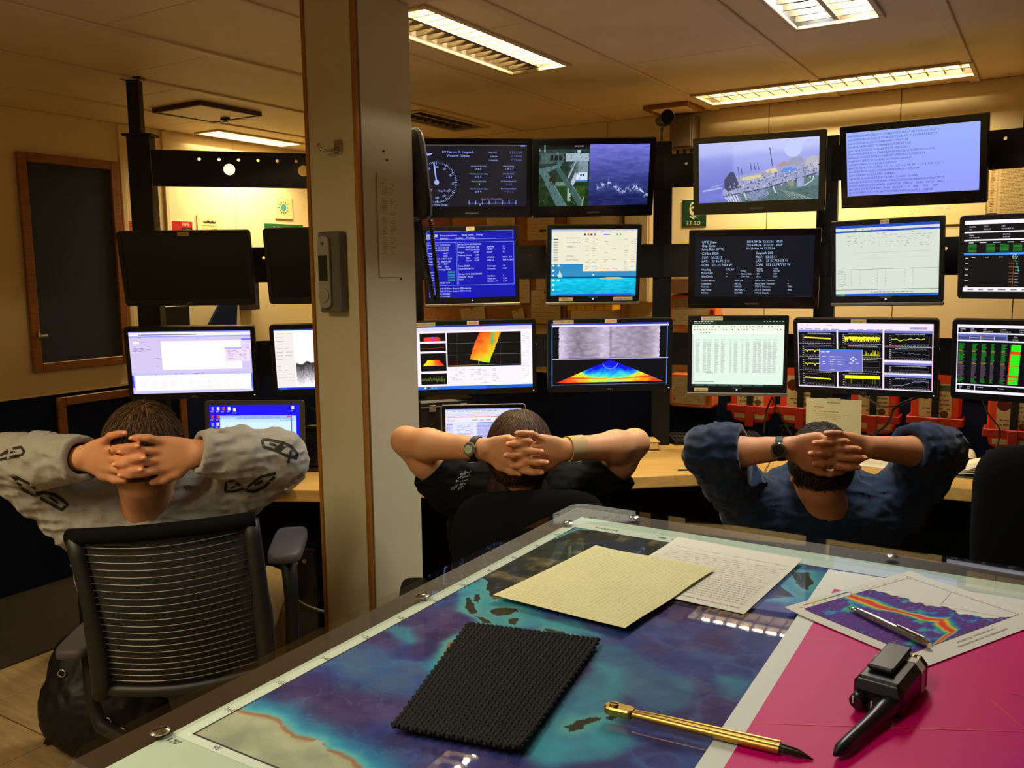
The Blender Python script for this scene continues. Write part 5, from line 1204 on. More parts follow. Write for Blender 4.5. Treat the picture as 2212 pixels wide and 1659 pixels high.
# open notebook with a curled page
np_ = deskpt(2120, 1030); Rn = frame((dv[0], dv[1], 0)); t = thing('notebook', 'open notebook with a curled white page on the right desk', 'notebook', np_ + np.array([.06, .03, 0]), Rn)
g = G(); g.box((0, 0, .003), (.40, .21, .005), None, .001); g.build('cover', mat('green_cover', rgb(70, 84, 62), .6), t)
for k in range(4):
    P = np.zeros((2, 16, 3))
    for j in range(16):
        u = j / 15; x = -.19 + .19 * u * 1.0
        z = .008 + k * .002 + (.018 + .012 * k) * math.sin(min(1, u * 1.05) * math.pi * .86) * u
        P[:, j] = [(x + .03 * math.sin(u * 3) * (k / 3), -.10 + .004 * k, z), (x + .03 * math.sin(u * 3) * (k / 3), .10, z)]
    g = G(); g.sheet(P); g.build('page', M_PAPER, t, True)
g = G(); g.box((.10, 0, .009), (.19, .20, .006), None, .001); g.build('page_block', M_PAPER, t)
g = W(); q = deskpt(1925, 1010); g.box(q + np.array([0, .06, .0015]), (.22, .16, .002), frame((dv[0], dv[1], 0))); tag(g.build('paper_sheet', M_PAPER, None, False), 'white paper sheet on the desk beyond the third person arm', 'paper')

# note sheet hanging under the graph monitor
p0 = aty(1800, 898, 3.36); t = thing('note_sheet', 'cream note sheet hanging under the graph monitor', 'paper', p0, rotm(-28, 6, 0))
cv = Canvas(.205, .135); cv.rect(0, 0, 1, 1, (214, 200, 150)).layer(); cv.words(.14, .32, .27, .02, (140, 126, 90), rn, .03, .08, .01); cv.words(.14, .6, .40, .02, (130, 116, 84), rn, .02, .06, .01)
for k in range(4): cv.words(.18, .8 - .08 * k, .47 + k * .05, .012, (166, 152, 112), rn, .02, .06, .01)
cv.build('sheet', PRINT, t); g = G(); g.quad((-.1025, .0006, .0675), (.1025, .0006, .0675), (.1025, .0006, -.0675), (-.1025, .0006, -.0675)); g.build('sheet_back', M_PAPER, t)
g = G(); g.box((0, -.0008, .062), (.05, .0008, .018)); g.build('tape', M_STICK, t)
# cables below the screens
def cable(label, pts, r=.0035, m_=None):
    P = np.array(pts); n = 26; t_ = np.linspace(0, len(P) - 1, n); out = []
    for s in t_:
        i = min(int(s), len(P) - 2); u = s - i; p0_, p1_, p2_, p3_ = P[max(i - 1, 0)], P[i], P[i + 1], P[min(i + 2, len(P) - 1)]
        out.append(.5 * ((2 * p1_) + (-p0_ + p2_) * u + (2 * p0_ - 5 * p1_ + 4 * p2_ - p3_) * u ** 2 + (-p0_ + 3 * p1_ - 3 * p2_ + p3_) * u ** 3))
    g = W(); g.tube(out, r, 7); return tag(g.build('cable', m_ or M_BLK, None, True), label, 'cable')
M_GCAB = mat('grey_cable', rgb(92, 88, 84), .5)
cable('grey cable looping below the graph monitor', [aty(1870, 855, 3.50), aty(1905, 878, 3.5), aty(1950, 872, 3.5), aty(1985, 850, 3.5)], .004, M_GCAB)
cable('thick black cable curving down to the desk right of the note sheet', [aty(1990, 855, 3.5), aty(1935, 880, 3.5), aty(1918, 915, 3.55), aty(1885, 938, 3.6), aty(1820, 950, 3.66)], .006)
cable('thin black cable hanging below the green number monitor', [aty(2122, 862, 3.4), aty(2135, 895, 3.42), aty(2160, 930, 3.45), aty(2150, 975, 3.42)], .0035)
cable('thin black cable forked below the spreadsheet monitor', [aty(1668, 858, 3.74), aty(1655, 890, 3.76), aty(1650, 935, 3.8)], .004)
cable('thin black cable right of the fork below the spreadsheet monitor', [aty(1668, 858, 3.74), aty(1682, 890, 3.78), aty(1710, 940, 3.82)], .003)
cable('grey cable trailing on the floor beside the pillar', [aty(640, 1215, 2.9), aty(632, 1275, 2.9), aty(655, 1305, 2.95), aty(708, 1324, 3.0)], .005, M_GCAB)
cable('black cable behind the laptop beside the pillar', [aty(650, 862, 3.7), aty(672, 880, 3.7), aty(700, 890, 3.75)], .005)

# ================================================================== things on the back wall
def on_wall(px, py, off, wall_='b'): return bwall(px, py, off) if wall_ == 'b' else lwall(px, py, off)
RB, RL = frame(-D2), frame(D1)
def wall_sign(name, label, cat, corners, wall_, draw, th=.003, frame_m=None, split=False):
    (x0, y0), (x1, y1) = corners; a, b = on_wall(x0, y0, .004, wall_), on_wall(x1, y1, .004, wall_)
    R = RB if wall_ == 'b' else RL; hd = R[:, 0]; c = (a + b) / 2; w = abs((b - a) @ hd); h = abs(a[2] - b[2])
    t = thing(name, label, cat, c, R)
    g = G(); g.box((0, 0, 0), (w, th, h)); g.build('backing', frame_m or M_PAPER, t)
    cv = Canvas(w * .995, h * .995); draw(cv); cv.build('print', PRINT, t, off=(0, -th / 2 - .0006, 0))
    return t
def d_eebd(c):
    c.rect(0, 0, 1, 1, (26, 62, 36)); c.layer(); W_ = (222, 214, 170)
    c.poly([(.30, .30), (.36, .12), (.5, .06), (.64, .12), (.72, .3), (.68, .5), (.58, .58), (.40, .58), (.32, .5)], W_); c.layer(); c.poly([(.36, .34), (.66, .30), (.62, .44), (.53, .36), (.46, .46)], (26, 62, 36)); c.poly([(.34, .28), (.40, .16), (.52, .12), (.66, .26), (.5, .24)], (40, 80, 50)); c.poly([(.44, .62), (.56, .60), (.6, .68), (.5, .74), (.42, .70)], W_); c.disc(.53, .68, .05, (26, 62, 36)); c.line([(.32, .62), (.44, .68)], .05, W_)
    c.text('E.E.B.D.', .5, .95, .2, W_, 'c', .95)
wall_sign('safety_sign', 'green sign with a breathing mask and E.E.B.D. lettering', 'sign', ((1474, 433), (1526, 488)), 'b', d_eebd)
def d_list(c):
    c.rect(0, 0, 1, 1, (216, 190, 138)); c.layer()
    for k in range(34): c.words(.08, rn.uniform(.5, .95), .04 + k * .028, .010, (140, 112, 70), rn, .04, .14, .02)
wall_sign('notice_list', 'tall list of small print on the wall beside the log television', 'notice', ((2158, 362), (2235, 470)), 'b', d_list)
def d_list2(c):
    c.rect(0, 0, 1, 1, (214, 186, 132)); c.layer()
    for k in range(26): c.rect(.3, .03 + k * .037, .3 + rn.uniform(.2, .4), .045 + k * .037, (120, 60, 40) if k % 5 == 0 else (120, 96, 60))
wall_sign('notice_list', 'narrow column of marks on the wall left of the print list', 'notice', ((2136, 366), (2152, 460)), 'b', d_list2)
def d_map(c):
    c.rect(0, 0, 1, 1, (230, 208, 150)); c.layer()
    for k in range(70): x, y = rn.gauss(.5, .2), rn.gauss(.5, .22); c.rect(x, y, x + .012, y + .012, (170, 110, 70))
    c.frame(.5, .3, .62, .55, .02, (226, 200, 140))
wall_sign('wall_chart', 'pale wall chart with small brown marks above the blue-bar monitor', 'chart', ((1880, 438), (2128, 482)), 'b', d_map)
# cork board with papers
M_CORK = mat('cork', rgb(158, 104, 48), 0.9, var=0.25, scale=60)
ca, cb = on_wall(904, 440, .012), on_wall(1222, 700, .012); w = abs((cb - ca) @ RB[:, 0]); h = abs(ca[2] - cb[2]); cc = (ca + cb) / 2
cork = thing('cork_board', 'cork pin board on the back wall behind the blue text monitor', 'notice board', cc, RB)
g = G(); g.box((0, 0, 0), (w, .014, h)); g.build('cork', M_CORK, cork)
for s in (-1, 1): g = G(); g.box((0, -.002, s * h / 2), (w + .03, .02, .016), None, .002); g.build('frame_rail', M_OAK, cork); g = G(); g.box((s * w / 2, -.002, 0), (.016, .02, h), None, .002); g.build('frame_stile', M_OAK, cork)
for lb, c0, c1, tw in (('pinned sheet with a dark photograph above the island monitor', (1139, 460), (1198, 518), 0), ('pinned note above the blue text monitor', (1051, 468), (1112, 490), 0), ('pinned sheet cut by the edge of the blue text monitor', (1122, 600), (1144, 655), 0), ('long pinned sheet below the middle bar', (1147, 627), (1211, 700), 0), ('slanted pinned sheet below the blue text monitor', (996, 664), (1048, 698), -6), ('pinned sheet over the narrow gap below the middle bar', (1158, 598), (1185, 626), 0), ('small curled note pinned above the swath monitor', (1108, 668), (1133, 700), -14), ('pinned card behind the weather display', (900, 470), (973, 486), 0)):
    a, b = on_wall(*c0, .026), on_wall(*c1, .026); w_ = abs((b - a) @ RB[:, 0]); h_ = abs(a[2] - b[2])
    red = 'card' in lb
    def dd(c, red=red):
        c.rect(0, 0, 1, 1, (110, 44, 34) if red else (206, 182, 132)); c.layer()
        for k in range(6): c.words(.12, .85, .2 + k * .12, .03, (150, 80, 60) if red else (170, 146, 102), rn, .05, .2, .04, .8)
        if 'photograph' in lb: c.rect(.45, .62, .75, .70, (60, 44, 28))
    t = thing('pinned_paper', lb, 'paper', (a + b) / 2, RB @ rotm(0, 0, tw)); cv = Canvas(w_, h_); dd(cv); cv.build('sheet', PRINT, t, off=(0, -.001, 0)); g = G(); g.box((0, 0, 0), (w_, .001, h_)); g.build('sheet_back', M_PAPER, t)
    g = G(); g.lathe([(.003, 0), (.006, .006), (.004, .010)], 10, (0, -.002, h_ * .45), rotm(0, 90, 0)); g.build('pin', M_RED, t)
# off-white wall cabinet
def wall_box(name, label, cat, c0, c1, depth, m_, door=True, wall_='b'):
    a, b = on_wall(*c0, depth, wall_), on_wall(*c1, depth, wall_); R = RB if wall_ == 'b' else RL
    nrm = D1 if wall_ == 'b' else D2; c = (a + b) / 2 + nrm * depth / 2; w = abs((b - a) @ R[:, 0]); h = abs(a[2] - b[2])
    t = thing(name, label, cat, c, R); g = G(); g.box((0, .001, 0), (w, depth - .004, h), None, .004); g.build('body', m_, t)
    if door: g = G(); g.box((0, -depth / 2 - .003, 0), (w - .016, .008, h - .016), None, .003); g.build('door', m_, t)
    return t, w, h
M_CAB = mat('off_white_cabinet', rgb(196, 172, 122), 0.5, var=.06, scale=4)
cab, w, h = wall_box('wall_cabinet', 'off-white wall cabinet behind the island monitor', 'cabinet', (1232, 452), (1342, 696), .10, M_CAB)
g = G(); g.box((w * .38, -.062, 0), (.014, .012, .06), None, .003); g.build('handle', M_SILV, cab)
cab2, w, h = wall_box('wall_cabinet', 'narrow off-white cabinet beside the centre rack post', 'cabinet', (1348, 440), (1402, 655), .12, M_CAB)
g = G(); g.box((-w * .3, -.07, 0), (.010, .010, .05), None, .003); g.build('handle', M_SILV, cab2)
ya, yb_ = on_wall(1228, 648, .22), on_wall(1328, 672, .22); t = thing('file_bin', 'yellow plastic bin below the island monitor', 'bin', (ya + yb_) / 2, RB)
M_YEL = mat('yellow_plastic', rgb(222, 166, 20), .45); w = abs((yb_ - ya) @ RB[:, 0]); g = G(); g.box((0, .03, 0), (w, .09, .055), None, .006); g.build('body', M_YEL, t)
for k in range(5): g = G(); g.box((-w / 2 + (k + .5) * w / 5, -.017, -.002), (w / 5 - .006, .008, .05), None, .003); g.build('rib', M_YEL, t)
# electrical box, camera and bracket near the ceiling
eb, w, h = wall_box('electrical_box', 'grey-brown electrical box near the ceiling above the deck television', 'box', (1446, 252), (1496, 318), .11, mat('aged_grey_box', rgb(96, 78, 56), .6))
for s in (-1, 0, 1): g = G(); g.tube([(s * w * .3, 0, -h / 2), (s * w * .3, 0, -h / 2 - .05)], .008, 8); g.build('conduit', M_BLACKMETAL, eb)
cp = aty(1436, 258, 3.98); t = thing('security_camera', 'small grey security camera on top of the centre rack post', 'camera', (.70, 4.06, 2.165), rotm(10, 0, 0))
g = G(); g.tube([(0, .02, 0), (0, .02, .06)], .008, 8); g.build('stalk', M_SILV, t, True)
g = G(); g.lathe([(.018, -.05), (.024, -.045), (.026, .02), (.02, .05)], 16, (0, .0, .085), rotm(0, 100, 0)); g.build('body', M_BLK, t, 35)
g = G(); g.lathe([(.030, -.002), (.032, .0), (.030, .004)], 18, (0, -.052, .095), rotm(0, 100, 0)); g.build('lens_hood', M_BLACKMETAL, t, 35)
# red-orange breathing apparatus cases in holders, along the lower wall
M_ORANGE = mat('orange_red_case', rgb(226, 66, 34), .5, var=.08, scale=30); M_HOLD = mat('red_holder', rgb(168, 38, 22), .55); M_STRAP = mat('black_strap', rgb(16, 15, 15), .8)
def d_caselabel(c):
    c.rect(0, 0, 1, 1, (198, 176, 132)); c.layer(); c.rect(.45, .04, 1, .2, (80, 96, 60)); c.disc(.2, .28, .16, (92, 30, 20), 18); c.disc(.78, .82, .1, (100, 70, 40), 12)
    for k in range(5): c.words(.1 if k > 2 else .45, .95, .34 + k * .12, .04, (120, 100, 70), rn, .05, .2, .03, .8)
for i, (px, py) in enumerate(((1627, 868), (1735, 872), (1890, 888), (2022, 893), (2190, 920))):
    c = bwall(px, py, .10); t = thing('breathing_case', ['orange-red case under the spreadsheet monitor', 'orange-red case left of the cream note sheet', 'orange-red case right of the cream note sheet', 'orange-red case above the right elbow of the third person', 'orange-red case at the right edge under the number monitor'][i] + ' in a red wall holder', 'case', c, RB, 'breathing cases along the lower wall')
    w = .205
    g = G(); P = [(-w / 2, .16), (-w / 2 + .0, -.04), (-w / 2 + .012, -.085), (-w / 2 + .04, -.10), (w / 2 - .04, -.10), (w / 2 - .012, -.085), (w / 2, -.04), (w / 2, .16), (w / 2 - .03, .20), (-w / 2 + .03, .20)]
    g.prism(P, .09, None, -.05, .008); g.build('shell', M_ORANGE, t)
    cv = Canvas(w * .66, .17); d_caselabel(cv); cv.build('label_plate', PRINT, t, off=(.0, -.0515, .06))
    for s in (-1, 1): g = G(); g.box((s * .048, -.0515, -.068), (.062, .003, .022)); g.build('white_tag', M_STICK, t)
    g = G(); g.box((0, -.062, -.028), (w + .03, .012, .036), None, .003)
    for s in (-1, 1): g.box((s * (w / 2 + .010), -.01, -.028), (.012, .10, .036), None, .002)
    g.build('holder_band', M_HOLD, t); g = G(); g.box((0, -.066, -.065), (.042, .014, .11), None, .004); g.build('holder_clip', M_HOLD, t)
    g = G(); g.box((0, -.058, .075), (.03, .012, .18), None, .003); g.build('strap', M_STRAP, t)
# orange-edged document cases beside the centre post
for i, (c0, c1, lb) in enumerate((((1446, 636), (1546, 712), 'orange-edged clear document case behind the dates television'), ((1446, 806), (1540, 884), 'orange-edged clear document case below the centre post'))):
    a, b = bwall(*c0, .10), bwall(*c1, .10); w = abs((b - a) @ RB[:, 0]); h = abs(a[2] - b[2]); t = thing('document_case', lb, 'case', (a + b) / 2 + D1 * .045, RB)
    M_OR2 = mat('pale_orange_plastic', rgb(232, 122, 56), .45); g = G(); g.prism(rrect(w, h, .02, 4), .085, None, -.04, .006); g.build('shell', M_OR2, t)
    cv = Canvas(w * .76, h * .8); cv.rect(0, 0, 1, 1, (178, 156, 112)).layer()
    for k in range(9): cv.words(.08, .95, .12 + k * .1, .02, (140, 118, 80), rn, .03, .12, .02, .7)
    cv.rect(.06, .78, .08, .88, (50, 40, 24)); cv.rect(.8, .76, .82, .88, (50, 40, 24)); cv.build('front_window', PRINT, t, off=(-w * .06, -.0412, 0))
    g = G(); g.box((w * .42, -.044, h * .0), (.02, .01, .03), None, .003); g.build('latch', M_RED, t)
wall_box('archive_box', 'plain brown box on the wall above the upper document case', 'box', (1448, 601), (1505, 634), .12, mat('brown_card', rgb(120, 82, 52), .8), False)
# ================================================================== things on the left wall
def d_fire(c): c.rect(0, 0, 1, 1, (186, 34, 28)); c.layer(); c.text('FIRE', .68, .24, .26, (240, 214, 170), 'c'); c.rect(.46, .32, .98, .62, (40, 24, 18)); c.layer(); c.text('ALARM', .72, .55, .2, (230, 200, 150), 'c', .8); c.rect(.36, 0, .40, 1, (140, 24, 20))
wall_sign('fire_sign', 'red FIRE sign above the switched-off monitor', 'sign', ((370, 477), (417, 520)), 'l', d_fire)
def d_ship(c):
    c.rect(0, 0, 1, 1, (236, 216, 150)); c.layer(); c.poly([(.22, .16), (.25, .2), (.74, .2), (.78, .14), (.68, .16), (.62, .12), (.54, .16), (.44, .12), (.36, .16)], (60, 44, 20))
    for k in range(5): c.words(.2 - .02 * k, .84, .26 + k * .07, .018, (130, 108, 60), rn, .04, .12, .02)
wall_sign('ship_notice', 'cream notice with a small ship silhouette beside the FIRE sign', 'notice', ((425, 462), (482, 560)), 'l', d_ship)
def d_logo(c):
    A = c.h / c.w
    c.rect(0, 0, 1, 1, (238, 218, 156)); c.layer(); c.disc(.5, .5, .17, (70, 150, 160)); c.disc(.5, .5, .34, (140, 120, 78), 26, .33)
    for k in range(12):
        a = k * math.pi / 6; c.poly([(.5 + .33 * math.cos(a) * A, .5 + .33 * math.sin(a)), (.5 + .22 * math.cos(a + .18) * A, .5 + .22 * math.sin(a + .18)), (.5 + .22 * math.cos(a - .18) * A, .5 + .22 * math.sin(a - .18))][::-1], (40, 34, 20))
    for k in range(28): a = k * 2 * math.pi / 28; c.rect(.5 + .43 * math.cos(a) * A - .015, .5 + .43 * math.sin(a) - .02, .5 + .43 * math.cos(a) * A + .015, .5 + .43 * math.sin(a) + .02, (150, 130, 84))
wall_sign('round_emblem', 'round emblem with a teal globe and ring of points', 'emblem', ((592, 423), (632, 474)), 'l', d_logo)
def d_emer(c): c.rect(0, 0, 1, 1, (30, 96, 44)); c.layer(); c.text('EMERGENCY', .5, .30, .24, (236, 226, 150), 'c', .86); c.text('EXIT', .5, .68, .24, (236, 226, 150), 'c', .9)
def d_emer2(c): c.rect(0, 0, 1, 1, (30, 96, 44)); c.layer(); c.text('EMERGENCY', .5, .55, .46, (236, 226, 150), 'c', .95)
wall_sign('safety_sign', 'green EMERGENCY sign above the half hidden dark monitor', 'sign', ((570, 482), (655, 512)), 'l', d_emer2)
def d_pink(c): c.rect(0, 0, 1, 1, (206, 96, 72)); c.layer(); c.words(.1, .9, .3, .08, (170, 60, 50), rn, .1, .3, .05)
wall_sign('red_notice', 'faded red notice left of the rack post', 'notice', ((277, 477), (310, 520)), 'l', d_pink)
wall_box('wall_box', 'dark purple-brown box on the left wall behind the dark monitors', 'box', (532, 606), (563, 668), .08, mat('purple_brown', rgb(48, 34, 38), .6), False, 'l')
a, b, c_ = lwall(452, 702, .03), lwall(512, 702, .03), lwall(514, 655, .03); d_ = lwall(476, 655, .03)
t = thing('wall_pennant', 'dark navy slanted panel on the left wall above the plot monitor', 'panel', (a + c_) / 2, RL)
pl = [((q - (a + c_) / 2) @ RL) for q in (a, b, c_, d_)]; g = G(); g.prism([(q[0], q[2]) for q in pl], .02, None, 0, .003); g.build('panel', M_NAVY, t)
ba, bb_ = lwall(350, 670, .05), lwall(412, 700, .05)
wall_box('wall_box', 'black box on the left wall between the dark monitor and the plot monitor', 'box', (353, 662), (413, 712), .10, M_BLK, False, 'l')

# ================================================================== things on the pillar
M_CHROME = mat('chrome', rgb(205, 200, 190), .12, 1.0)
RPL, RPR = frame(-D2), frame(D1)          # left-near face and right face of the pillar
hk = pillar_left(726, 318); t = thing('coat_hook', 'chrome coat hook high on the pillar', 'hook', hk - .006 * D1, RPL)
g = G(); g.box((.012, 0, .0), (.028, .012, .04), None, .004); g.build('back_plate', M_CHROME, t); g = G(); g.tube([(.008, -.006, -.01), (-.006, -.02, -.016), (-.022, -.034, -.010), (-.030, -.036, .008)], [.006, .006, .005, .005], 8); g.build('prong', M_CHROME, t, True)
rc = pillar_left(729, 588); t = thing('wall_controller', 'grey wall handset in a holder on the pillar', 'controller', rc - .02 * D1, RPL)
M_GREYP = mat('mid_grey_plastic', rgb(98, 96, 84), .5); M_LGREY = mat('light_grey_plastic', rgb(150, 148, 132), .45)
g = G(); g.prism(rrect(.085, .24, .008, 3), .034, None, -.016, .004); g.build('holder', M_GREYP, t)
g = G(); g.prism(rrect(.046, .215, .02, 4, -.012, 0), .012, None, -.028, .003); f_ = g.build('handset', M_LGREY, t)
g = G(); g.box((-.012, -.0285, .012), (.034, .003, .075)); g.build('display', mat('dark_olive_display', rgb(44, 46, 28), .3), f_)
g = G(); g.lathe([(.021, 0), (.021, .004), (.017, .006)], 20, (-.012, -.028, -.068), rotm(0, 90, 0)); g.build('dial', M_LGREY, f_, 35); g = G(); g.lathe([(.006, 0), (.005, .003)], 12, (-.012, -.028, .085), rotm(0, 90, 0)); g.build('button', M_GREYP, f_)
pa_, pb_ = pillar_right(812, 372), pillar_right(862, 598); pc = (pa_ + pb_) / 2; w = abs((pb_ - pa_) @ RPR[:, 0]); h = abs(pa_[2] - pb_[2])
t = thing('phone_list', 'narrow faded paper list taped to the pillar', 'paper', pc - .003 * D2 * 1, RPR)
cv = Canvas(w, h); cv.rect(0, 0, 1, 1, (206, 200, 166)).layer()
for k in range(34):
    if k % 9 == 6: continue
    cv.words(.2, .42, .1 + k * .021, .008, (150, 144, 116), rn, .06, .15, .03); cv.words(.6, .85, .1 + k * .021, .008, (150, 144, 116), rn, .06, .15, .03, .7)
cv.text('LIST', .3, .07, .03, (120, 114, 92)); cv.build('sheet', PRINT, t, off=(0, -.0012, 0)); g = G(); g.box((0, 0, 0), (w, .001, h)); g.build('sheet_back', M_PAPER, t)
for px, py, lb in ((828, 327, 'dark screw head high on the right face of the pillar'), (835, 346, 'small dark nail hole mark on the right face of the pillar'), (866, 602, 'dark screw below the pillar list')):
    q = pillar_right(px, py); g = W(); g.lathe([(.0035, 0), (.003, .003)], 10, q - .0005 * D2, RPR @ rotm(0, 90, 0)); tag(g.build('screw', M_BLACKMETAL, None), lb, 'screw')
# telephone handset with coiled cord, on the far right edge of the pillar
ph = aty(908, 375, 2.88); t = thing('telephone_handset', 'black telephone handset with a coiled cord hanging beside the pillar', 'telephone', ph, rotm(-6, 0, 0))
g = G(); g.box((-.035, .02, -.02), (.06, .05, .26), None, .012); g.build('cradle', M_BLK, t)
prof = [(-.03, .135), (.0, .14), (.014, .125), (.022, .09), (.028, .04), (.034, -.04), (.040, -.09), (.038, -.135), (.02, -.15), (-.03, -.145)]
g = G(); g.prism(prof[::-1], .05, None, -.055, .010); g.build('handset', M_BLK, t, 40)
pts = [];
for k in range(1100):
    u = k / 1099; a = k * .7; cx_ = .012 + .03 * math.sin(u * math.pi) + (.0 if u < .5 else .012); cz_ = -.15 - .26 * (math.sin(u * math.pi)) 
    pts.append((cx_ - .012 + .024 * u + .0065 * math.cos(a), -.03 + .0065 * math.sin(a), cz_))
g = G(); g.tube(pts, .0022, 5); g.build('coiled_cord', M_BLK, t, True)
# ================================================================== chart table in the foreground
TC = atz(1258, 1094, TABLE_Z)
U_, V_ = -D2, -D1
RT = np.stack([U_, -UP, D1], 1)                     # flat picture frame: x right, picture-up away from the camera
def tp(u, v, z=0.0): return TC + U_ * u + V_ * v + UP * z
def uv(px, py, z=TABLE_Z + .006): q = atz(px, py, z) - TC; return np.array([q @ U_, q @ V_])
M_BROWN = mat('dark_brown_table_rim', rgb(58, 44, 32), .45, var=.25, scale=20, stretch=(1, 6, 1)); M_PALE = mat('pale_green_table_board', rgb(196, 214, 196), .5)
M_CABD = mat('dark_wood_cabinet', rgb(44, 28, 18), .55, var=.3, scale=8, stretch=(1, 1, 6)); M_STEEL = mat('stainless_screw', rgb(200, 196, 186), .2, 1.0)
TU, TV = 1.75, 1.10
table = thing('chart_table', 'large chart table with a clear acrylic cover in the foreground', 'table', tp(.8, .55, -TABLE_Z))
g = W(); g.box(tp(TU / 2 - .008, TV / 2, -.022), (TU + .016, TV, .040), RG, .006); g.build('table_top', M_BROWN, table)
g = W(); g.box(tp(TU / 2 + .017, (TV + .07) / 2, -.001), (TU - .034, TV - .07, .002), RG); g.build('board', M_PALE, table)
g = W(); g.box(tp(TU / 2 + .03, TV / 2 + .02, -TABLE_Z / 2 - .02), (TU - .10, TV - .12, TABLE_Z - .045), RG, .004); cabm = g.build('cabinet', M_CABD, table)
for k in range(5):
    g = W(); g.box(tp(.078, TV / 2 + .02, -.12 - k * .17), (.012, TV - .2, .15), RG, .004); dr = g.build('drawer_front', M_CABD, table)
    g = W(); g.box(tp(.066, TV / 2 + .02, -.12 - k * .17), (.016, .12, .014), RG, .004); g.build('handle', M_STEEL, dr)
# clear cover sheet
def glass_mat():
    mt = bpy.data.materials.new('clear_acrylic'); mt.use_nodes = True; nt = mt.node_tree; nt.nodes.clear()
    o = nt.nodes.new('ShaderNodeOutputMaterial'); tr = nt.nodes.new('ShaderNodeBsdfTransparent'); gl = nt.nodes.new('ShaderNodeBsdfGlossy'); mx = nt.nodes.new('ShaderNodeMixShader'); fr = nt.nodes.new('ShaderNodeFresnel')
    tr.inputs[0].default_value = (.97, .985, .975, 1); gl.inputs['Roughness'].default_value = .02; fr.inputs[0].default_value = 1.49
    ge = nt.nodes.new('ShaderNodeNewGeometry'); su = nt.nodes.new('ShaderNodeMath'); su.operation = 'SUBTRACT'; su.inputs[0].default_value = 1.0; mu = nt.nodes.new('ShaderNodeMath'); mu.operation = 'MULTIPLY'
    nt.links.new(ge.outputs['Backfacing'], su.inputs[1]); nt.links.new(fr.outputs[0], mu.inputs[0]); nt.links.new(su.outputs[0], mu.inputs[1]); nt.links.new(mu.outputs[0], mx.inputs[0]); nt.links.new(tr.outputs[0], mx.inputs[1]); nt.links.new(gl.outputs[0], mx.inputs[2]); nt.links.new(mx.outputs[0], o.inputs[0]); return mt
M_ACR = glass_mat()
g = W(); P = []
cu, cvv = TU / 2 - .006, TV / 2
for x, z in rrect(TU + .018, TV + .004, .03, 5): P.append((x, z))
k = len(P); lo = np.array([tp(cu + x, cvv - z, .0012) for x, z in P]); hi = np.array([tp(cu + x, cvv - z, .006) for x, z in P])
g.add(np.concatenate([lo, hi]), [tuple(range(k))[::-1], tuple(range(k, 2 * k))] + [(j, (j + 1) % k, k + (j + 1) % k, k + j) for j in range(k)])
g.build('acrylic_cover', M_ACR, table)
for px, py in ((345, 1580), (912, 1287), (1227, 1129), (1370, 1117), (1927, 1201)):
    u, v = uv(px, py); g = W(); g.lathe([(.0105, 0), (.0105, .001), (.007, .003), (.0, .0035)], 16, tp(u, v, .006)); sc_ = g.build('cover_screw', M_STEEL, table, 40)
    g = W(); g.box(tp(u, v, .0095), (.014, .0015, .001), frame((1, .6, 0))); g.build('slot', M_BROWN, sc_)
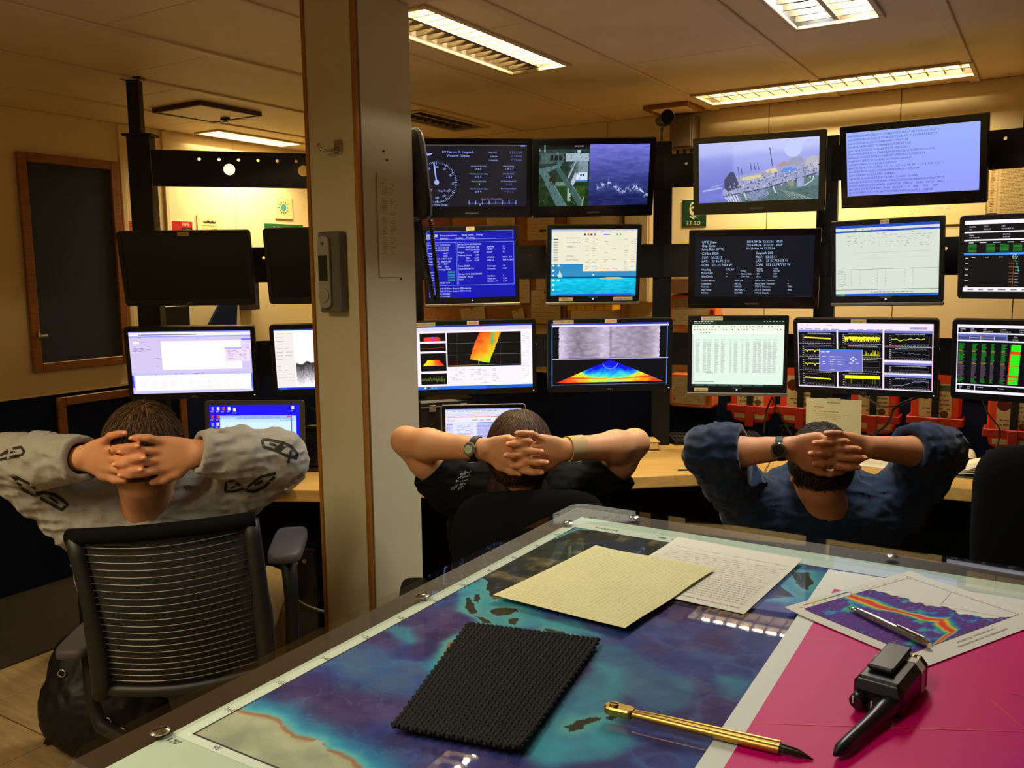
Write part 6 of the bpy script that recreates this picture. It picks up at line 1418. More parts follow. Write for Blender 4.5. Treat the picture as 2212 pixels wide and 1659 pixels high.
# ------------------------------------------------------------------ sea floor map under the acrylic
MU0, MU1, MV0, MV1 = .041, TU - .05, .105, 1.013
def bathy(X, Y):
    u = .057 + X * (MU1 - .057); v = .140 + Y * (1.000 - .140)
    def P(pts): return [tuple(uv(x, y, TABLE_Z)) for x, y in pts]
    n1 = fbm(u * 9, v * 9, 5, 1); n2 = fbm(u * 30, v * 30, 5, 2); n3 = fbm(u * 80, v * 80, 3, 3)
    wx = u + (n2 - .5) * .022; wy = v + (fbm(u * 30 + 50, v * 30, 5, 4) - .5) * .022
    deep = ramp(n1, [(.2, (58, 96, 176)), (.42, (62, 70, 150)), (.55, (70, 58, 124)), (.75, (84, 60, 116))]) + (n3[:, None] - .5) * 26 + (n2[:, None] - .5) * 34
    deep = mixc(deep, (92, 78, 132), .5 * (n2 > .55))
    # open ocean ridges: paler lines
    rid = np.abs(fbm(u * 5 + 7, v * 6, 5, 9) - .5)
    deep = mixc(deep, (84, 130, 190), np.exp(-(rid / .018) ** 2) * .4); rid2 = np.abs(fbm(u * 16 + 3, v * 19, 5, 31) - .5); deep = mixc(deep, (92, 140, 192), np.exp(-(rid2 / .010) ** 2) * .35)
    lands = [P([(1040, 1250), (1058, 1283), (1072, 1296), (1250, 1262), (1400, 1300), (1560, 1300), (1720, 1290), (1560, 1170), (1500, 1170), (1258, 1143), (1100, 1200)]),
             P([(1009, 1291), (1020, 1290), (1028, 1310), (1030, 1322), (1018, 1326), (1009, 1312)]), P([(1031, 1284), (1040, 1283), (1044, 1296), (1036, 1304), (1030, 1298)]), P([(1056, 1316), (1075, 1313), (1120, 1316), (1124, 1322), (1100, 1330), (1075, 1331)]),
             P([(1018, 1328), (1040, 1333), (1062, 1342), (1040, 1342)]), P([(1098, 1338), (1118, 1334), (1112, 1346), (1100, 1344)]), P([(1181, 1358), (1215, 1362), (1250, 1384), (1225, 1380), (1195, 1374)]),
             P([(950, 1424), (965, 1390), (1000, 1372), (1060, 1372), (1150, 1400), (1200, 1440), (1150, 1510), (1080, 1500), (1000, 1440)]),
             P([(1216, 1568), (1260, 1556), (1296, 1552), (1290, 1560), (1250, 1572), (1226, 1576)]), P([(1306, 1552), (1330, 1545), (1346, 1548), (1330, 1560)]),
             P([(1706, 1234), (1740, 1238), (1760, 1262), (1745, 1276), (1720, 1262)]), P([(1660, 1206), (1700, 1208), (1720, 1222), (1690, 1226)])]
    ant = P([(400, 1600), (470, 1556), (520, 1532), (560, 1545), (600, 1556), (640, 1590), (690, 1606), (740, 1638), (800, 1672), (700, 1800), (300, 1760)])
    shelf = np.full(u.shape, 9.0); inside = np.zeros(u.shape, bool)
    for L in lands: shelf = np.minimum(shelf, seg_dist(wx, wy, L)); inside |= in_poly(wx, wy, L)
    da = seg_dist(wx, wy, ant); ia = in_poly(wx, wy, ant)
    plats = [(P([(1000, 1275), (1040, 1258), (1090, 1290), (1180, 1345), (1280, 1370), (1240, 1350), (1090, 1345), (1010, 1320)]), 1.0), (P([(1150, 1600), (1220, 1570), (1300, 1575), (1350, 1600), (1300, 1630), (1180, 1640)]), .95), (P([(1200, 1560), (1240, 1500), (1300, 1440), (1330, 1450), (1320, 1530), (1300, 1560)]), .8), (P([(1290, 1395), (1340, 1400), (1400, 1440), (1490, 1480), (1470, 1520), (1420, 1535), (1360, 1500), (1300, 1430)]), .55), (P([(830, 1350), (880, 1360), (890, 1385)]), .8), (P([(700, 1400), (800, 1400), (900, 1450), (880, 1500), (740, 1480)]), .28), (P([(1560, 1470), (1600, 1470), (1600, 1500), (1580, 1500)]), .6), (P([(1690, 1230), (1780, 1240), (1770, 1300), (1700, 1300), (1650, 1290)]), .9), (P([(930, 1440), (960, 1400), (1010, 1365), (1160, 1385), (1230, 1440), (1160, 1530), (1060, 1520)]), .9)]
    col = deep
    for L, s in plats:
        d = seg_dist(wx, wy, L); ins = in_poly(wx, wy, L); a = np.where(ins, 1.0, np.exp(-(d / .012) ** 2)) * s * (.6 + .6 * n2)
        col = mixc(col, (64, 168, 196), a)
    col = mixc(col, (92, 176, 186), np.exp(-(shelf / .010) ** 2)); col = mixc(col, (40, 150, 200), np.exp(-(da / .035) ** 2) * .9 * (.5 + n2)); col = mixc(col, (120, 205, 215), np.exp(-(da / .012) ** 2) * (n2 > .42))
    landc = ramp(n2 + .25 * (n1 - .5), [(.25, (30, 32, 24)), (.5, (44, 42, 30)), (.62, (92, 80, 52)), (.8, (150, 130, 90))])
    aus = in_poly(wx, wy, lands[7]); landc = np.where(aus[:, None], ramp(n2, [(.3, (130, 96, 60)), (.7, (178, 138, 92))]), landc)
    isl = inside & ~in_poly(wx, wy, lands[0]) & ~aus; landc = np.where(isl[:, None], np.array((52., 46, 36)), landc)
    col = np.where(inside[:, None], landc, col)
    ice = ramp(n1 * .6 + n2 * .5, [(.3, (150, 156, 138)), (.55, (186, 190, 166)), (.8, (206, 208, 186))]); col = np.where(ia[:, None], ice, col)
    col = mixc(col, (170, 120, 90), np.exp(-(da / .004) ** 2) * (n2 > .53))
    return np.clip(col, 0, 255)
c = Canvas(MU1 - MU0, MV1 - MV0, .0001); fx = lambda u: (u - MU0) / (MU1 - MU0); fy = lambda v: (v - MV0) / (MV1 - MV0)
c.rect(0, 0, 1, 1, (222, 232, 222)); c.layer(); c.field(fx(.057), fy(.140), fx(.63), fy(1.0), 330, 470, lambda X, Y: bathy(X * (.63 - .057) / (MU1 - .057), Y)); c.field(fx(.63), fy(.140), 1 - .012, fy(1.0), 60, 60, lambda X, Y: bathy((.63 - .057) / (MU1 - .057) + X * (1 - (.63 - .057) / (MU1 - .057)), Y)); c.layer()
c.frame(fx(.055), fy(.138), 1 - .011, fy(1.002), .0025, (60, 66, 70))
for k in range(12): c.text(str((60 + 10 * k) % 180) + "'", fx(.050), fy(.20 + k * .075), .012, (90, 96, 96), 'c', 1, 0)
for k in range(10): c.text(str(90 + 10 * k) + "'", fx(.10 + k * .12), fy(1.010), .010, (90, 96, 96), 'c')
for k in range(8): c.rect(fx(.09 + k * .006), fy(.117), fx(.0935 + k * .006), fy(.124), [(180, 90, 70), (200, 160, 80), (90, 150, 90), (60, 100, 170)][k % 4])
c.words(fx(.14), fx(.5), fy(.122), .006, (120, 128, 128), rn, .005, .02, .006, .6)
mo = tp((MU0 + MU1) / 2, (MV0 + MV1) / 2, .0003)
t = thing('seafloor_map', 'world sea floor map in blues and purples under the acrylic cover', 'map', mo); c.build('print', PRINT, t, (RT, np.zeros(3)))

# ------------------------------------------------------------------ sheets lying on the cover
Z0 = .0066
def sheet(name, label, cat, TL, TR, BL, draw, z=Z0, material=None, curl=None, nx=14, ny=14, bump=0):
    """flat print with the given table coordinates of three corners, lying at height z"""
    TL, TR, BL = map(np.asarray, (TL, TR, BL)); BR = TR + BL - TL; mid = (TR + BL) / 2
    w, h = np.linalg.norm(TR - TL), np.linalg.norm(BL - TL)
    c = Canvas(w, h, .00012); draw(c)
    t = thing(name, label, cat, tp(*mid, z)); ob = c.build('print', material or PRINT, t)
    me = ob.data; n = len(me.vertices); co = np.zeros(n * 3); me.vertices.foreach_get('co', co); co = co.reshape(-1, 3)
    X = co[:, 0] / w + .5; Y = .5 - co[:, 2] / h; lift = -co[:, 1]
    q = TL[None] + X[:, None] * (TR - TL) + Y[:, None] * (BL - TL); zz = lift + .0004 + (curl(X, Y) if curl else 0)
    P = TC + q[:, :1] * U_ + q[:, 1:] * V_ + (z + zz)[:, None] * UP - np.array(tp(*mid, z)); me.vertices.foreach_set('co', P.ravel()); me.update()
    g = W(); S = np.zeros((ny, nx, 3))
    for i in range(ny):
        for j in range(nx):
            x, y = j / (nx - 1), i / (ny - 1); qq = TL + x * (TR - TL) + y * (BL - TL); S[i, j] = tp(qq[0], qq[1], z + (float(curl(np.array(x), np.array(y))) if curl else 0))
    g.sheet(S); g.build('sheet', M_PAPER, t)
    return t
def d_white(c):
    c.field(0, 0, 1, 1, 14, 14, lambda X, Y: np.tile(np.array((228., 226, 212)), (len(X), 1))); c.layer()
    r = random.Random(5); c.text('Ideas for presentations, please sign:', .06, .07, .026, (60, 60, 60))
    for k in range(22):
        y = .13 + k * .034; c.rect(.04, y, .96, y + .0014, (150, 152, 160))
        if k < 9: c.words(.06, r.uniform(.5, .9), y - .004, .007, (158, 158, 158), r, .008, .03, .010)
        else: c.words(.05, .95, y - .006, .006, (182, 182, 180), r, .02, .05, .01, .5)
Wc = [uv(1607, 1328), uv(1464, 1296), uv(1733, 1212)]
sheet('paper_sheet', 'white sheet of handwritten notes half under the yellow paper', 'paper', Wc[0], Wc[0] + (uv(1464, 1163) - uv(1733, 1212)), uv(1733, 1212), d_white, Z0, None, lambda X, Y: .004 * np.clip(Y - .8, 0, 1) * 5 * .5)
M_YP = attr_mat('yellow_lined_paper', rough=.8, spec=.15, bump=.35, bscale=60)
def d_yellow(c):
    c.field(0, 0, 1, 1, 14, 14, lambda X, Y: np.tile(np.array((228., 224, 172)), (len(X), 1))); c.layer(); r = random.Random(8)
    for k in range(30): c.words(.02, .98, .05 + k * .032, .0022, (150, 148, 92), r, .004, .02, .006, .7)
YA, YB, YC = uv(1065, 1292), uv(1350, 1366), uv(1545, 1236)
sheet('yellow_paper', 'crumpled yellow lined sheet lying on the map', 'paper', YA, YA + (YC - YB), YB, d_yellow, Z0 + .0015, M_YP, lambda X, Y: .006 * np.abs(X - .5) ** 2 + .0035 * np.clip(Y - .7, 0, 1) + .0012 * np.sin(X * 11) * np.sin(Y * 7) + .0012)
# magenta chart
M_CHART = attr_mat('semi_gloss_chart', rough=.5, spec=.2, bump=.2, bscale=14)
MA, MB = uv(1790, 1232), uv(1503, 1659); mdir = (MB - MA) / np.linalg.norm(MB - MA); mperp = np.array([mdir[1], -mdir[0]])
if mperp[0] < 0: mperp = -mperp
CW, CH = TU - .05 - MA[0], TV - .005 - MA[1]
def d_mag(c):
    def f(X, Y):
        n = fbm(X * 5, Y * 5, 4, 3); v = 1.9 * X + .62 * Y - .04 + (n - .5) * .45
        return ramp(v, [(.0, (210, 0, 122)), (.3, (216, 0, 116)), (.5, (210, 0, 106)), (.66, (196, 0, 128)), (.8, (140, 0, 146)), (1.05, (60, 0, 140))])
    c.field(0, 0, 1, 1, 20, 20, lambda X, Y: np.tile(np.array((226., 230, 222)), (len(X), 1))); c.layer()
    mx, my = .024 / c.w, .085 / c.h; c.field(mx, my, 1, 1, 60, 50, f); c.layer(); r = random.Random(11)
    for s in (.21, .47, .74): c.line([(mx, s + .1), (1, s - .5)], .0012, (226, 90, 60))
    for s in (.26, .62): c.line([(s - .2, my), (s + .25, 1)], .0012, (226, 90, 60))
    for q in range(5):
        x, y = r.uniform(.2, .8), r.uniform(.25, .8); pts = []
        a = r.uniform(0, 6)
        for k in range(40): a += r.gauss(0, .55); x += .006 * math.cos(a); y += .009 * math.sin(a); pts.append((x, y))
        c.line(pts, .0014, (110, 10, 80))
    for k in range(60): x, y = r.uniform(.08, .95), r.uniform(.2, .95); c.words(x, x + .012, y, .0028, (130, 10, 80), r, .0012, .003, .001)
    for tx, x, y in (('18', .125, .49), ('29', .40, .74), ('24', .3, .33)): c.text(tx, x, y, .022, (236, 190, 216), 'c', 1, 180)
sheet('magenta_chart', 'large magenta bathymetry chart with a white margin', 'chart', MA, MA + mperp * CW, MA + mdir * CH, d_mag, Z0 + .0002, M_CHART, lambda X, Y: .0006 * np.sin(X * 9) * np.sin(Y * 8) + .0006, 30, 24)
# ocean current printout
Lc, Tc, Bc = uv(1694, 1320), uv(1965, 1241), uv(1995, 1449); Rc = Tc + Bc - Lc
def d_ocean(c):
    c.field(0, 0, 1, 1, 14, 14, lambda X, Y: np.tile(np.array((232., 230, 220)), (len(X), 1))); c.layer()
    def f(X, Y):
        wob = (fbm(X * 6, Y * 6, 4, 5) - .5) * .10
        cx = np.interp(Y, [0, .12, .2, .35, .6, 1], [.62, .50, .40, .50, .56, .60]) + wob; cx = np.where(Y < .25, np.interp(Y, [0, .08, .25], [.80, .55, .46]) + wob, cx)
        d = np.abs(X - cx); w = .055 + .02 * np.sin(Y * 9)
        v = np.exp(-(d / w) ** 2) * 1.05; edd = fbm(X * 9 + 3, Y * 9, 4, 12); v = np.maximum(v, np.clip((edd - .53) * 3.2, 0, .55))
        col = ramp(v, [(.0, (92, 50, 140)), (.15, (84, 56, 150)), (.28, (50, 100, 190)), (.42, (50, 160, 190)), (.55, (90, 180, 110)), (.68, (220, 215, 70)), (.85, (240, 170, 50)), (1.0, (224, 70, 40))])
        coast = np.interp(Y, [0, .1, .25, .4, .6, .8, 1], [.08, .20, .30, .26, .36, .34, .42]) + (fbm(X * 14, Y * 14, 4, 7) - .5) * .12
        land = X < coast; col = np.where(land[:, None], np.array((232., 230, 222)), col); col = np.where((np.abs(X - coast) < .006)[:, None], np.array((60., 56, 56)), col)
        fl = (fbm(X * 70, Y * 70, 2, 21) > .58) & ~land & (v < .5); return np.where(fl[:, None], col * .6 + 90, col)
    x0, x1, y0, y1 = .09, .93, .145, .92; c.field(x0, y0, x1, y1, 110, 130, f); c.layer(); c.frame(x0, y0, x1, y1, .003, (50, 50, 50))
    c.text('BUOYWEATHER.COM - HYCOM OCEAN MODEL', .5, .065, .024, (70, 70, 70), 'c', .95); c.text('Current Speed (knots)   00Z 26SEP2014', .5, .105, .024, (80, 80, 80), 'c', .95)
    for k in range(10): c.text(str(68 + k) + 'W', x0 + k * (x1 - x0) / 9, .945, .014, (80, 80, 80), 'c'); c.text(str(41 - k), .07, y0 + k * (y1 - y0) / 9, .014, (80, 80, 80), 'c')
    c.line([(x0, .60), (.30, .50)], .003, (110, 108, 104)); c.line([(.18, y0), (.28, .42)], .003, (110, 108, 104)); c.field(.55, .955, .9, .965, 10, 2, lambda X, Y: ramp(X, [(0, (60, 60, 150)), (.5, (90, 180, 110)), (.8, (240, 200, 60)), (1, (220, 70, 40))]))
sheet('ocean_printout', 'colour printout of ocean current speed under the pencil', 'paper', Rc, Bc, Tc, d_ocean, Z0 + .0016, None, lambda X, Y: .004 * np.clip(Y - .85, 0, 1) * 3 + .0015)

# ------------------------------------------------------------------ anti-slip mat
mA, mB, mC, mD = uv(1010, 1352), uv(1297, 1388), uv(1125, 1634), uv(845, 1580)
t = thing('rubber_mat', 'black woven anti-slip rubber mat lying on the map', 'mat', tp(*((mA + mC) / 2), Z0)); M_RUB = mat('black_rubber', rgb(26, 26, 26), .7, spec=.25)
def mp_(a, b):
    q = (mA * (1 - a) + mB * a) * (1 - b) + (mD * (1 - a) + mC * a) * b; return q
g = W(); na, nb_ = 28, 44
for i in range(na):
    pts = []
    for j in range(nb_ * 3 + 1):
        a, b = (i + .5) / na, j / (nb_ * 3); q = mp_(a, b); s = math.sin(math.pi * j / 3 + math.pi * i); lift = .012 * max(0, a - .85) ** 1.2 * 3 * b + .006 * max(0, b - .9) * 4
        pts.append(tp(q[0], q[1], Z0 + .0034 + .0019 * s + lift))
    g.tube(pts, .0023, 5)
for j in range(nb_):
    pts = []
    for i in range(na * 3 + 1):
        a, b = i / (na * 3), (j + .5) / nb_; q = mp_(a, b); s = -math.sin(math.pi * i / 3 + math.pi * j); lift = .012 * max(0, a - .85) ** 1.2 * 3 * b + .006 * max(0, b - .9) * 4
        pts.append(tp(q[0], q[1], Z0 + .0034 + .0019 * s + lift))
    g.tube(pts, .0023, 5)
g.build('mesh_weave', M_RUB, t, True)

# ------------------------------------------------------------------ brass dividers
M_BRASS = mat('polished_brass', rgb(190, 152, 78), .34, 1.0); da_, db_ = uv(1327, 1537, TABLE_Z + .012), uv(1757, 1634, TABLE_Z + .012)
dd_ = tp(*da_, Z0); ee = tp(*db_, Z0); ax = (ee - dd_); Ld = np.linalg.norm(ax); ax /= Ld; Rd = np.stack([ax, np.cross(UP, ax), UP], 1)
t = thing('brass_dividers', 'closed brass chart dividers with steel points', 'dividers', dd_ + UP * .008, Rd)
for s in (-1, 1):
    g = G(); g.tube([(.012, s * .0016, 0), (.05, s * .0030, 0), (Ld * .80, s * .0042, -.001), (Ld * .845, s * .0042, -.001)], [.0035, .0040, .0048, .0048], 12); lg = g.build('leg', M_BRASS, t, 40)
    g = G(); g.tube([(Ld * .845, s * .0032, -.001), (Ld * .93, s * .0022, -.0025), (Ld, s * .0006, -.006)], [.0034, .0028, .0004], 10); g.build('steel_point', mat('dark_steel', rgb(84, 78, 70), .3, 1.0), lg, 40)
g = G(); g.prism([(x, z) for x, z in rrect(.034, .016, .0079, 6, .006, 0)], .009, np.array([[1, 0, 0], [0, 0, 1], [0, 1, 0]]) * 1.0, -.0045, .0015); g.build('hinge_head', M_BRASS, t)
g = G(); g.lathe([(.005, .0045), (.005, .007)], 14); scw = g.build('hinge_screw', M_BRASS, t, 40); g = G(); g.box((0, 0, .0072), (.009, .0012, .0008)); g.build('slot', M_BROWN, scw)
# ------------------------------------------------------------------ mechanical pencil
pa1, pb1 = uv(1832, 1311, TABLE_Z + .014), uv(2008, 1396, TABLE_Z + .014); p_, q_ = tp(*pa1, Z0), tp(*pb1, Z0); ax = q_ - p_; Lp = np.linalg.norm(ax); ax /= Lp; Rp = np.stack([ax, np.cross(UP, ax), UP], 1)
t = thing('mechanical_pencil', 'silver mechanical pencil lying on the ocean printout', 'pencil', p_ + UP * .0085, Rp); M_SIL = mat('silver_metal', rgb(176, 178, 182), .3, .9)
g = G(); g.tube([(.018, 0, 0), (.05, 0, 0), (Lp * .86, 0, 0)], [.0042, .0055, .0055], 14); g.build('barrel', M_SIL, t, 40)
g = G(); g.tube([(0, 0, -.002), (.004, 0, -.0018), (.018, 0, 0)], [.0006, .0012, .0040], 12); g.build('tip', M_STEEL, t, True)
g = G(); g.tube([(Lp * .86, 0, 0), (Lp * .97, 0, 0), (Lp, 0, 0)], [.0050, .0048, .0038], 12); g.build('cap', M_CHROME, t, 40); g = G(); g.box((Lp * .78, .0, .0066), (.045, .004, .0014), None, .0006); g.build('clip', M_CHROME, t)
# ------------------------------------------------------------------ hand radio
ra, rb_, rc_, rd_ = [uv(*p, TABLE_Z + .046) for p in ((1846, 1450), (1945, 1481), (2001, 1413), (1914, 1394))]
cu_ = (ra + rb_ + rc_ + rd_) / 4; lx = (rb_ - ra) + (rc_ - rd_); lx /= np.linalg.norm(lx); X3 = U_ * lx[0] + V_ * lx[1]; RR = np.stack([X3, np.cross(UP, X3), UP], 1)
t = thing('hand_radio', 'black hand radio with belt clip lying face down on the magenta chart', 'radio', tp(*cu_, Z0), RR); bw, bl_, bh = .052, .098, .038
M_RAD = mat('black_radio_plastic', rgb(20, 20, 22), .35, spec=.45); M_TAPE = mat('white_tape', rgb(200, 196, 186), .5)
g = G(); P = [(-bw / 2, .004), (-bw / 2 + .005, 0), (bw / 2 - .005, 0), (bw / 2, .004), (bw / 2, bh - .008), (bw / 2 - .007, bh), (-bw / 2 + .007, bh), (-bw / 2, bh - .008)]
g.prism(P, bl_, None, -bl_ / 2, .005); g.build('body', M_RAD, t)
g = G(); g.prism([(x * 1.03, z * 1.03 - .0004) for x, z in P], .013, None, bl_ * .20, 0); g.build('white_tape', M_TAPE, t)
g = G(); g.box((-.004, .008, bh + .0042), (.027, .070, .0045), rotm(0, 1.5, 0), .002); g.box((-.004, .034, bh + .001), (.024, .016, .006), None, .002); g.box((-.004, -.026, bh + .0045), (.027, .008, .006), None, .002); g.build('belt_clip', M_RAD, t)
g = G(); g.prism([(-bw / 2 + .003, bh - .014), (bw / 2 - .003, bh - .014), (bw / 2 - .006, bh - .002), (-bw / 2 + .006, bh - .002)], .004, None, -bl_ / 2 - .0025, .001); g.build('top_plate', mat('slate_blue_plastic', rgb(38, 50, 60), .4), t)
for s in (-.017, .002):
    g = G(); g.lathe([(.0085, 0), (.0085, .012), (.0065, .015)], 14, (s, -bl_ / 2 - .0, .014), rotm(0, 90, 0)); kn = g.build('knob', M_RAD, t, 35); g = G(); g.box((s - .003, -bl_ / 2 - .0155, .017), (.0015, .001, .008)); g.build('mark', M_TAPE, kn)
a0 = np.array([bw / 2 - .013, -bl_ / 2, .016]); tip = RR.T @ (tp(*uv(1803, 1634, TABLE_Z + .014), Z0 + .009) - tp(*cu_, Z0)); ts = np.linspace(0, 1, 12)
g = G(); g.tube([a0 + (tip - a0) * s for s in ts], np.concatenate([[.0105, .0105, .0098, .0086, .0078, .0073, .0071, .0070, .0070, .0069], [.0062, .002]]), 14); g.build('antenna', M_RAD, t, 50)
for x, y in ((-.018, .038), (.012, .040), (.018, .036)): g = G(); g.lathe([(.003, 0), (.002, .0015)], 10, (x, y, bh - .0002)); g.build('contact', M_BRASS, t)
# ================================================================== people: smooth bodies grown from a distance field
def vnoise3(x, y, z, seed=0):
    ix, iy, iz = np.floor(x), np.floor(y), np.floor(z); fx, fy, fz = x - ix, y - iy, z - iz
    fx, fy, fz = (t * t * (3 - 2 * t) for t in (fx, fy, fz))
    def h(a, b, c): return _hash(a + c * 57, b + c * 131, seed)
    def lay(c): return (h(ix, iy, c) * (1 - fx) + h(ix + 1, iy, c) * fx) * (1 - fy) + (h(ix, iy + 1, c) * (1 - fx) + h(ix + 1, iy + 1, c) * fx) * fy
    return lay(iz) * (1 - fz) + lay(iz + 1) * fz
class Field:
    def __init__(s, lo, hi, h):
        s.h = h; s.lo = np.asarray(lo, float); n = np.ceil((np.asarray(hi) - s.lo) / h).astype(int) + 1; s.n = n
        s.ax = [s.lo[i] + h * np.arange(n[i]) for i in range(3)]; s.f = np.full(n, 1.0, np.float32)
    def _box(s, lo, hi):
        sl = []
        for i in range(3):
            a = int(np.clip(math.floor((lo[i] - s.lo[i]) / s.h), 0, s.n[i])); b = int(np.clip(math.ceil((hi[i] - s.lo[i]) / s.h) + 1, 0, s.n[i])); sl.append(slice(a, b))
        if any(q.stop <= q.start for q in sl): return None, None
        return tuple(sl), [s.ax[0][sl[0]][:, None, None], s.ax[1][sl[1]][None, :, None], s.ax[2][sl[2]][None, None, :]]
    def _blend(s, sl, d, k, mode):
        a = s.f[sl]
        if mode == 'sub':
            d = -d; hh = np.clip(.5 - .5 * (a - d) / k, 0, 1); s.f[sl] = a * (1 - hh) + d * hh + k * hh * (1 - hh)
        else:
            hh = np.clip(.5 + .5 * (a - d) / k, 0, 1); s.f[sl] = a * (1 - hh) + d * hh - k * hh * (1 - hh)
    def cone(s, a, b, ra, rb, k=.01, flat=None, amt=1.0, mode='add'):
        a = np.asarray(a, float); b = np.asarray(b, float); R = max(ra, rb) + k + 3 * s.h
        sl, (X, Y, Z) = s._box(np.minimum(a, b) - R, np.maximum(a, b) + R)
        if sl is None: return s
        d = b - a; L = np.dot(d, d) + 1e-12; px, py, pz = X - a[0], Y - a[1], Z - a[2]
        t = np.clip((px * d[0] + py * d[1] + pz * d[2]) / L, 0, 1); qx, qy, qz = px - t * d[0], py - t * d[1], pz - t * d[2]
        if flat is not None:
            n = np.asarray(flat, float); n = n / np.linalg.norm(n); w = (qx * n[0] + qy * n[1] + qz * n[2]) * (amt - 1); qx, qy, qz = qx + w * n[0], qy + w * n[1], qz + w * n[2]
        s._blend(sl, (np.sqrt(qx * qx + qy * qy + qz * qz) - (ra + (rb - ra) * t)).astype(np.float32), k, mode); return s
    def chain(s, pts, rs, k=.01, **kw):
        for i in range(len(pts) - 1): s.cone(pts[i], pts[i + 1], rs[i], rs[i + 1], k, **kw)
        return s
    def ell(s, c, r, R=None, k=.01, mode='add'):
        c = np.asarray(c, float); r = np.asarray(r, float); R = np.eye(3) if R is None else np.asarray(R); m_ = r.max() + k + 3 * s.h
        sl, (X, Y, Z) = s._box(c - m_, c + m_)
        if sl is None: return s
        p = [X - c[0], Y - c[1], Z - c[2]]; q = [(p[0] * R[0, i] + p[1] * R[1, i] + p[2] * R[2, i]) / r[i] for i in range(3)]
        k0 = np.sqrt(q[0] ** 2 + q[1] ** 2 + q[2] ** 2) + 1e-9; k1 = np.sqrt((q[0] / r[0]) ** 2 + (q[1] / r[1]) ** 2 + (q[2] / r[2]) ** 2) + 1e-9
        s._blend(sl, (k0 * (k0 - 1) / k1).astype(np.float32), k, mode); return s
    def plane(s, p, n, k=.004):
        """keep only the side the normal points away from, within reach of nothing else"""
        n = np.asarray(n, float) / np.linalg.norm(n); d = (s.ax[0][:, None, None] - p[0]) * n[0] + (s.ax[1][None, :, None] - p[1]) * n[1] + (s.ax[2][None, None, :] - p[2]) * n[2]
        return d
    def displace(s, fn, reach=.03):
        idx = np.nonzero(np.abs(s.f) < reach); P = [s.ax[i][idx[i]] for i in range(3)]; s.f[idx] -= fn(*P).astype(np.float32); return s
    def mesh(s):
        f = s.f; sg = f < 0; c = sg[:-1, :-1, :-1].astype(np.int8)
        tot = np.zeros(np.array(f.shape) - 1, np.int8)
        for i in (0, 1):
            for j in (0, 1):
                for k in (0, 1): tot += sg[i:f.shape[0] - 1 + i, j:f.shape[1] - 1 + j, k:f.shape[2] - 1 + k]
        act = (tot > 0) & (tot < 8); I = np.nonzero(act); n = len(I[0]); vid = np.full(act.shape, -1, np.int32); vid[I] = np.arange(n)
        acc = np.zeros((n, 3)); cnt = np.zeros(n)
        C = {(i, j, k): f[I[0] + i, I[1] + j, I[2] + k] for i in (0, 1) for j in (0, 1) for k in (0, 1)}
        for a in C:
            for ax in range(3):
                if a[ax]: continue
                b = list(a); b[ax] = 1; b = tuple(b); va, vb = C[a], C[b]; m_ = (va < 0) != (vb < 0); t = np.where(m_, va / np.where(m_, va - vb, 1), 0)
                p = np.zeros((n, 3)); p[:] = a; p[:, ax] += t; acc[m_] += p[m_]; cnt[m_] += 1
        V = s.lo + s.h * (np.stack(I, 1) + acc / cnt[:, None]); F = []
        for ax in range(3):
            o1_, o2_ = [(1, 2), (2, 0), (0, 1)][ax]; sl0 = [slice(None)] * 3; sl1 = [slice(None)] * 3; sl0[ax] = slice(0, -1); sl1[ax] = slice(1, None)
            ch = sg[tuple(sl0)] != sg[tuple(sl1)]; E_ = np.stack(np.nonzero(ch), 1); E_ = E_[(E_[:, o1_] > 0) & (E_[:, o2_] > 0) & (E_[:, o1_] < f.shape[o1_] - 1) & (E_[:, o2_] < f.shape[o2_] - 1)]
            if not len(E_): continue
            q = []
            for d1_, d2_ in ((-1, -1), (0, -1), (0, 0), (-1, 0)):
                e = E_.copy(); e[:, o1_] += d1_; e[:, o2_] += d2_; q.append(vid[e[:, 0], e[:, 1], e[:, 2]])
            q = np.stack(q, 1); flip = ~sg[E_[:, 0], E_[:, 1], E_[:, 2]]; q[flip] = q[flip][:, ::-1]; F.append(q)
        F = np.concatenate(F); F = F[(F >= 0).all(1)]
        # one light smoothing pass along the quads
        for _ in range(2):
            nb = np.zeros_like(V); ct = np.zeros(n)
            for i in range(4):
                a, b = F[:, i], F[:, (i + 1) % 4]; np.add.at(nb, a, V[b]); np.add.at(nb, b, V[a]); np.add.at(ct, a, 1); np.add.at(ct, b, 1)
            m_ = ct > 0; V[m_] = V[m_] * .55 + .45 * nb[m_] / ct[m_][:, None]
        return V, F
def organic(name, VF, material, parent, cols=None):
    V, F = VF; o = np.array(parent.matrix_world.translation); me = bpy.data.meshes.new(name); me.from_pydata((V - o).tolist(), [], F.tolist()); me.update(); me.shade_smooth()
    if cols is not None:
        ca = me.color_attributes.new('Col', 'FLOAT_COLOR', 'POINT'); ca.data.foreach_set('color', np.concatenate([lin(cols), np.ones((len(V), 1))], 1).astype(np.float32).ravel())
    me.materials.append(material); ob = bpy.data.objects.new(name, me); COL.objects.link(ob); ob.parent = parent; return ob

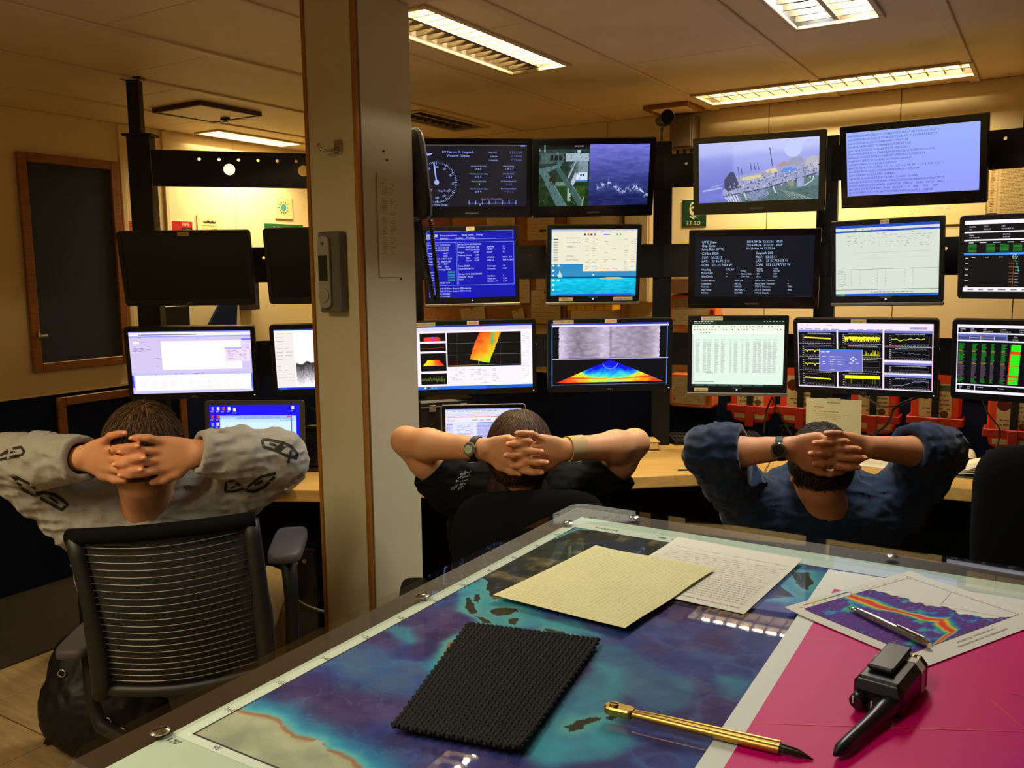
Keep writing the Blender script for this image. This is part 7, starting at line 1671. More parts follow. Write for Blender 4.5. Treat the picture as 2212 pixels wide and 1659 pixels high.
def skin_mat(name):
    mt = attr_mat(name, rough=.55, spec=.35, bump=.12, bscale=420); b = mt.node_tree.nodes['Principled BSDF']; b.inputs['Subsurface Weight'].default_value = .12; b.inputs['Subsurface Radius'].default_value = (.01, .004, .002); b.inputs['Subsurface Scale'].default_value = .5; return mt
SKIN = skin_mat('skin')
def hand_points(Wr, ctr, spread, reach, s_up):
    """joint chains of one clasped hand: wrist, direction to the other hand, little finger uppermost"""
    d = ctr - Wr; d = d / np.linalg.norm(d); up = UP - d * (UP @ d); up /= np.linalg.norm(up); out = np.cross(d, up); out = out if out[1] < 0 else -out
    # names from top: little, ring, middle, index
    L = [.070, .083, .089, .083]; zm = [.032, .012, -.009, -.030]; dm = [.074, .085, .089, .086]; R_ = [.0086, .0094, .0098, .0097]; ch = []
    for i in range(4):
        zp = spread[i] + s_up; ln = L[i] * reach[i]
        M0 = Wr + d * dm[i] + up * zm[i] + out * .004
        P1 = M0 + d * ln * .45 + up * (zp - zm[i]) * .85 + out * .015; P2 = P1 + d * ln * .31 + up * (zp - zm[i]) * .15 + out * .001; P3 = P2 + d * ln * .24 - out * .006
        ch.append(([M0, P1, P2, P3], [R_[i] * 1.22, R_[i] * 1.06, R_[i] * .98, R_[i] * .84]))
    th = [Wr + d * .018 - up * .020 - out * .002, Wr + d * .050 - up * .044 - out * .004, Wr + d * .082 - up * .056 - out * .002, Wr + d * .108 - up * .060]
    return d, up, out, ch, th
def grow_hand(F, Wr, ctr, spread, reach, s_up, info):
    d, up, out, ch, th = hand_points(Wr, ctr, spread, reach, s_up)
    for i, (P, R_) in enumerate(ch):
        st = Wr + up * [.013, .005, -.004, -.013][i] + d * .008
        F.cone(st, P[0] - out * .003, .0160, .0145, .010, out, 1.15)
    F.ell(Wr + d * .05, (.040, .012, .036), np.stack([d, out, up], 1), .012)
    F.chain(th, [.013, .0125, .0102, .0082], .010)
    for P, R_ in ch: F.chain(P, R_, .0028)
    for P, R_ in ch: info['knuckle'] += [P[0] + out * .008, P[1] + out * .004, P[2] + out * .004]; info['tip'].append((P[3], out, d)); dd3 = (P[3] - P[2]) / np.linalg.norm(P[3] - P[2]); o3 = out - dd3 * (out @ dd3); info['nail'].append((P[3], R_[3], o3 / np.linalg.norm(o3), dd3))
    return d, up, out, ch
def person(name, label, J, opt):
    """J: joints in world space. opt: looks."""
    base = np.array([(J['ls'][0] + J['rs'][0]) / 2, J['ls'][1] + .15, 0]); root = thing(name, label, 'person', base)
    sk = opt.get('scale', 1.0); pts = np.array(list(J.values())); lo, hi = pts.min(0) - .12, pts.max(0) + .13; lo[2] = J['neck'][2] - .16; hi[2] = J['head'][2] + .16
    lo[2] = min(lo[2], min(J['ls'][2], J['rs'][2]) - .08)
    F = Field(lo, hi, opt.get('voxel', .0038)); info = {'knuckle': [], 'tip': [], 'nail': []}
    # head: skull, face, jaw, nose, ears
    H = J['head']; Rh = rotm(opt.get('hyaw', 0), opt.get('htilt', -8), opt.get('hroll', 0)); HS = opt.get('hs', .94); hp_ = lambda x, y, z: H + Rh @ (HS * np.array([x, y, z]))
    _ell = F.ell; fell = lambda c, r, R, k, mode='add': _ell(c, HS * np.asarray(r), R, k, mode)
    fell(H, (.074, .094, .098), Rh, .01); fell(hp_(0, .035, -.065), (.056, .060, .062), Rh, .03); fell(hp_(0, .07, -.095), (.034, .03, .028), Rh, .02)
    F.cone(hp_(0, .092, -.01), hp_(0, .112, -.045), .008, .014, .012); fell(hp_(0, .09, .012), (.055, .02, .012), Rh, .015); fell(hp_(0, .095, -.072), (.026, .012, .009), Rh, .01)
    for s in (-1, 1): fell(hp_(s * .030, .092, .0), (.014, .010, .009), Rh, .004, 'sub'); fell(hp_(s * .030, .084, .0), (.011, .011, .011), Rh, .003); fell(hp_(s * .079, .0, -.022), (.007, .018, .031), Rh, .006); fell(hp_(s * .083, -.002, -.02), (.004, .010, .018), Rh, .004, 'sub')
    nk = J['neck']; F.cone(hp_(0, -.005, -.07), nk, .056, .062, .02); F.cone(nk, nk + np.array([0, .06, -.10]), .06, .075, .03)
    for a in ('l', 'r'): F.cone(nk + np.array([0, .02, -.02]), J[a + 's'], .045, .05, .03)
    # arms
    ar = opt.get('arm', 1.0); hands = {}
    for a in ('l', 'r'):
        S, E_, Wr = J[a + 's'], J[a + 'e'], J[a + 'w']; f_ = (Wr - E_); mid = E_ + f_ * .30 + np.array([0, -.004, -.004]); out = np.array([0, -1.0, 0])
        F.chain([S, S * .4 + E_ * .6, E_], [.052 * ar, .046 * ar, .039 * ar], .02); F.chain([E_, mid, Wr], [.036 * ar, .043 * ar, .0255 * ar], .018); F.cone(E_ + f_ * .75, Wr, .03 * ar, .026 * ar, .01, out, 1.18)
    sp = opt.get('spread', [.042, .015, -.013, -.041])
    for a, su in (('l', opt.get('lup', -.004)), ('r', opt.get('rup', .0115))): hands[a] = grow_hand(F, J[a + 'w'], J['hands'] + np.array([0, -.004, opt.get('tilt' + a, 0)]), opt.get('spread' + a, sp), opt.get('reach' + a, [1, 1, 1, 1]), su, info)
    V, Fc = F.mesh()
    col = np.tile(np.array(opt['skin'], float), (len(V), 1)); K = np.array(info['knuckle'])
    d = np.sqrt(((V[:, None, :] - K[None]) ** 2).sum(2)).min(1) if len(V) < 200000 else np.concatenate([np.sqrt(((v[:, None, :] - K[None]) ** 2).sum(2)).min(1) for v in np.array_split(V, 12)])
    col = mixc(col, np.array(opt['skin']) * np.array((1.0, .80, .74)), np.exp(-(d / .008) ** 2) * .55)
    nz = vnoise3(V[:, 0] * 38, V[:, 1] * 38, V[:, 2] * 38, 4); col = mixc(col, np.array(opt['skin']) * np.array((.99, .88, .82)), np.clip(nz - .35, 0, 1) * .6)
    for T_, out, dr in info['tip']:
        dt = np.sqrt(((V - (T_ + out * .004 + dr * .0)) ** 2).sum(1)); col = mixc(col, np.array(opt['skin']) * np.array((1.03, .84, .80)), np.exp(-(dt / .012) ** 2) * .7)
        nv_ = T_ + out * .0065 + dr * .001; dn_ = np.sqrt((((V - nv_) * 1.0) ** 2).sum(1)); col = mixc(col, np.array(opt['skin']) * np.array((1.10, 1.02, 1.0)), np.clip((.0058 - dn_) / .0018, 0, 1) * .8)
    body = organic('body', (V, Fc), SKIN, root, np.clip(col, 0, 255))
    mn = mat('fingernail_' + str(opt['skin'][0]), lin(np.clip(np.array(opt['skin']) * np.array((1.12, 1.06, 1.06)), 0, 255)), .3, spec=.5)
    for T_, R0, out, dr in info['nail']:
        o2 = out - dr * .0; sd = np.cross(o2, dr); cN = T_ + o2 * R0 * .80 + dr * R0 * .12; V_ = []; F_ = []
        for q in range(3):
            for k in range(12): a_ = 2 * math.pi * k / 12; rr_ = (1.0, .75, .3)[q]; V_.append(cN + dr * math.cos(a_) * R0 * .80 * rr_ + sd * math.sin(a_) * R0 * .66 * rr_ + o2 * R0 * (.05, .22, .30)[q] - o2 * R0 * .30 * (math.sin(a_) * rr_) ** 2)
        F_ = [(q * 12 + k, q * 12 + (k + 1) % 12, (q + 1) * 12 + (k + 1) % 12, (q + 1) * 12 + k) for q in range(2) for k in range(12)] + [tuple(range(24, 36))]
        g = W(); g.add(V_, F_); g.build('fingernail', mn, root, True)
    return root, hands, hp_, Rh * HS, base
def cloth_fn(dirs, amp, seed):
    """creases: stretched ridged noise"""
    def fn(x, y, z):
        o = 0
        for (sx, sy, sz, a) in dirs:
            n = vnoise3(x * sx + 11, y * sy + 3, z * sz + 7, seed) * .65 + vnoise3(x * sx * 2.1, y * sy * 2.1, z * sz * 2.1, seed + 5) * .35; o = o + a * (1 - np.abs(2 * n - 1)) ** 2
        return amp * o
    return fn
def shirt(root, J, opt, material, sleeve, cut, neck_r=.075, voxel=.005, amp=.006, name='shirt', torso=(.20, .115, .24), seed=1, neck_off=(0, -.02, .035), bottom=.50):
    """sleeve: 'long', 'short' or 'rolled'; cut: fraction along the limb where it ends"""
    pts = np.array([J[k] for k in ('ls', 'rs', 'le', 're', 'lw', 'rw', 'neck')]); lo, hi = pts.min(0) - .13, pts.max(0) + .13; lo[2] = bottom; lo[1] -= .05; hi[1] = max(hi[1], J['ls'][1] + .42); hi[2] = max(J['le'][2], J['re'][2], J['neck'][2]) + .12
    F = Field(lo, hi, voxel); S = (J['ls'] + J['rs']) / 2; nk = J['neck']; lean = np.array(opt.get('lean', (0, .16, -.42)))
    pel = S + lean; w = abs(J['rs'][0] - J['ls'][0]) / 2
    F.ell(S + lean * .30, (w + .035, torso[1] + .012, torso[2]), None, .03); F.ell(S + lean * .75, (w - .01, torso[1] + .01, torso[2] * .9), None, .05)
    F.cone(S + np.array([-w * .55, .01, -.03]), S + np.array([w * .55, .01, -.03]), .085, .085, .05)
    tg = {}
    for a in ('l', 'r'):
        s_, e_, w_ = J[a + 's'], J[a + 'e'], J[a + 'w']; up_ = s_ + (nk - s_) * .1
        F.cone(nk + np.array([0, .01, -.045]), s_, .058, .066, .04)
        if sleeve == 'short':
            t = cut; q = s_ + (e_ - s_) * t; F.chain([s_, s_ * .5 + q * .5, q], [.070, .068, .066], .03); tg[a] = (q, e_ - s_)
        else:
            F.chain([s_, s_ * .45 + e_ * .55, e_], [.072, .062, .056], .03); q = e_ + (w_ - e_) * cut[a]
            rr = [.056, .054, opt.get('cuff', .041)] if sleeve == 'long' else [.056, .056, .053]
            F.chain([e_, e_ + (q - e_) * .45, q], rr, .025); tg[a] = (q, w_ - e_)
    F.displace(cloth_fn(opt['folds'], amp, seed), .03)
    if sleeve == 'long':
        for a in ('l', 'r'):
            q, dv_ = tg[a]; dv_ = dv_ / np.linalg.norm(dv_); F.cone(q - dv_ * .048, q, .0425, .0385, .004)
    if sleeve == 'rolled':
        for a in ('l', 'r'):
            q, dv_ = tg[a]; dv_ = dv_ / np.linalg.norm(dv_); F.cone(q - dv_ * .05, q, .060, .058, .006)
    # cut the sleeve ends flat, near the limb only
    for a in ('l', 'r'):
        q, n = tg[a]; n = n / np.linalg.norm(n); R_ = .11; sl, (X, Y, Z) = F._box(q - R_, q + R_)
        dpl = ((X - q[0]) * n[0] + (Y - q[1]) * n[1] + (Z - q[2]) * n[2]).astype(np.float32); near = (np.sqrt((X - q[0]) ** 2 + (Y - q[1]) ** 2 + (Z - q[2]) ** 2) < R_ - .01)
        F.f[sl] = np.where(near, np.maximum(F.f[sl], dpl), F.f[sl])
        # hollow the cuff so that the arm comes out of an opening
        lim = (J[a + 'e'], J[a + 'w']) if sleeve != 'short' else (J[a + 's'], J[a + 'e']); F.cone(q - n * .03, q + n * .02, opt.get('hole', .036) if sleeve != 'short' else .056, opt.get('hole', .036) if sleeve != 'short' else .058, .004, mode='sub')
    F.ell(nk + np.array(neck_off), (neck_r, neck_r * 1.05, opt.get('neck_h', .075)), rotm(0, 25, 0), .006, 'sub')
    ob = organic(name, F.mesh(), material, root); return ob, pel
def trousers(root, pel, J, material, knee_dx=.10, fwd=.40, voxel=.011, floor_z=.05, shoes=True):
    lo = pel - np.array([.40, .22, 0]); hi = pel + np.array([.40, fwd + .45, .20]); lo[2] = .0; F = Field(lo, hi, voxel); F.ell(pel + np.array([0, .02, -.02]), (.19, .16, .13), None, .03); ft = []
    for s in (-1, 1):
        hip = pel + np.array([s * .09, .06, -.05]); knee = hip + np.array([s * knee_dx, fwd, .02]); ank = np.array([knee[0] + s * .02, knee[1] + .10, .10]); F.chain([hip, hip * .5 + knee * .5, knee], [.095, .085, .066], .03); F.chain([knee, knee * .5 + ank * .5, ank], [.066, .060, .055], .02); ft.append(ank)
    F.displace(cloth_fn([(14, 14, 30, 1)], .010, 3), .04); organic('trousers', F.mesh(), material, root)
    for a in ft:
        F = Field(a + np.array([-.07, -.12, -.11]), a + np.array([.07, .24, .06]), .008); F.ell(a + np.array([0, .07, -.065]), (.045, .14, .038), None, .01); F.cone(a + np.array([0, -.01, -.05]), a + np.array([0, 0, .02]), .045, .045, .02); organic('shoe', F.mesh(), M_SHOE, root)
M_SHOE = mat('dark_shoe', rgb(24, 22, 22), .5)
def hair_mat(name, dark, light):
    if name in MATS: return MATS[name]
    mt = attr_mat(name, rough=.62, spec=.25); return mt
def hair(root, hp_, Rh, opt, name='hair'):
    """cap of hair with combed strands; strands flow from the crown"""
    H = hp_(0, 0, 0); hs = np.linalg.norm(Rh[:, 0]); RS, Rh = Rh, Rh / hs; r = random.Random(opt.get('seed', 2)); F = Field(H - .17, H + .17, .0045); vol = opt['vol']
    F.ell(hp_(0, -.006, .012), (np.array((.078, .097, .100)) + vol) * hs, Rh, .006)
    for b in opt.get('bumps', []): F.ell(hp_(*b[:3]), b[3], Rh, .02)
    # clear the face and the neck
    F.ell(hp_(0, .10, -.03), (.075, .085, .10), Rh, .02, 'sub'); F.ell(hp_(0, .02, -.155), (.16, .16, opt.get('nape', .085)), Rh, .02, 'sub')
    F.displace(lambda x, y, z: opt.get('tuft', .010) * (vnoise3(x * 38, y * 38, z * 20, 3) - .5) + .006 * (vnoise3(x * 120, y * 120, z * 26, 5) - .5), .025)
    V, Fc = F.mesh(); n = vnoise3(V[:, 0] * 190, V[:, 1] * 120, V[:, 2] * 26, 8); col = mixc(opt['dark'], opt['light'], n); mt = hair_mat('hair_strands', 0, 0); ob = organic(name, (V, Fc), mt, root, col)
    # strands
    crown = np.array(opt.get('crown', (0.01, -.04, .10))); vs_, fs_, cs_ = [], [], []; k = 0; o = np.array(root.matrix_world.translation); rad = np.array((.079, .098, .101)) + vol
    for q in range(opt.get('n', 1500) * 3):
        th = r.uniform(0, 2 * math.pi); ph = r.uniform(-.55, 1.35); p = np.array((math.cos(ph) * math.cos(th), math.cos(ph) * math.sin(th), math.sin(ph)))
        if p[1] > .62 and p[2] < .35: continue
        if p[2] < opt.get('low', -.45): continue
        pos = p * rad; flow = pos - crown; flow = flow - p * (flow @ p); flow /= np.linalg.norm(flow) + 1e-6; flow = flow + np.array((r.gauss(0, .25), r.gauss(0, .25), r.gauss(0, .2))); ln = r.uniform(*opt.get('len', (.025, .05))); P = []
        for s in range(5):
            u = s / 4; x = pos + flow * ln * u; nr = x / rad; x = x / (np.linalg.norm(nr) + 1e-9) * (1.0 + .02 + r.uniform(0, .05) + opt.get('lift', .05) * u * r.uniform(.2, 1) * (1 - .5 * u)); P.append(hp_(0, -.006, .012) + RS @ x)
        P = np.array(P); side = np.cross(P[-1] - P[0], Rh @ p); side /= np.linalg.norm(side) + 1e-9; w = r.uniform(.0004, .0011); c = np.array(mixc(opt['dark'], opt['light'], r.random() ** 1.3))
        for s in range(5): ww = w * (1 - (s / 4) ** 2 * .85); vs_ += [P[s] - side * ww - o, P[s] + side * ww - o]; cs_ += [c, c]
        fs_ += [(k + 2 * s, k + 2 * s + 1, k + 2 * s + 3, k + 2 * s + 2) for s in range(4)]; k += 10
    me = bpy.data.meshes.new('hair_strands'); me.from_pydata(np.array(vs_).tolist(), [], fs_); me.update(); ca = me.color_attributes.new('Col', 'FLOAT_COLOR', 'POINT'); ca.data.foreach_set('color', np.concatenate([lin(np.clip(cs_, 0, 255)), np.ones((len(cs_), 1))], 1).astype(np.float32).ravel()); me.materials.append(mt)
    so = bpy.data.objects.new('hair_strands', me); COL.objects.link(so); so.parent = ob; so['kind'] = 'stuff'; return ob
def ring_on(root, ch, t, m_):
    P, R_ = ch; a, b = P[0], P[1]; c = a + (b - a) * t; ax = (b - a) / np.linalg.norm(b - a); u = np.cross(ax, UP); u /= np.linalg.norm(u); w = np.cross(ax, u); rr = R_[0] * .98
    pts = [c + rr * (math.cos(q) * u + math.sin(q) * w) for q in np.linspace(0, 2 * math.pi, 25)]; g = W(); g.tube(pts, .0016, 6, False); return g.build('ring', m_, root, True)
def wrist_frame(E_, Wr, t):
    ax = (Wr - E_) / np.linalg.norm(Wr - E_); c = E_ + (Wr - E_) * t; out = np.array([0, -1.0, .1]); out -= ax * (out @ ax); out /= np.linalg.norm(out); return c, ax, out, np.cross(out, ax)
def band(root, name, c, ax, out, side, ra, rb, w, th, m_, n=28):
    """band around a limb: elliptical ring, ra along out, rb along side"""
    V = []; F = []
    prof = [(-w / 2, 0), (-w / 2, th), (w / 2, th), (w / 2, 0)]
    for k in range(n):
        q = 2 * math.pi * k / n
        for (z, t) in prof: V.append(c + ax * z + out * (ra + t) * math.cos(q) + side * (rb + t) * math.sin(q))
    for k in range(n):
        for j in range(4): F.append((k * 4 + j, k * 4 + (j + 1) % 4, ((k + 1) % n) * 4 + (j + 1) % 4, ((k + 1) % n) * 4 + j))
    g = W(); g.add(V, F); return g.build(name, m_, root, 50)
from mathutils.bvhtree import BVHTree
def print_on(root, ob, strokes, w_px, material, name='print', closed=False, lift=.0012):
    """ink lines that follow the cloth: each stroke's points are found on the garment's surface"""
    me = ob.data; o = np.array(root.matrix_world.translation); bv = BVHTree.FromPolygons([tuple(v.co) for v in me.vertices], [tuple(p.vertices) for p in me.polygons]); g = W()
    for st in strokes:
        P = []; pts = st['p']; seg = []
        for (x0, y0), (x1, y1) in zip(pts[:-1], pts[1:]):
            n = max(1, int(math.hypot(x1 - x0, y1 - y0) / 5))
            seg += [(x0 + (x1 - x0) * i / n, y0 + (y1 - y0) * i / n) for i in range(n)]
        seg.append(pts[-1]); hw = st.get('w', w_px) / 2; L_, R_ = [], []
        for i, (x, y) in enumerate(seg):
            a, b = seg[max(i - 1, 0)], seg[min(i + 1, len(seg) - 1)]; dx, dy = b[0] - a[0], b[1] - a[1]; l = math.hypot(dx, dy) + 1e-9; nx, ny = -dy / l * hw, dx / l * hw; row = []
            for sx in (-1, 1):
                v = ray(x + sx * nx, y + sx * ny); v = v / np.linalg.norm(v); hit = bv.ray_cast(Vector(CAM - o), Vector(v))
                row.append(None if hit[0] is None else np.array(hit[0]) + o - v * lift)
            P.append(row)
        for i in range(len(P) - 1):
            q = [P[i][0], P[i][1], P[i + 1][1], P[i + 1][0]]
            if any(p is None for p in q): continue
            if max(np.linalg.norm(q[0] - q[3]), np.linalg.norm(q[0] - q[1])) > .06: continue
            g.quad(*q)
        if g.v: g.build(name, material, root); g = W()
# ================================================================== the three seated people
J1 = dict(head=aty(312, 978, 2.06), neck=aty(322, 1092, 2.13), hands=aty(288, 990, 1.955), lw=aty(176, 990, 1.985), rw=aty(430, 976, 1.99), le=aty(30, 998, 2.12), re=aty(600, 990, 2.10), ls=aty(168, 1108, 2.17), rs=aty(468, 1090, 2.18))
p1, h1, hp1, R1, b1 = person('person', 'person in a grey long-sleeved shirt with hands clasped behind the head', J1, dict(skin=(206, 148, 108), spreadl=[.052, .020, -.008, -.034], spreadr=[.040, .012, -.016, -.042], reachl=[.95, 1.0, 1.0, .95], reachr=[.9, .95, 1.0, 1.0], lup=-.002, rup=.010, htilt=-14, tiltl=.012))
M_GSHIRT = mat('grey_marl_cotton', rgb(158, 154, 148), .9, var=.10, scale=220, bump=.15, bscale=700, sheen=.2, spec=.15)
s1, pel1 = shirt(p1, J1, dict(folds=[(16, 14, 42, 1.0), (40, 16, 14, .6)], lean=(0.0, .16, -.42), neck_h=.08), M_GSHIRT, 'long', {'l': 1.02, 'r': 1.02}, .064, .0048, .011, 'shirt', seed=4, neck_off=(.0, -.035, .075))
M_KHAKI = mat('khaki_trousers', rgb(150, 124, 76), .85, var=.1, scale=60)
trousers(p1, pel1, J1, M_KHAKI, .02)
hair(p1, hp1, R1, dict(vol=.012, dark=(34, 22, 13), light=(128, 94, 58), n=3600, seed=2, len=(.025, .055), lift=.12, nape=.07, tuft=.016))
ring_on(p1, h1['l'][3][1], .42, M_BRASS)
M_INK = mat('black_print_ink', rgb(36, 32, 28), .8)
def tr7(P): return [(x * .3617, 820 + y * .3617) for x, y in P]
st = [{'p': tr7([(0, 455), (60, 415), (125, 402), (145, 430), (130, 450), (60, 465), (0, 478)]), 'w': 6}, {'p': tr7([(30, 440), (90, 430)]), 'w': 4}, {'p': tr7([(70, 570), (110, 590), (190, 630), (235, 690), (200, 692), (140, 660), (95, 600), (70, 570)]), 'w': 6}, {'p': tr7([(140, 625), (175, 660)]), 'w': 5}, {'p': tr7([(215, 690), (260, 672), (330, 690), (405, 745), (368, 778), (310, 745), (240, 708)]), 'w': 7}, {'p': tr7([(295, 700), (345, 738)]), 'w': 5},
      {'p': tr7([(1565, 360), (1600, 358), (1690, 375), (1740, 400), (1775, 440), (1770, 470), (1700, 450), (1650, 425), (1575, 400), (1565, 360)]), 'w': 6}, {'p': tr7([(1610, 380), (1650, 395)]), 'w': 5}, {'p': tr7([(1650, 425), (1700, 385)]), 'w': 14}, {'p': tr7([(1740, 420), (1720, 500)]), 'w': 6}, {'p': tr7([(1645, 560), (1560, 580), (1480, 640), (1470, 665), (1520, 670), (1580, 640), (1640, 580)]), 'w': 6}, {'p': tr7([(1520, 630), (1570, 605)]), 'w': 6}, {'p': tr7([(1440, 640), (1390, 605), (1350, 612), (1345, 670), (1400, 668), (1460, 650)]), 'w': 6}, {'p': tr7([(1375, 650), (1410, 635)]), 'w': 4}]
print_on(p1, s1, st, 6, M_INK, 'printed_stroke')

J2 = dict(head=aty(1122, 980, 2.42), neck=aty(1118, 1075, 2.46), hands=aty(1128, 976, 2.305), lw=aty(1042, 970, 2.33), rw=aty(1226, 970, 2.335), le=aty(876, 952, 2.46), re=aty(1372, 957, 2.47), ls=aty(985, 1058, 2.50), rs=aty(1285, 1058, 2.50))
p2, h2, hp2, R2, b2 = person('person', 'person in a black T-shirt with a wristwatch and a beige wrist support', J2, dict(skin=(200, 146, 104), spread=[.042, .015, -.014, -.042], reachl=[.9, 1.0, 1.05, 1.0], reachr=[1.05, 1.05, 1.0, .9], lup=-.006, rup=.0095, htilt=-10, arm=1.04, spreadr=[.046, .018, -.012, -.041]))
M_BSHIRT = mat('black_cotton', rgb(20, 21, 22), .95, var=.15, scale=150, spec=.08)
s2, pel2 = shirt(p2, J2, dict(folds=[(16, 14, 40, 1.0)], lean=(.02, .16, -.42)), M_BSHIRT, 'short', .50, .07, .0052, .008, seed=7)
trousers(p2, pel2, J2, M_KHAKI, .12)
hair(p2, hp2, R2, dict(vol=.017, dark=(26, 16, 10), light=(112, 74, 46), n=3000, seed=5, len=(.05, .09), lift=.04, crown=(.02, -.0, .115), nape=.05, low=-.8, tuft=.007))
# long hair falling onto the back
F = Field(J2['neck'] - np.array([.13, .17, .20]), J2['neck'] + np.array([.13, .06, .12]), .005)
F.ell(J2['neck'] + np.array([.0, -.05, .03]), (.088, .05, .085), None, .02); F.ell(J2['neck'] + np.array([.01, -.075, -.06]), (.085, .028, .10), None, .03)
F.displace(lambda x, y, z: .006 * (vnoise3(x * 60, y * 60, z * 9, 3) - .5), .02); V, Fc = F.mesh(); organic('long_hair', (V, Fc), hair_mat('hair_strands', 0, 0), p2, mixc((22, 13, 11), (58, 32, 28), vnoise3(V[:, 0] * 190, V[:, 1] * 120, V[:, 2] * 22, 8)))
c, ax, out, side = wrist_frame(J2['le'], J2['lw'], .93); M_STRAP2 = mat('black_watch_strap', rgb(18, 18, 19), .5)
wt = band(p2, 'wristwatch', c, ax, out, side, .0275, .0300, .020, .0035, M_STRAP2)
Rw = np.stack([side, -out, ax], 1); Rw = np.stack([ax, -out, np.cross(ax, -out)], 1)
def watch_head(parent, c, Rw, r, hexa, face, rim, root):
    def at(P): return [c + Rw @ np.array(p) for p in P]
    n = 8 if hexa else 28; g = W(); poly = [(r * math.cos(2 * math.pi * (k + .5) / n) * (1.0 if not hexa else .98), r * math.sin(2 * math.pi * (k + .5) / n) * (1.12 if hexa else 1)) for k in range(n)]
    M4 = np.eye(4); M4[:3, :3] = Rw; M4[:3, 3] = c; g.prism(poly, .010, M4, -.010, .002); a = g.build('case', rim, parent); ob = []
    g = W(); q = [(x * .66, z * (.62 if hexa else .70)) for x, z in [(r * math.cos(2 * math.pi * k / 28), r * math.sin(2 * math.pi * k / 28)) for k in range(28)]]; g.prism(q, .002, M4, -.0115, 0); g.build('dial', face, parent)
    return a
M_DIAL = mat('pale_green_dial', rgb(168, 188, 166), .3); M_DIALD = mat('dark_dial', rgb(24, 24, 22), .15, spec=.6)
watch_head(wt, c + out * .0315, Rw, .0185, True, M_DIAL, M_GREYP, p2)
c, ax, out, side = wrist_frame(J2['re'], J2['rw'], .90); M_BEIGE = mat('beige_elastic', rgb(186, 156, 112), .9, var=.08, scale=150)
band(p2, 'wrist_support', c, ax, out, side, .0285, .0325, .052, .0035, M_BEIGE)
def tr8(P): return [(800 + x * .3165, 840 + y * .3165) for x, y in P]
M_LETTER = mat('pale_grey_print', rgb(132, 134, 130), .8)
st = []; rr_ = random.Random(4)
for k in range(5):
    x0, y0 = 560 + k * 14, 690 - k * 26
    for j in range(5): a = rr_.uniform(-9, 9); b_ = rr_.uniform(-9, 9); st.append({'p': tr8([(x0 + j * 16 + a, y0 - j * 3), (x0 + j * 16 + 8 + b_, y0 - 12 - j * 3 + a), (x0 + j * 16 + 14, y0 - 2 - j * 3 + b_)]), 'w': rr_.uniform(1.2, 3.2)})
print_on(p2, s2, st, 4, M_LETTER, 'printed_stroke')

J3 = dict(head=aty(1772, 1004, 2.27), neck=aty(1778, 1100, 2.30), hands=aty(1792, 972, 2.155), lw=aty(1700, 968, 2.175), rw=aty(1876, 966, 2.18), le=aty(1535, 976, 2.27), re=aty(2026, 975, 2.29), ls=aty(1622, 1095, 2.34), rs=aty(1930, 1100, 2.34))
p3, h3, hp3, R3, b3 = person('person', 'person in a navy blue sweater with rolled sleeves and a steel watch', J3, dict(skin=(190, 132, 92), spread=[.036, .013, -.013, -.040], reachl=[.95, 1.0, 1.05, 1.0], reachr=[.9, 1.0, 1.0, .95], lup=-.002, rup=.012, htilt=-6, spreadl=[.030, .012, -.010, -.034]))
M_NSHIRT = mat('navy_knit', rgb(28, 42, 66), .92, var=.14, scale=160, bump=.15, bscale=500, sheen=.15, spec=.12)
s3, pel3 = shirt(p3, J3, dict(folds=[(15, 14, 36, 1.0), (36, 14, 16, .7)], lean=(0, .16, -.42), hole=.044), M_NSHIRT, 'rolled', {'l': .44, 'r': .44}, .060, .0052, .011, 'sweater', seed=9, neck_off=(.0, -.03, .070))
trousers(p3, pel3, J3, mat('dark_trousers', rgb(30, 30, 34), .9))
hair(p3, hp3, R3, dict(vol=.004, dark=(20, 14, 10), light=(76, 54, 36), n=2600, seed=8, len=(.018, .035), lift=.05, nape=.045, low=-.9, tuft=.006))
c, ax, out, side = wrist_frame(J3['le'], J3['lw'], .93); wt = band(p3, 'wristwatch', c, ax, out, side, .0265, .0290, .018, .0035, M_STRAP2); watch_head(wt, c + out * .030, np.stack([ax, -out, np.cross(ax, -out)], 1), .0205, False, M_DIALD, M_CHROME, p3)
ring_on(p3, h3['l'][3][1], .45, M_CHROME)

# ================================================================== chairs
M_CHBLK = mat('black_chair_fabric', rgb(17, 17, 18), .95, var=.2, scale=200, spec=.08); M_CHPL = mat('charcoal_chair_plastic', rgb(30, 29, 29), .5); M_RIB = mat('bare_metal_rib', rgb(120, 117, 112), .35, .8); M_PADG = mat('grey_violet_armrest', rgb(74, 68, 72), .6)
def chair_base(t, c, yaw=0.0):
    g = W(); g.tube([c + np.array([0, 0, .09]), c + np.array([0, 0, .26])], [.03, .022], 14); g.build('gas_column', M_CHPL, t, 40)
    for k in range(5):
        a = math.radians(72 * k + yaw); e = c + np.array([.29 * math.cos(a), .29 * math.sin(a), 0]); g = W(); g.tube([c + np.array([0, 0, .11]), c * .4 + e * .6 + np.array([0, 0, .095]), e + np.array([0, 0, .075])], [.026, .022, .016], 8); l_ = g.build('base_leg', M_CHPL, t, 40)
        for s in (-1, 1): g = W(); g.lathe([(.022, -.008), (.026, -.004), (.026, .004), (.022, .008)], 14, e + np.array([-.016 * s * math.sin(a), .016 * s * math.cos(a), .0262]), np.stack([[math.cos(a), math.sin(a), 0], [0, 0, 1], [math.sin(a), -math.cos(a), 0]], 1)); g.build('castor', M_CHPL, l_, 40)
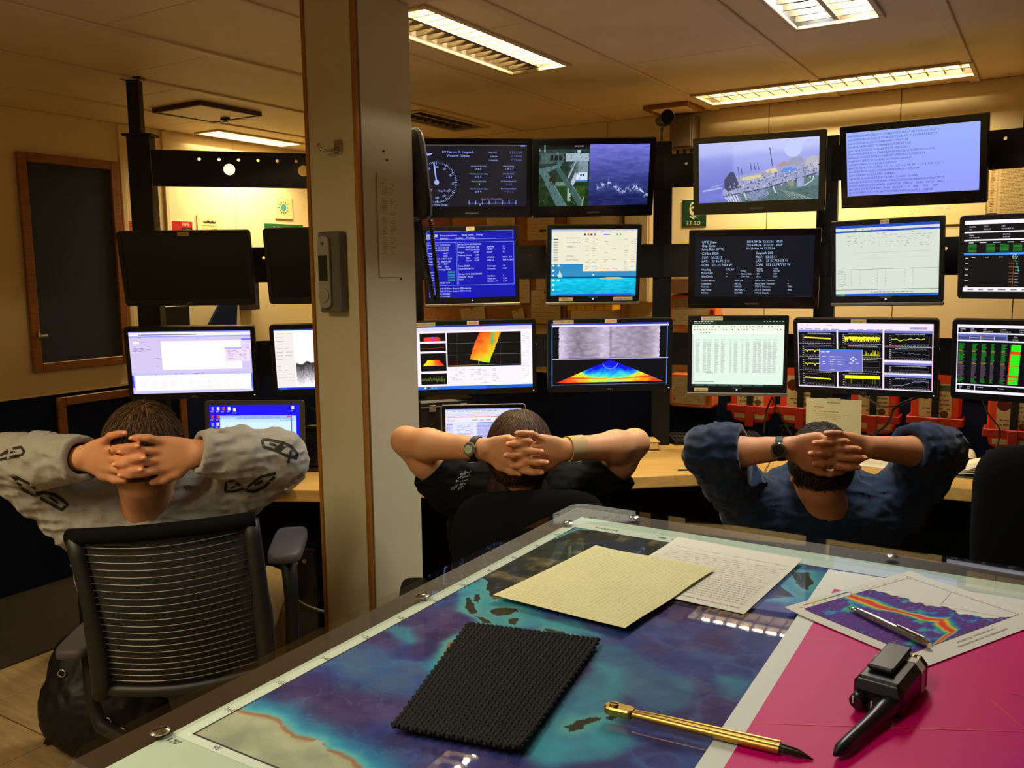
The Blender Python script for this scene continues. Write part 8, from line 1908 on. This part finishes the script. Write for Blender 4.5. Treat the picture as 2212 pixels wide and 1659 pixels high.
def pad(c, R, sx, sy, sz, r=.35):
    """cushion: rounded box"""
    n, m_ = 14, 14; g = W(); V = []; F = []
    for i in range(n + 1):
        ph = -math.pi / 2 + math.pi * i / n
        for j in range(m_ * 2):
            th = math.pi * j / m_; q = lambda v, e: math.copysign(abs(v) ** e, v)
            V.append(np.asarray(c) + R @ np.array([sx / 2 * q(math.cos(ph), r) * q(math.cos(th), r), sy / 2 * q(math.cos(ph), r) * q(math.sin(th), r), sz / 2 * q(math.sin(ph), r)]))
    k = m_ * 2
    for i in range(n):
        for j in range(k): F.append((i * k + j, i * k + (j + 1) % k, (i + 1) * k + (j + 1) % k, (i + 1) * k + j))
    return g.add(V, F)
# mesh-backed chair of the first person
TL, TR_, BL, BR = aty(158, 1160, 1.93), aty(540, 1122, 1.99), aty(222, 1500, 1.99), aty(580, 1455, 2.05)
c1 = (TL + TR_) / 2; c1b = np.array([(BL[0] + BR[0]) / 2 + .0, 2.33, 0]); ch1 = thing('office_chair', 'black mesh-backed office chair with pale metal ribs holding the person in grey', 'chair', c1b)
def edge(a, b, bow, n=10): return [a + (b - a) * u + np.array([bow[0] * math.sin(math.pi * u), bow[1] * math.sin(math.pi * u), bow[2] * math.sin(math.pi * u)]) for u in np.linspace(0, 1, n)]
lp, rp = edge(TL, BL, (.022, -.02, 0)), edge(TR_, BR, (.01, -.02, 0))
for e_ in (lp, rp): g = W(); g.tube(e_, [.020] * 5 + [.024] * 5, 10); g.build('back_post', M_CHPL, ch1, True)
g = W(); tb = edge(TL + np.array([-.012, 0, .0]), TR_ + np.array([.012, 0, .0]), (0, -.028, .0)); g.tube(tb, .019, 10); g.build('top_rail', M_CHBLK, ch1, True)
g = W(); P = np.zeros((22, 16, 3))
def backpt(u, v, dy=0.0):
    k = v * 9; i = min(int(k), 8); f = k - i; l = lp[i] * (1 - f) + lp[i + 1] * f; r_ = rp[i] * (1 - f) + rp[i + 1] * f; p = l + (r_ - l) * u; return p + np.array([0, -.040 * math.sin(math.pi * u) * (.6 + .4 * math.sin(math.pi * v)) + dy, -.012 * math.sin(math.pi * u)])
for i in range(22):
    for j in range(16): P[i, j] = backpt(j / 15, i / 21 * .93, .004)
def mesh_mat():
    mt = bpy.data.materials.new('fine_black_mesh'); mt.use_nodes = True; nt = mt.node_tree; b = nt.nodes['Principled BSDF']; b.inputs['Base Color'].default_value = (.006, .006, .006, 1); b.inputs['Roughness'].default_value = .8; b.inputs['Alpha'].default_value = .965; return mt
g.sheet(P); g.build('mesh_panel', mesh_mat(), ch1, True)
for k in range(21):
    v = .055 + k * .0415; g = W(); g.tube([backpt(.04 + .92 * u, v, -.004) for u in np.linspace(0, 1, 14)], .0013, 6); g.build('rib', M_RIB, ch1, True)
g = W(); g.tube([backpt(u, .96, 0) for u in np.linspace(0, 1, 10)], .016, 8); g.build('lower_rail', M_CHPL, ch1, True)
seat_c = np.array([c1b[0], 2.30, .30]); g = pad(seat_c, rotm(6, -4, 0), .50, .50, .09); g.build('seat', M_CHBLK, ch1, True)
g = W(); g.bar((BL + BR) / 2 + np.array([0, .02, .0]), seat_c + np.array([0, -.1, -.05]), .12, .03); g.build('back_bracket', M_CHPL, ch1)
ap = aty(610, 1182, 2.22); g = pad(ap + np.array([0, .06, -.012]), rotm(8, 0, 0), .088, .26, .035, .4); g.build('armrest', M_PADG, ch1, True)
g = W(); g.tube([ap + np.array([.0, .05, -.03]), ap + np.array([.005, .05, -.16]), ap + np.array([0, .05, -.36]), seat_c + np.array([.24, .0, -.06])], [.022, .020, .019, .02], 8); g.build('armrest_post', M_CHPL, ch1, True)
al = seat_c + np.array([-.42, .08, .26]); g = pad(al, rotm(4, 0, 0), .088, .26, .035, .4); g.build('armrest', M_PADG, ch1, True); g = W(); g.tube([al + np.array([0, 0, -.02]), al + np.array([.0, 0, -.2]), al + np.array([.02, 0, -.27]), seat_c + np.array([-.22, 0, -.06])], .02, 8); g.build('armrest_post', M_CHPL, ch1, True)
kn = aty(655 - 60, 1365, 2.2); g = W(); g.tube([seat_c + np.array([.2, -.1, -.07]), seat_c + np.array([.30, -.1, -.07])], [.012, .022], 10); g.build('adjuster_knob', M_CHPL, ch1, 40)
chair_base(ch1, np.array([c1b[0], 2.32, 0]), 20)
# padded chairs
def padded_chair(label, bc, yaw, w, h, tilt, arm=True, seat_off=.28):
    R = rotm(yaw, tilt, 0); t = thing('office_chair', label, 'chair', (bc[0], bc[1] + seat_off, 0)); g = pad(bc, R, w, .11, h, .42); g.build('backrest', M_CHBLK, t, True)
    fw_ = rotm(yaw, 0, 0) @ np.array([0, 1, 0]); rt_ = rotm(yaw, 0, 0) @ np.array([1, 0, 0]); s = np.array([bc[0], bc[1], .295]) + fw_ * seat_off; g = pad(s, rotm(yaw, -3, 0), .50, .48, .09); g.build('seat', M_CHBLK, t, True)
    g = W(); g.bar(bc + R @ np.array([0, .0, -h * .35]), s - fw_ * .1 + np.array([0, 0, -.05]), .09, .03); g.build('back_bracket', M_CHPL, t); chair_base(t, np.array([s[0], s[1], 0]), yaw + 10)
    if arm:
        for k in (-1, 1): a = s + rt_ * k * .33 + np.array([0, 0, .335]) - fw_ * .04; g = pad(a, rotm(yaw, 0, 0), .085, .27, .05, .5); g.build('armrest', M_CHBLK, t, True); g = W(); g.tube([a + np.array([0, 0, -.02]), a + np.array([0, 0, -.30]), s + rt_ * k * .2 + np.array([0, 0, -.05])], .018, 8); g.build('armrest_post', M_CHPL, t, True)
    return t
padded_chair('black padded office chair holding the person in the black T-shirt', aty(1150, 1245, 2.25), 4, .43, .46, -14)
padded_chair('black padded office chair holding the person in the navy sweater', aty(1790, 1310, 2.16), -8, .44, .30, -12)
padded_chair('empty black padded office chair cut by the right edge', aty(2290, 1160, 2.42), -20, .46, .52, -8, False)
# armrest of the second chair seen end-on
# ================================================================== shoulder bag on the floor
bg = atz(262, 1592, 0) + np.array([.0, -.06, 0]); t = thing('shoulder_bag', 'black shoulder bag with a loose strap on the floor beside the mesh-backed chair', 'bag', (bg[0], bg[1], 0)); M_BAG = mat('black_nylon', rgb(17, 16, 16), .55, spec=.35, bump=.3, bscale=60); 
F = Field(np.array([bg[0] - .32, bg[1] - .22, 0]), np.array([bg[0] + .32, bg[1] + .22, .50]), .008); F.ell(np.array([bg[0], bg[1], .17]), (.21, .105, .20), rotm(10, 0, 0), .02); F.ell(np.array([bg[0] - .02, bg[1] - .06, .15]), (.16, .07, .13), rotm(10, 0, 0), .03); F.ell(np.array([bg[0] - .09, bg[1], .30]), (.08, .06, .10), None, .04)
F.displace(cloth_fn([(18, 18, 14, 1)], .014, 6), .03); organic('body', F.mesh(), M_BAG, t)
for x, y, z in ((-.10, -.10, .31), (-.15, -.06, .27), (.05, -.13, .16), (-.02, -.13, .20), (.09, -.12, .12)): g = W(); g.tube([np.array([bg[0] + x, bg[1] + y, z]) + np.array([.012 * math.cos(q), 0, .012 * math.sin(q)]) for q in np.linspace(0, 2 * math.pi, 13)], .0028, 6, False); g.build('buckle', M_CHROME, t, True)
def strap(pts, w):
    P = np.array(pts); g = W(); S = np.zeros((2, len(P), 3))
    tg_ = np.gradient(P, axis=0); sd = np.cross(tg_, (0, 0, 1)); sd /= np.linalg.norm(sd, axis=1)[:, None] + 1e-9; S[0] = P - sd * w / 2; S[1] = P + sd * w / 2; S2 = S + np.array([0, 0, .003]); g.sheet(S); g.sheet(S2[::-1]); return g
a_, b_, d_, e_ = aty(150, 1480, bg[1] - .05), atz(122, 1570, .02), atz(108, 1602, .012), atz(190, 1560, .05)
strap([np.array([bg[0] - .17, bg[1] - .02, .30]), np.array([a_[0], a_[1], .20]), b_, d_, atz(150, 1590, .02), e_, np.array([bg[0] - .08, bg[1] - .08, .10])], .045).build('strap', M_STRAP, t)
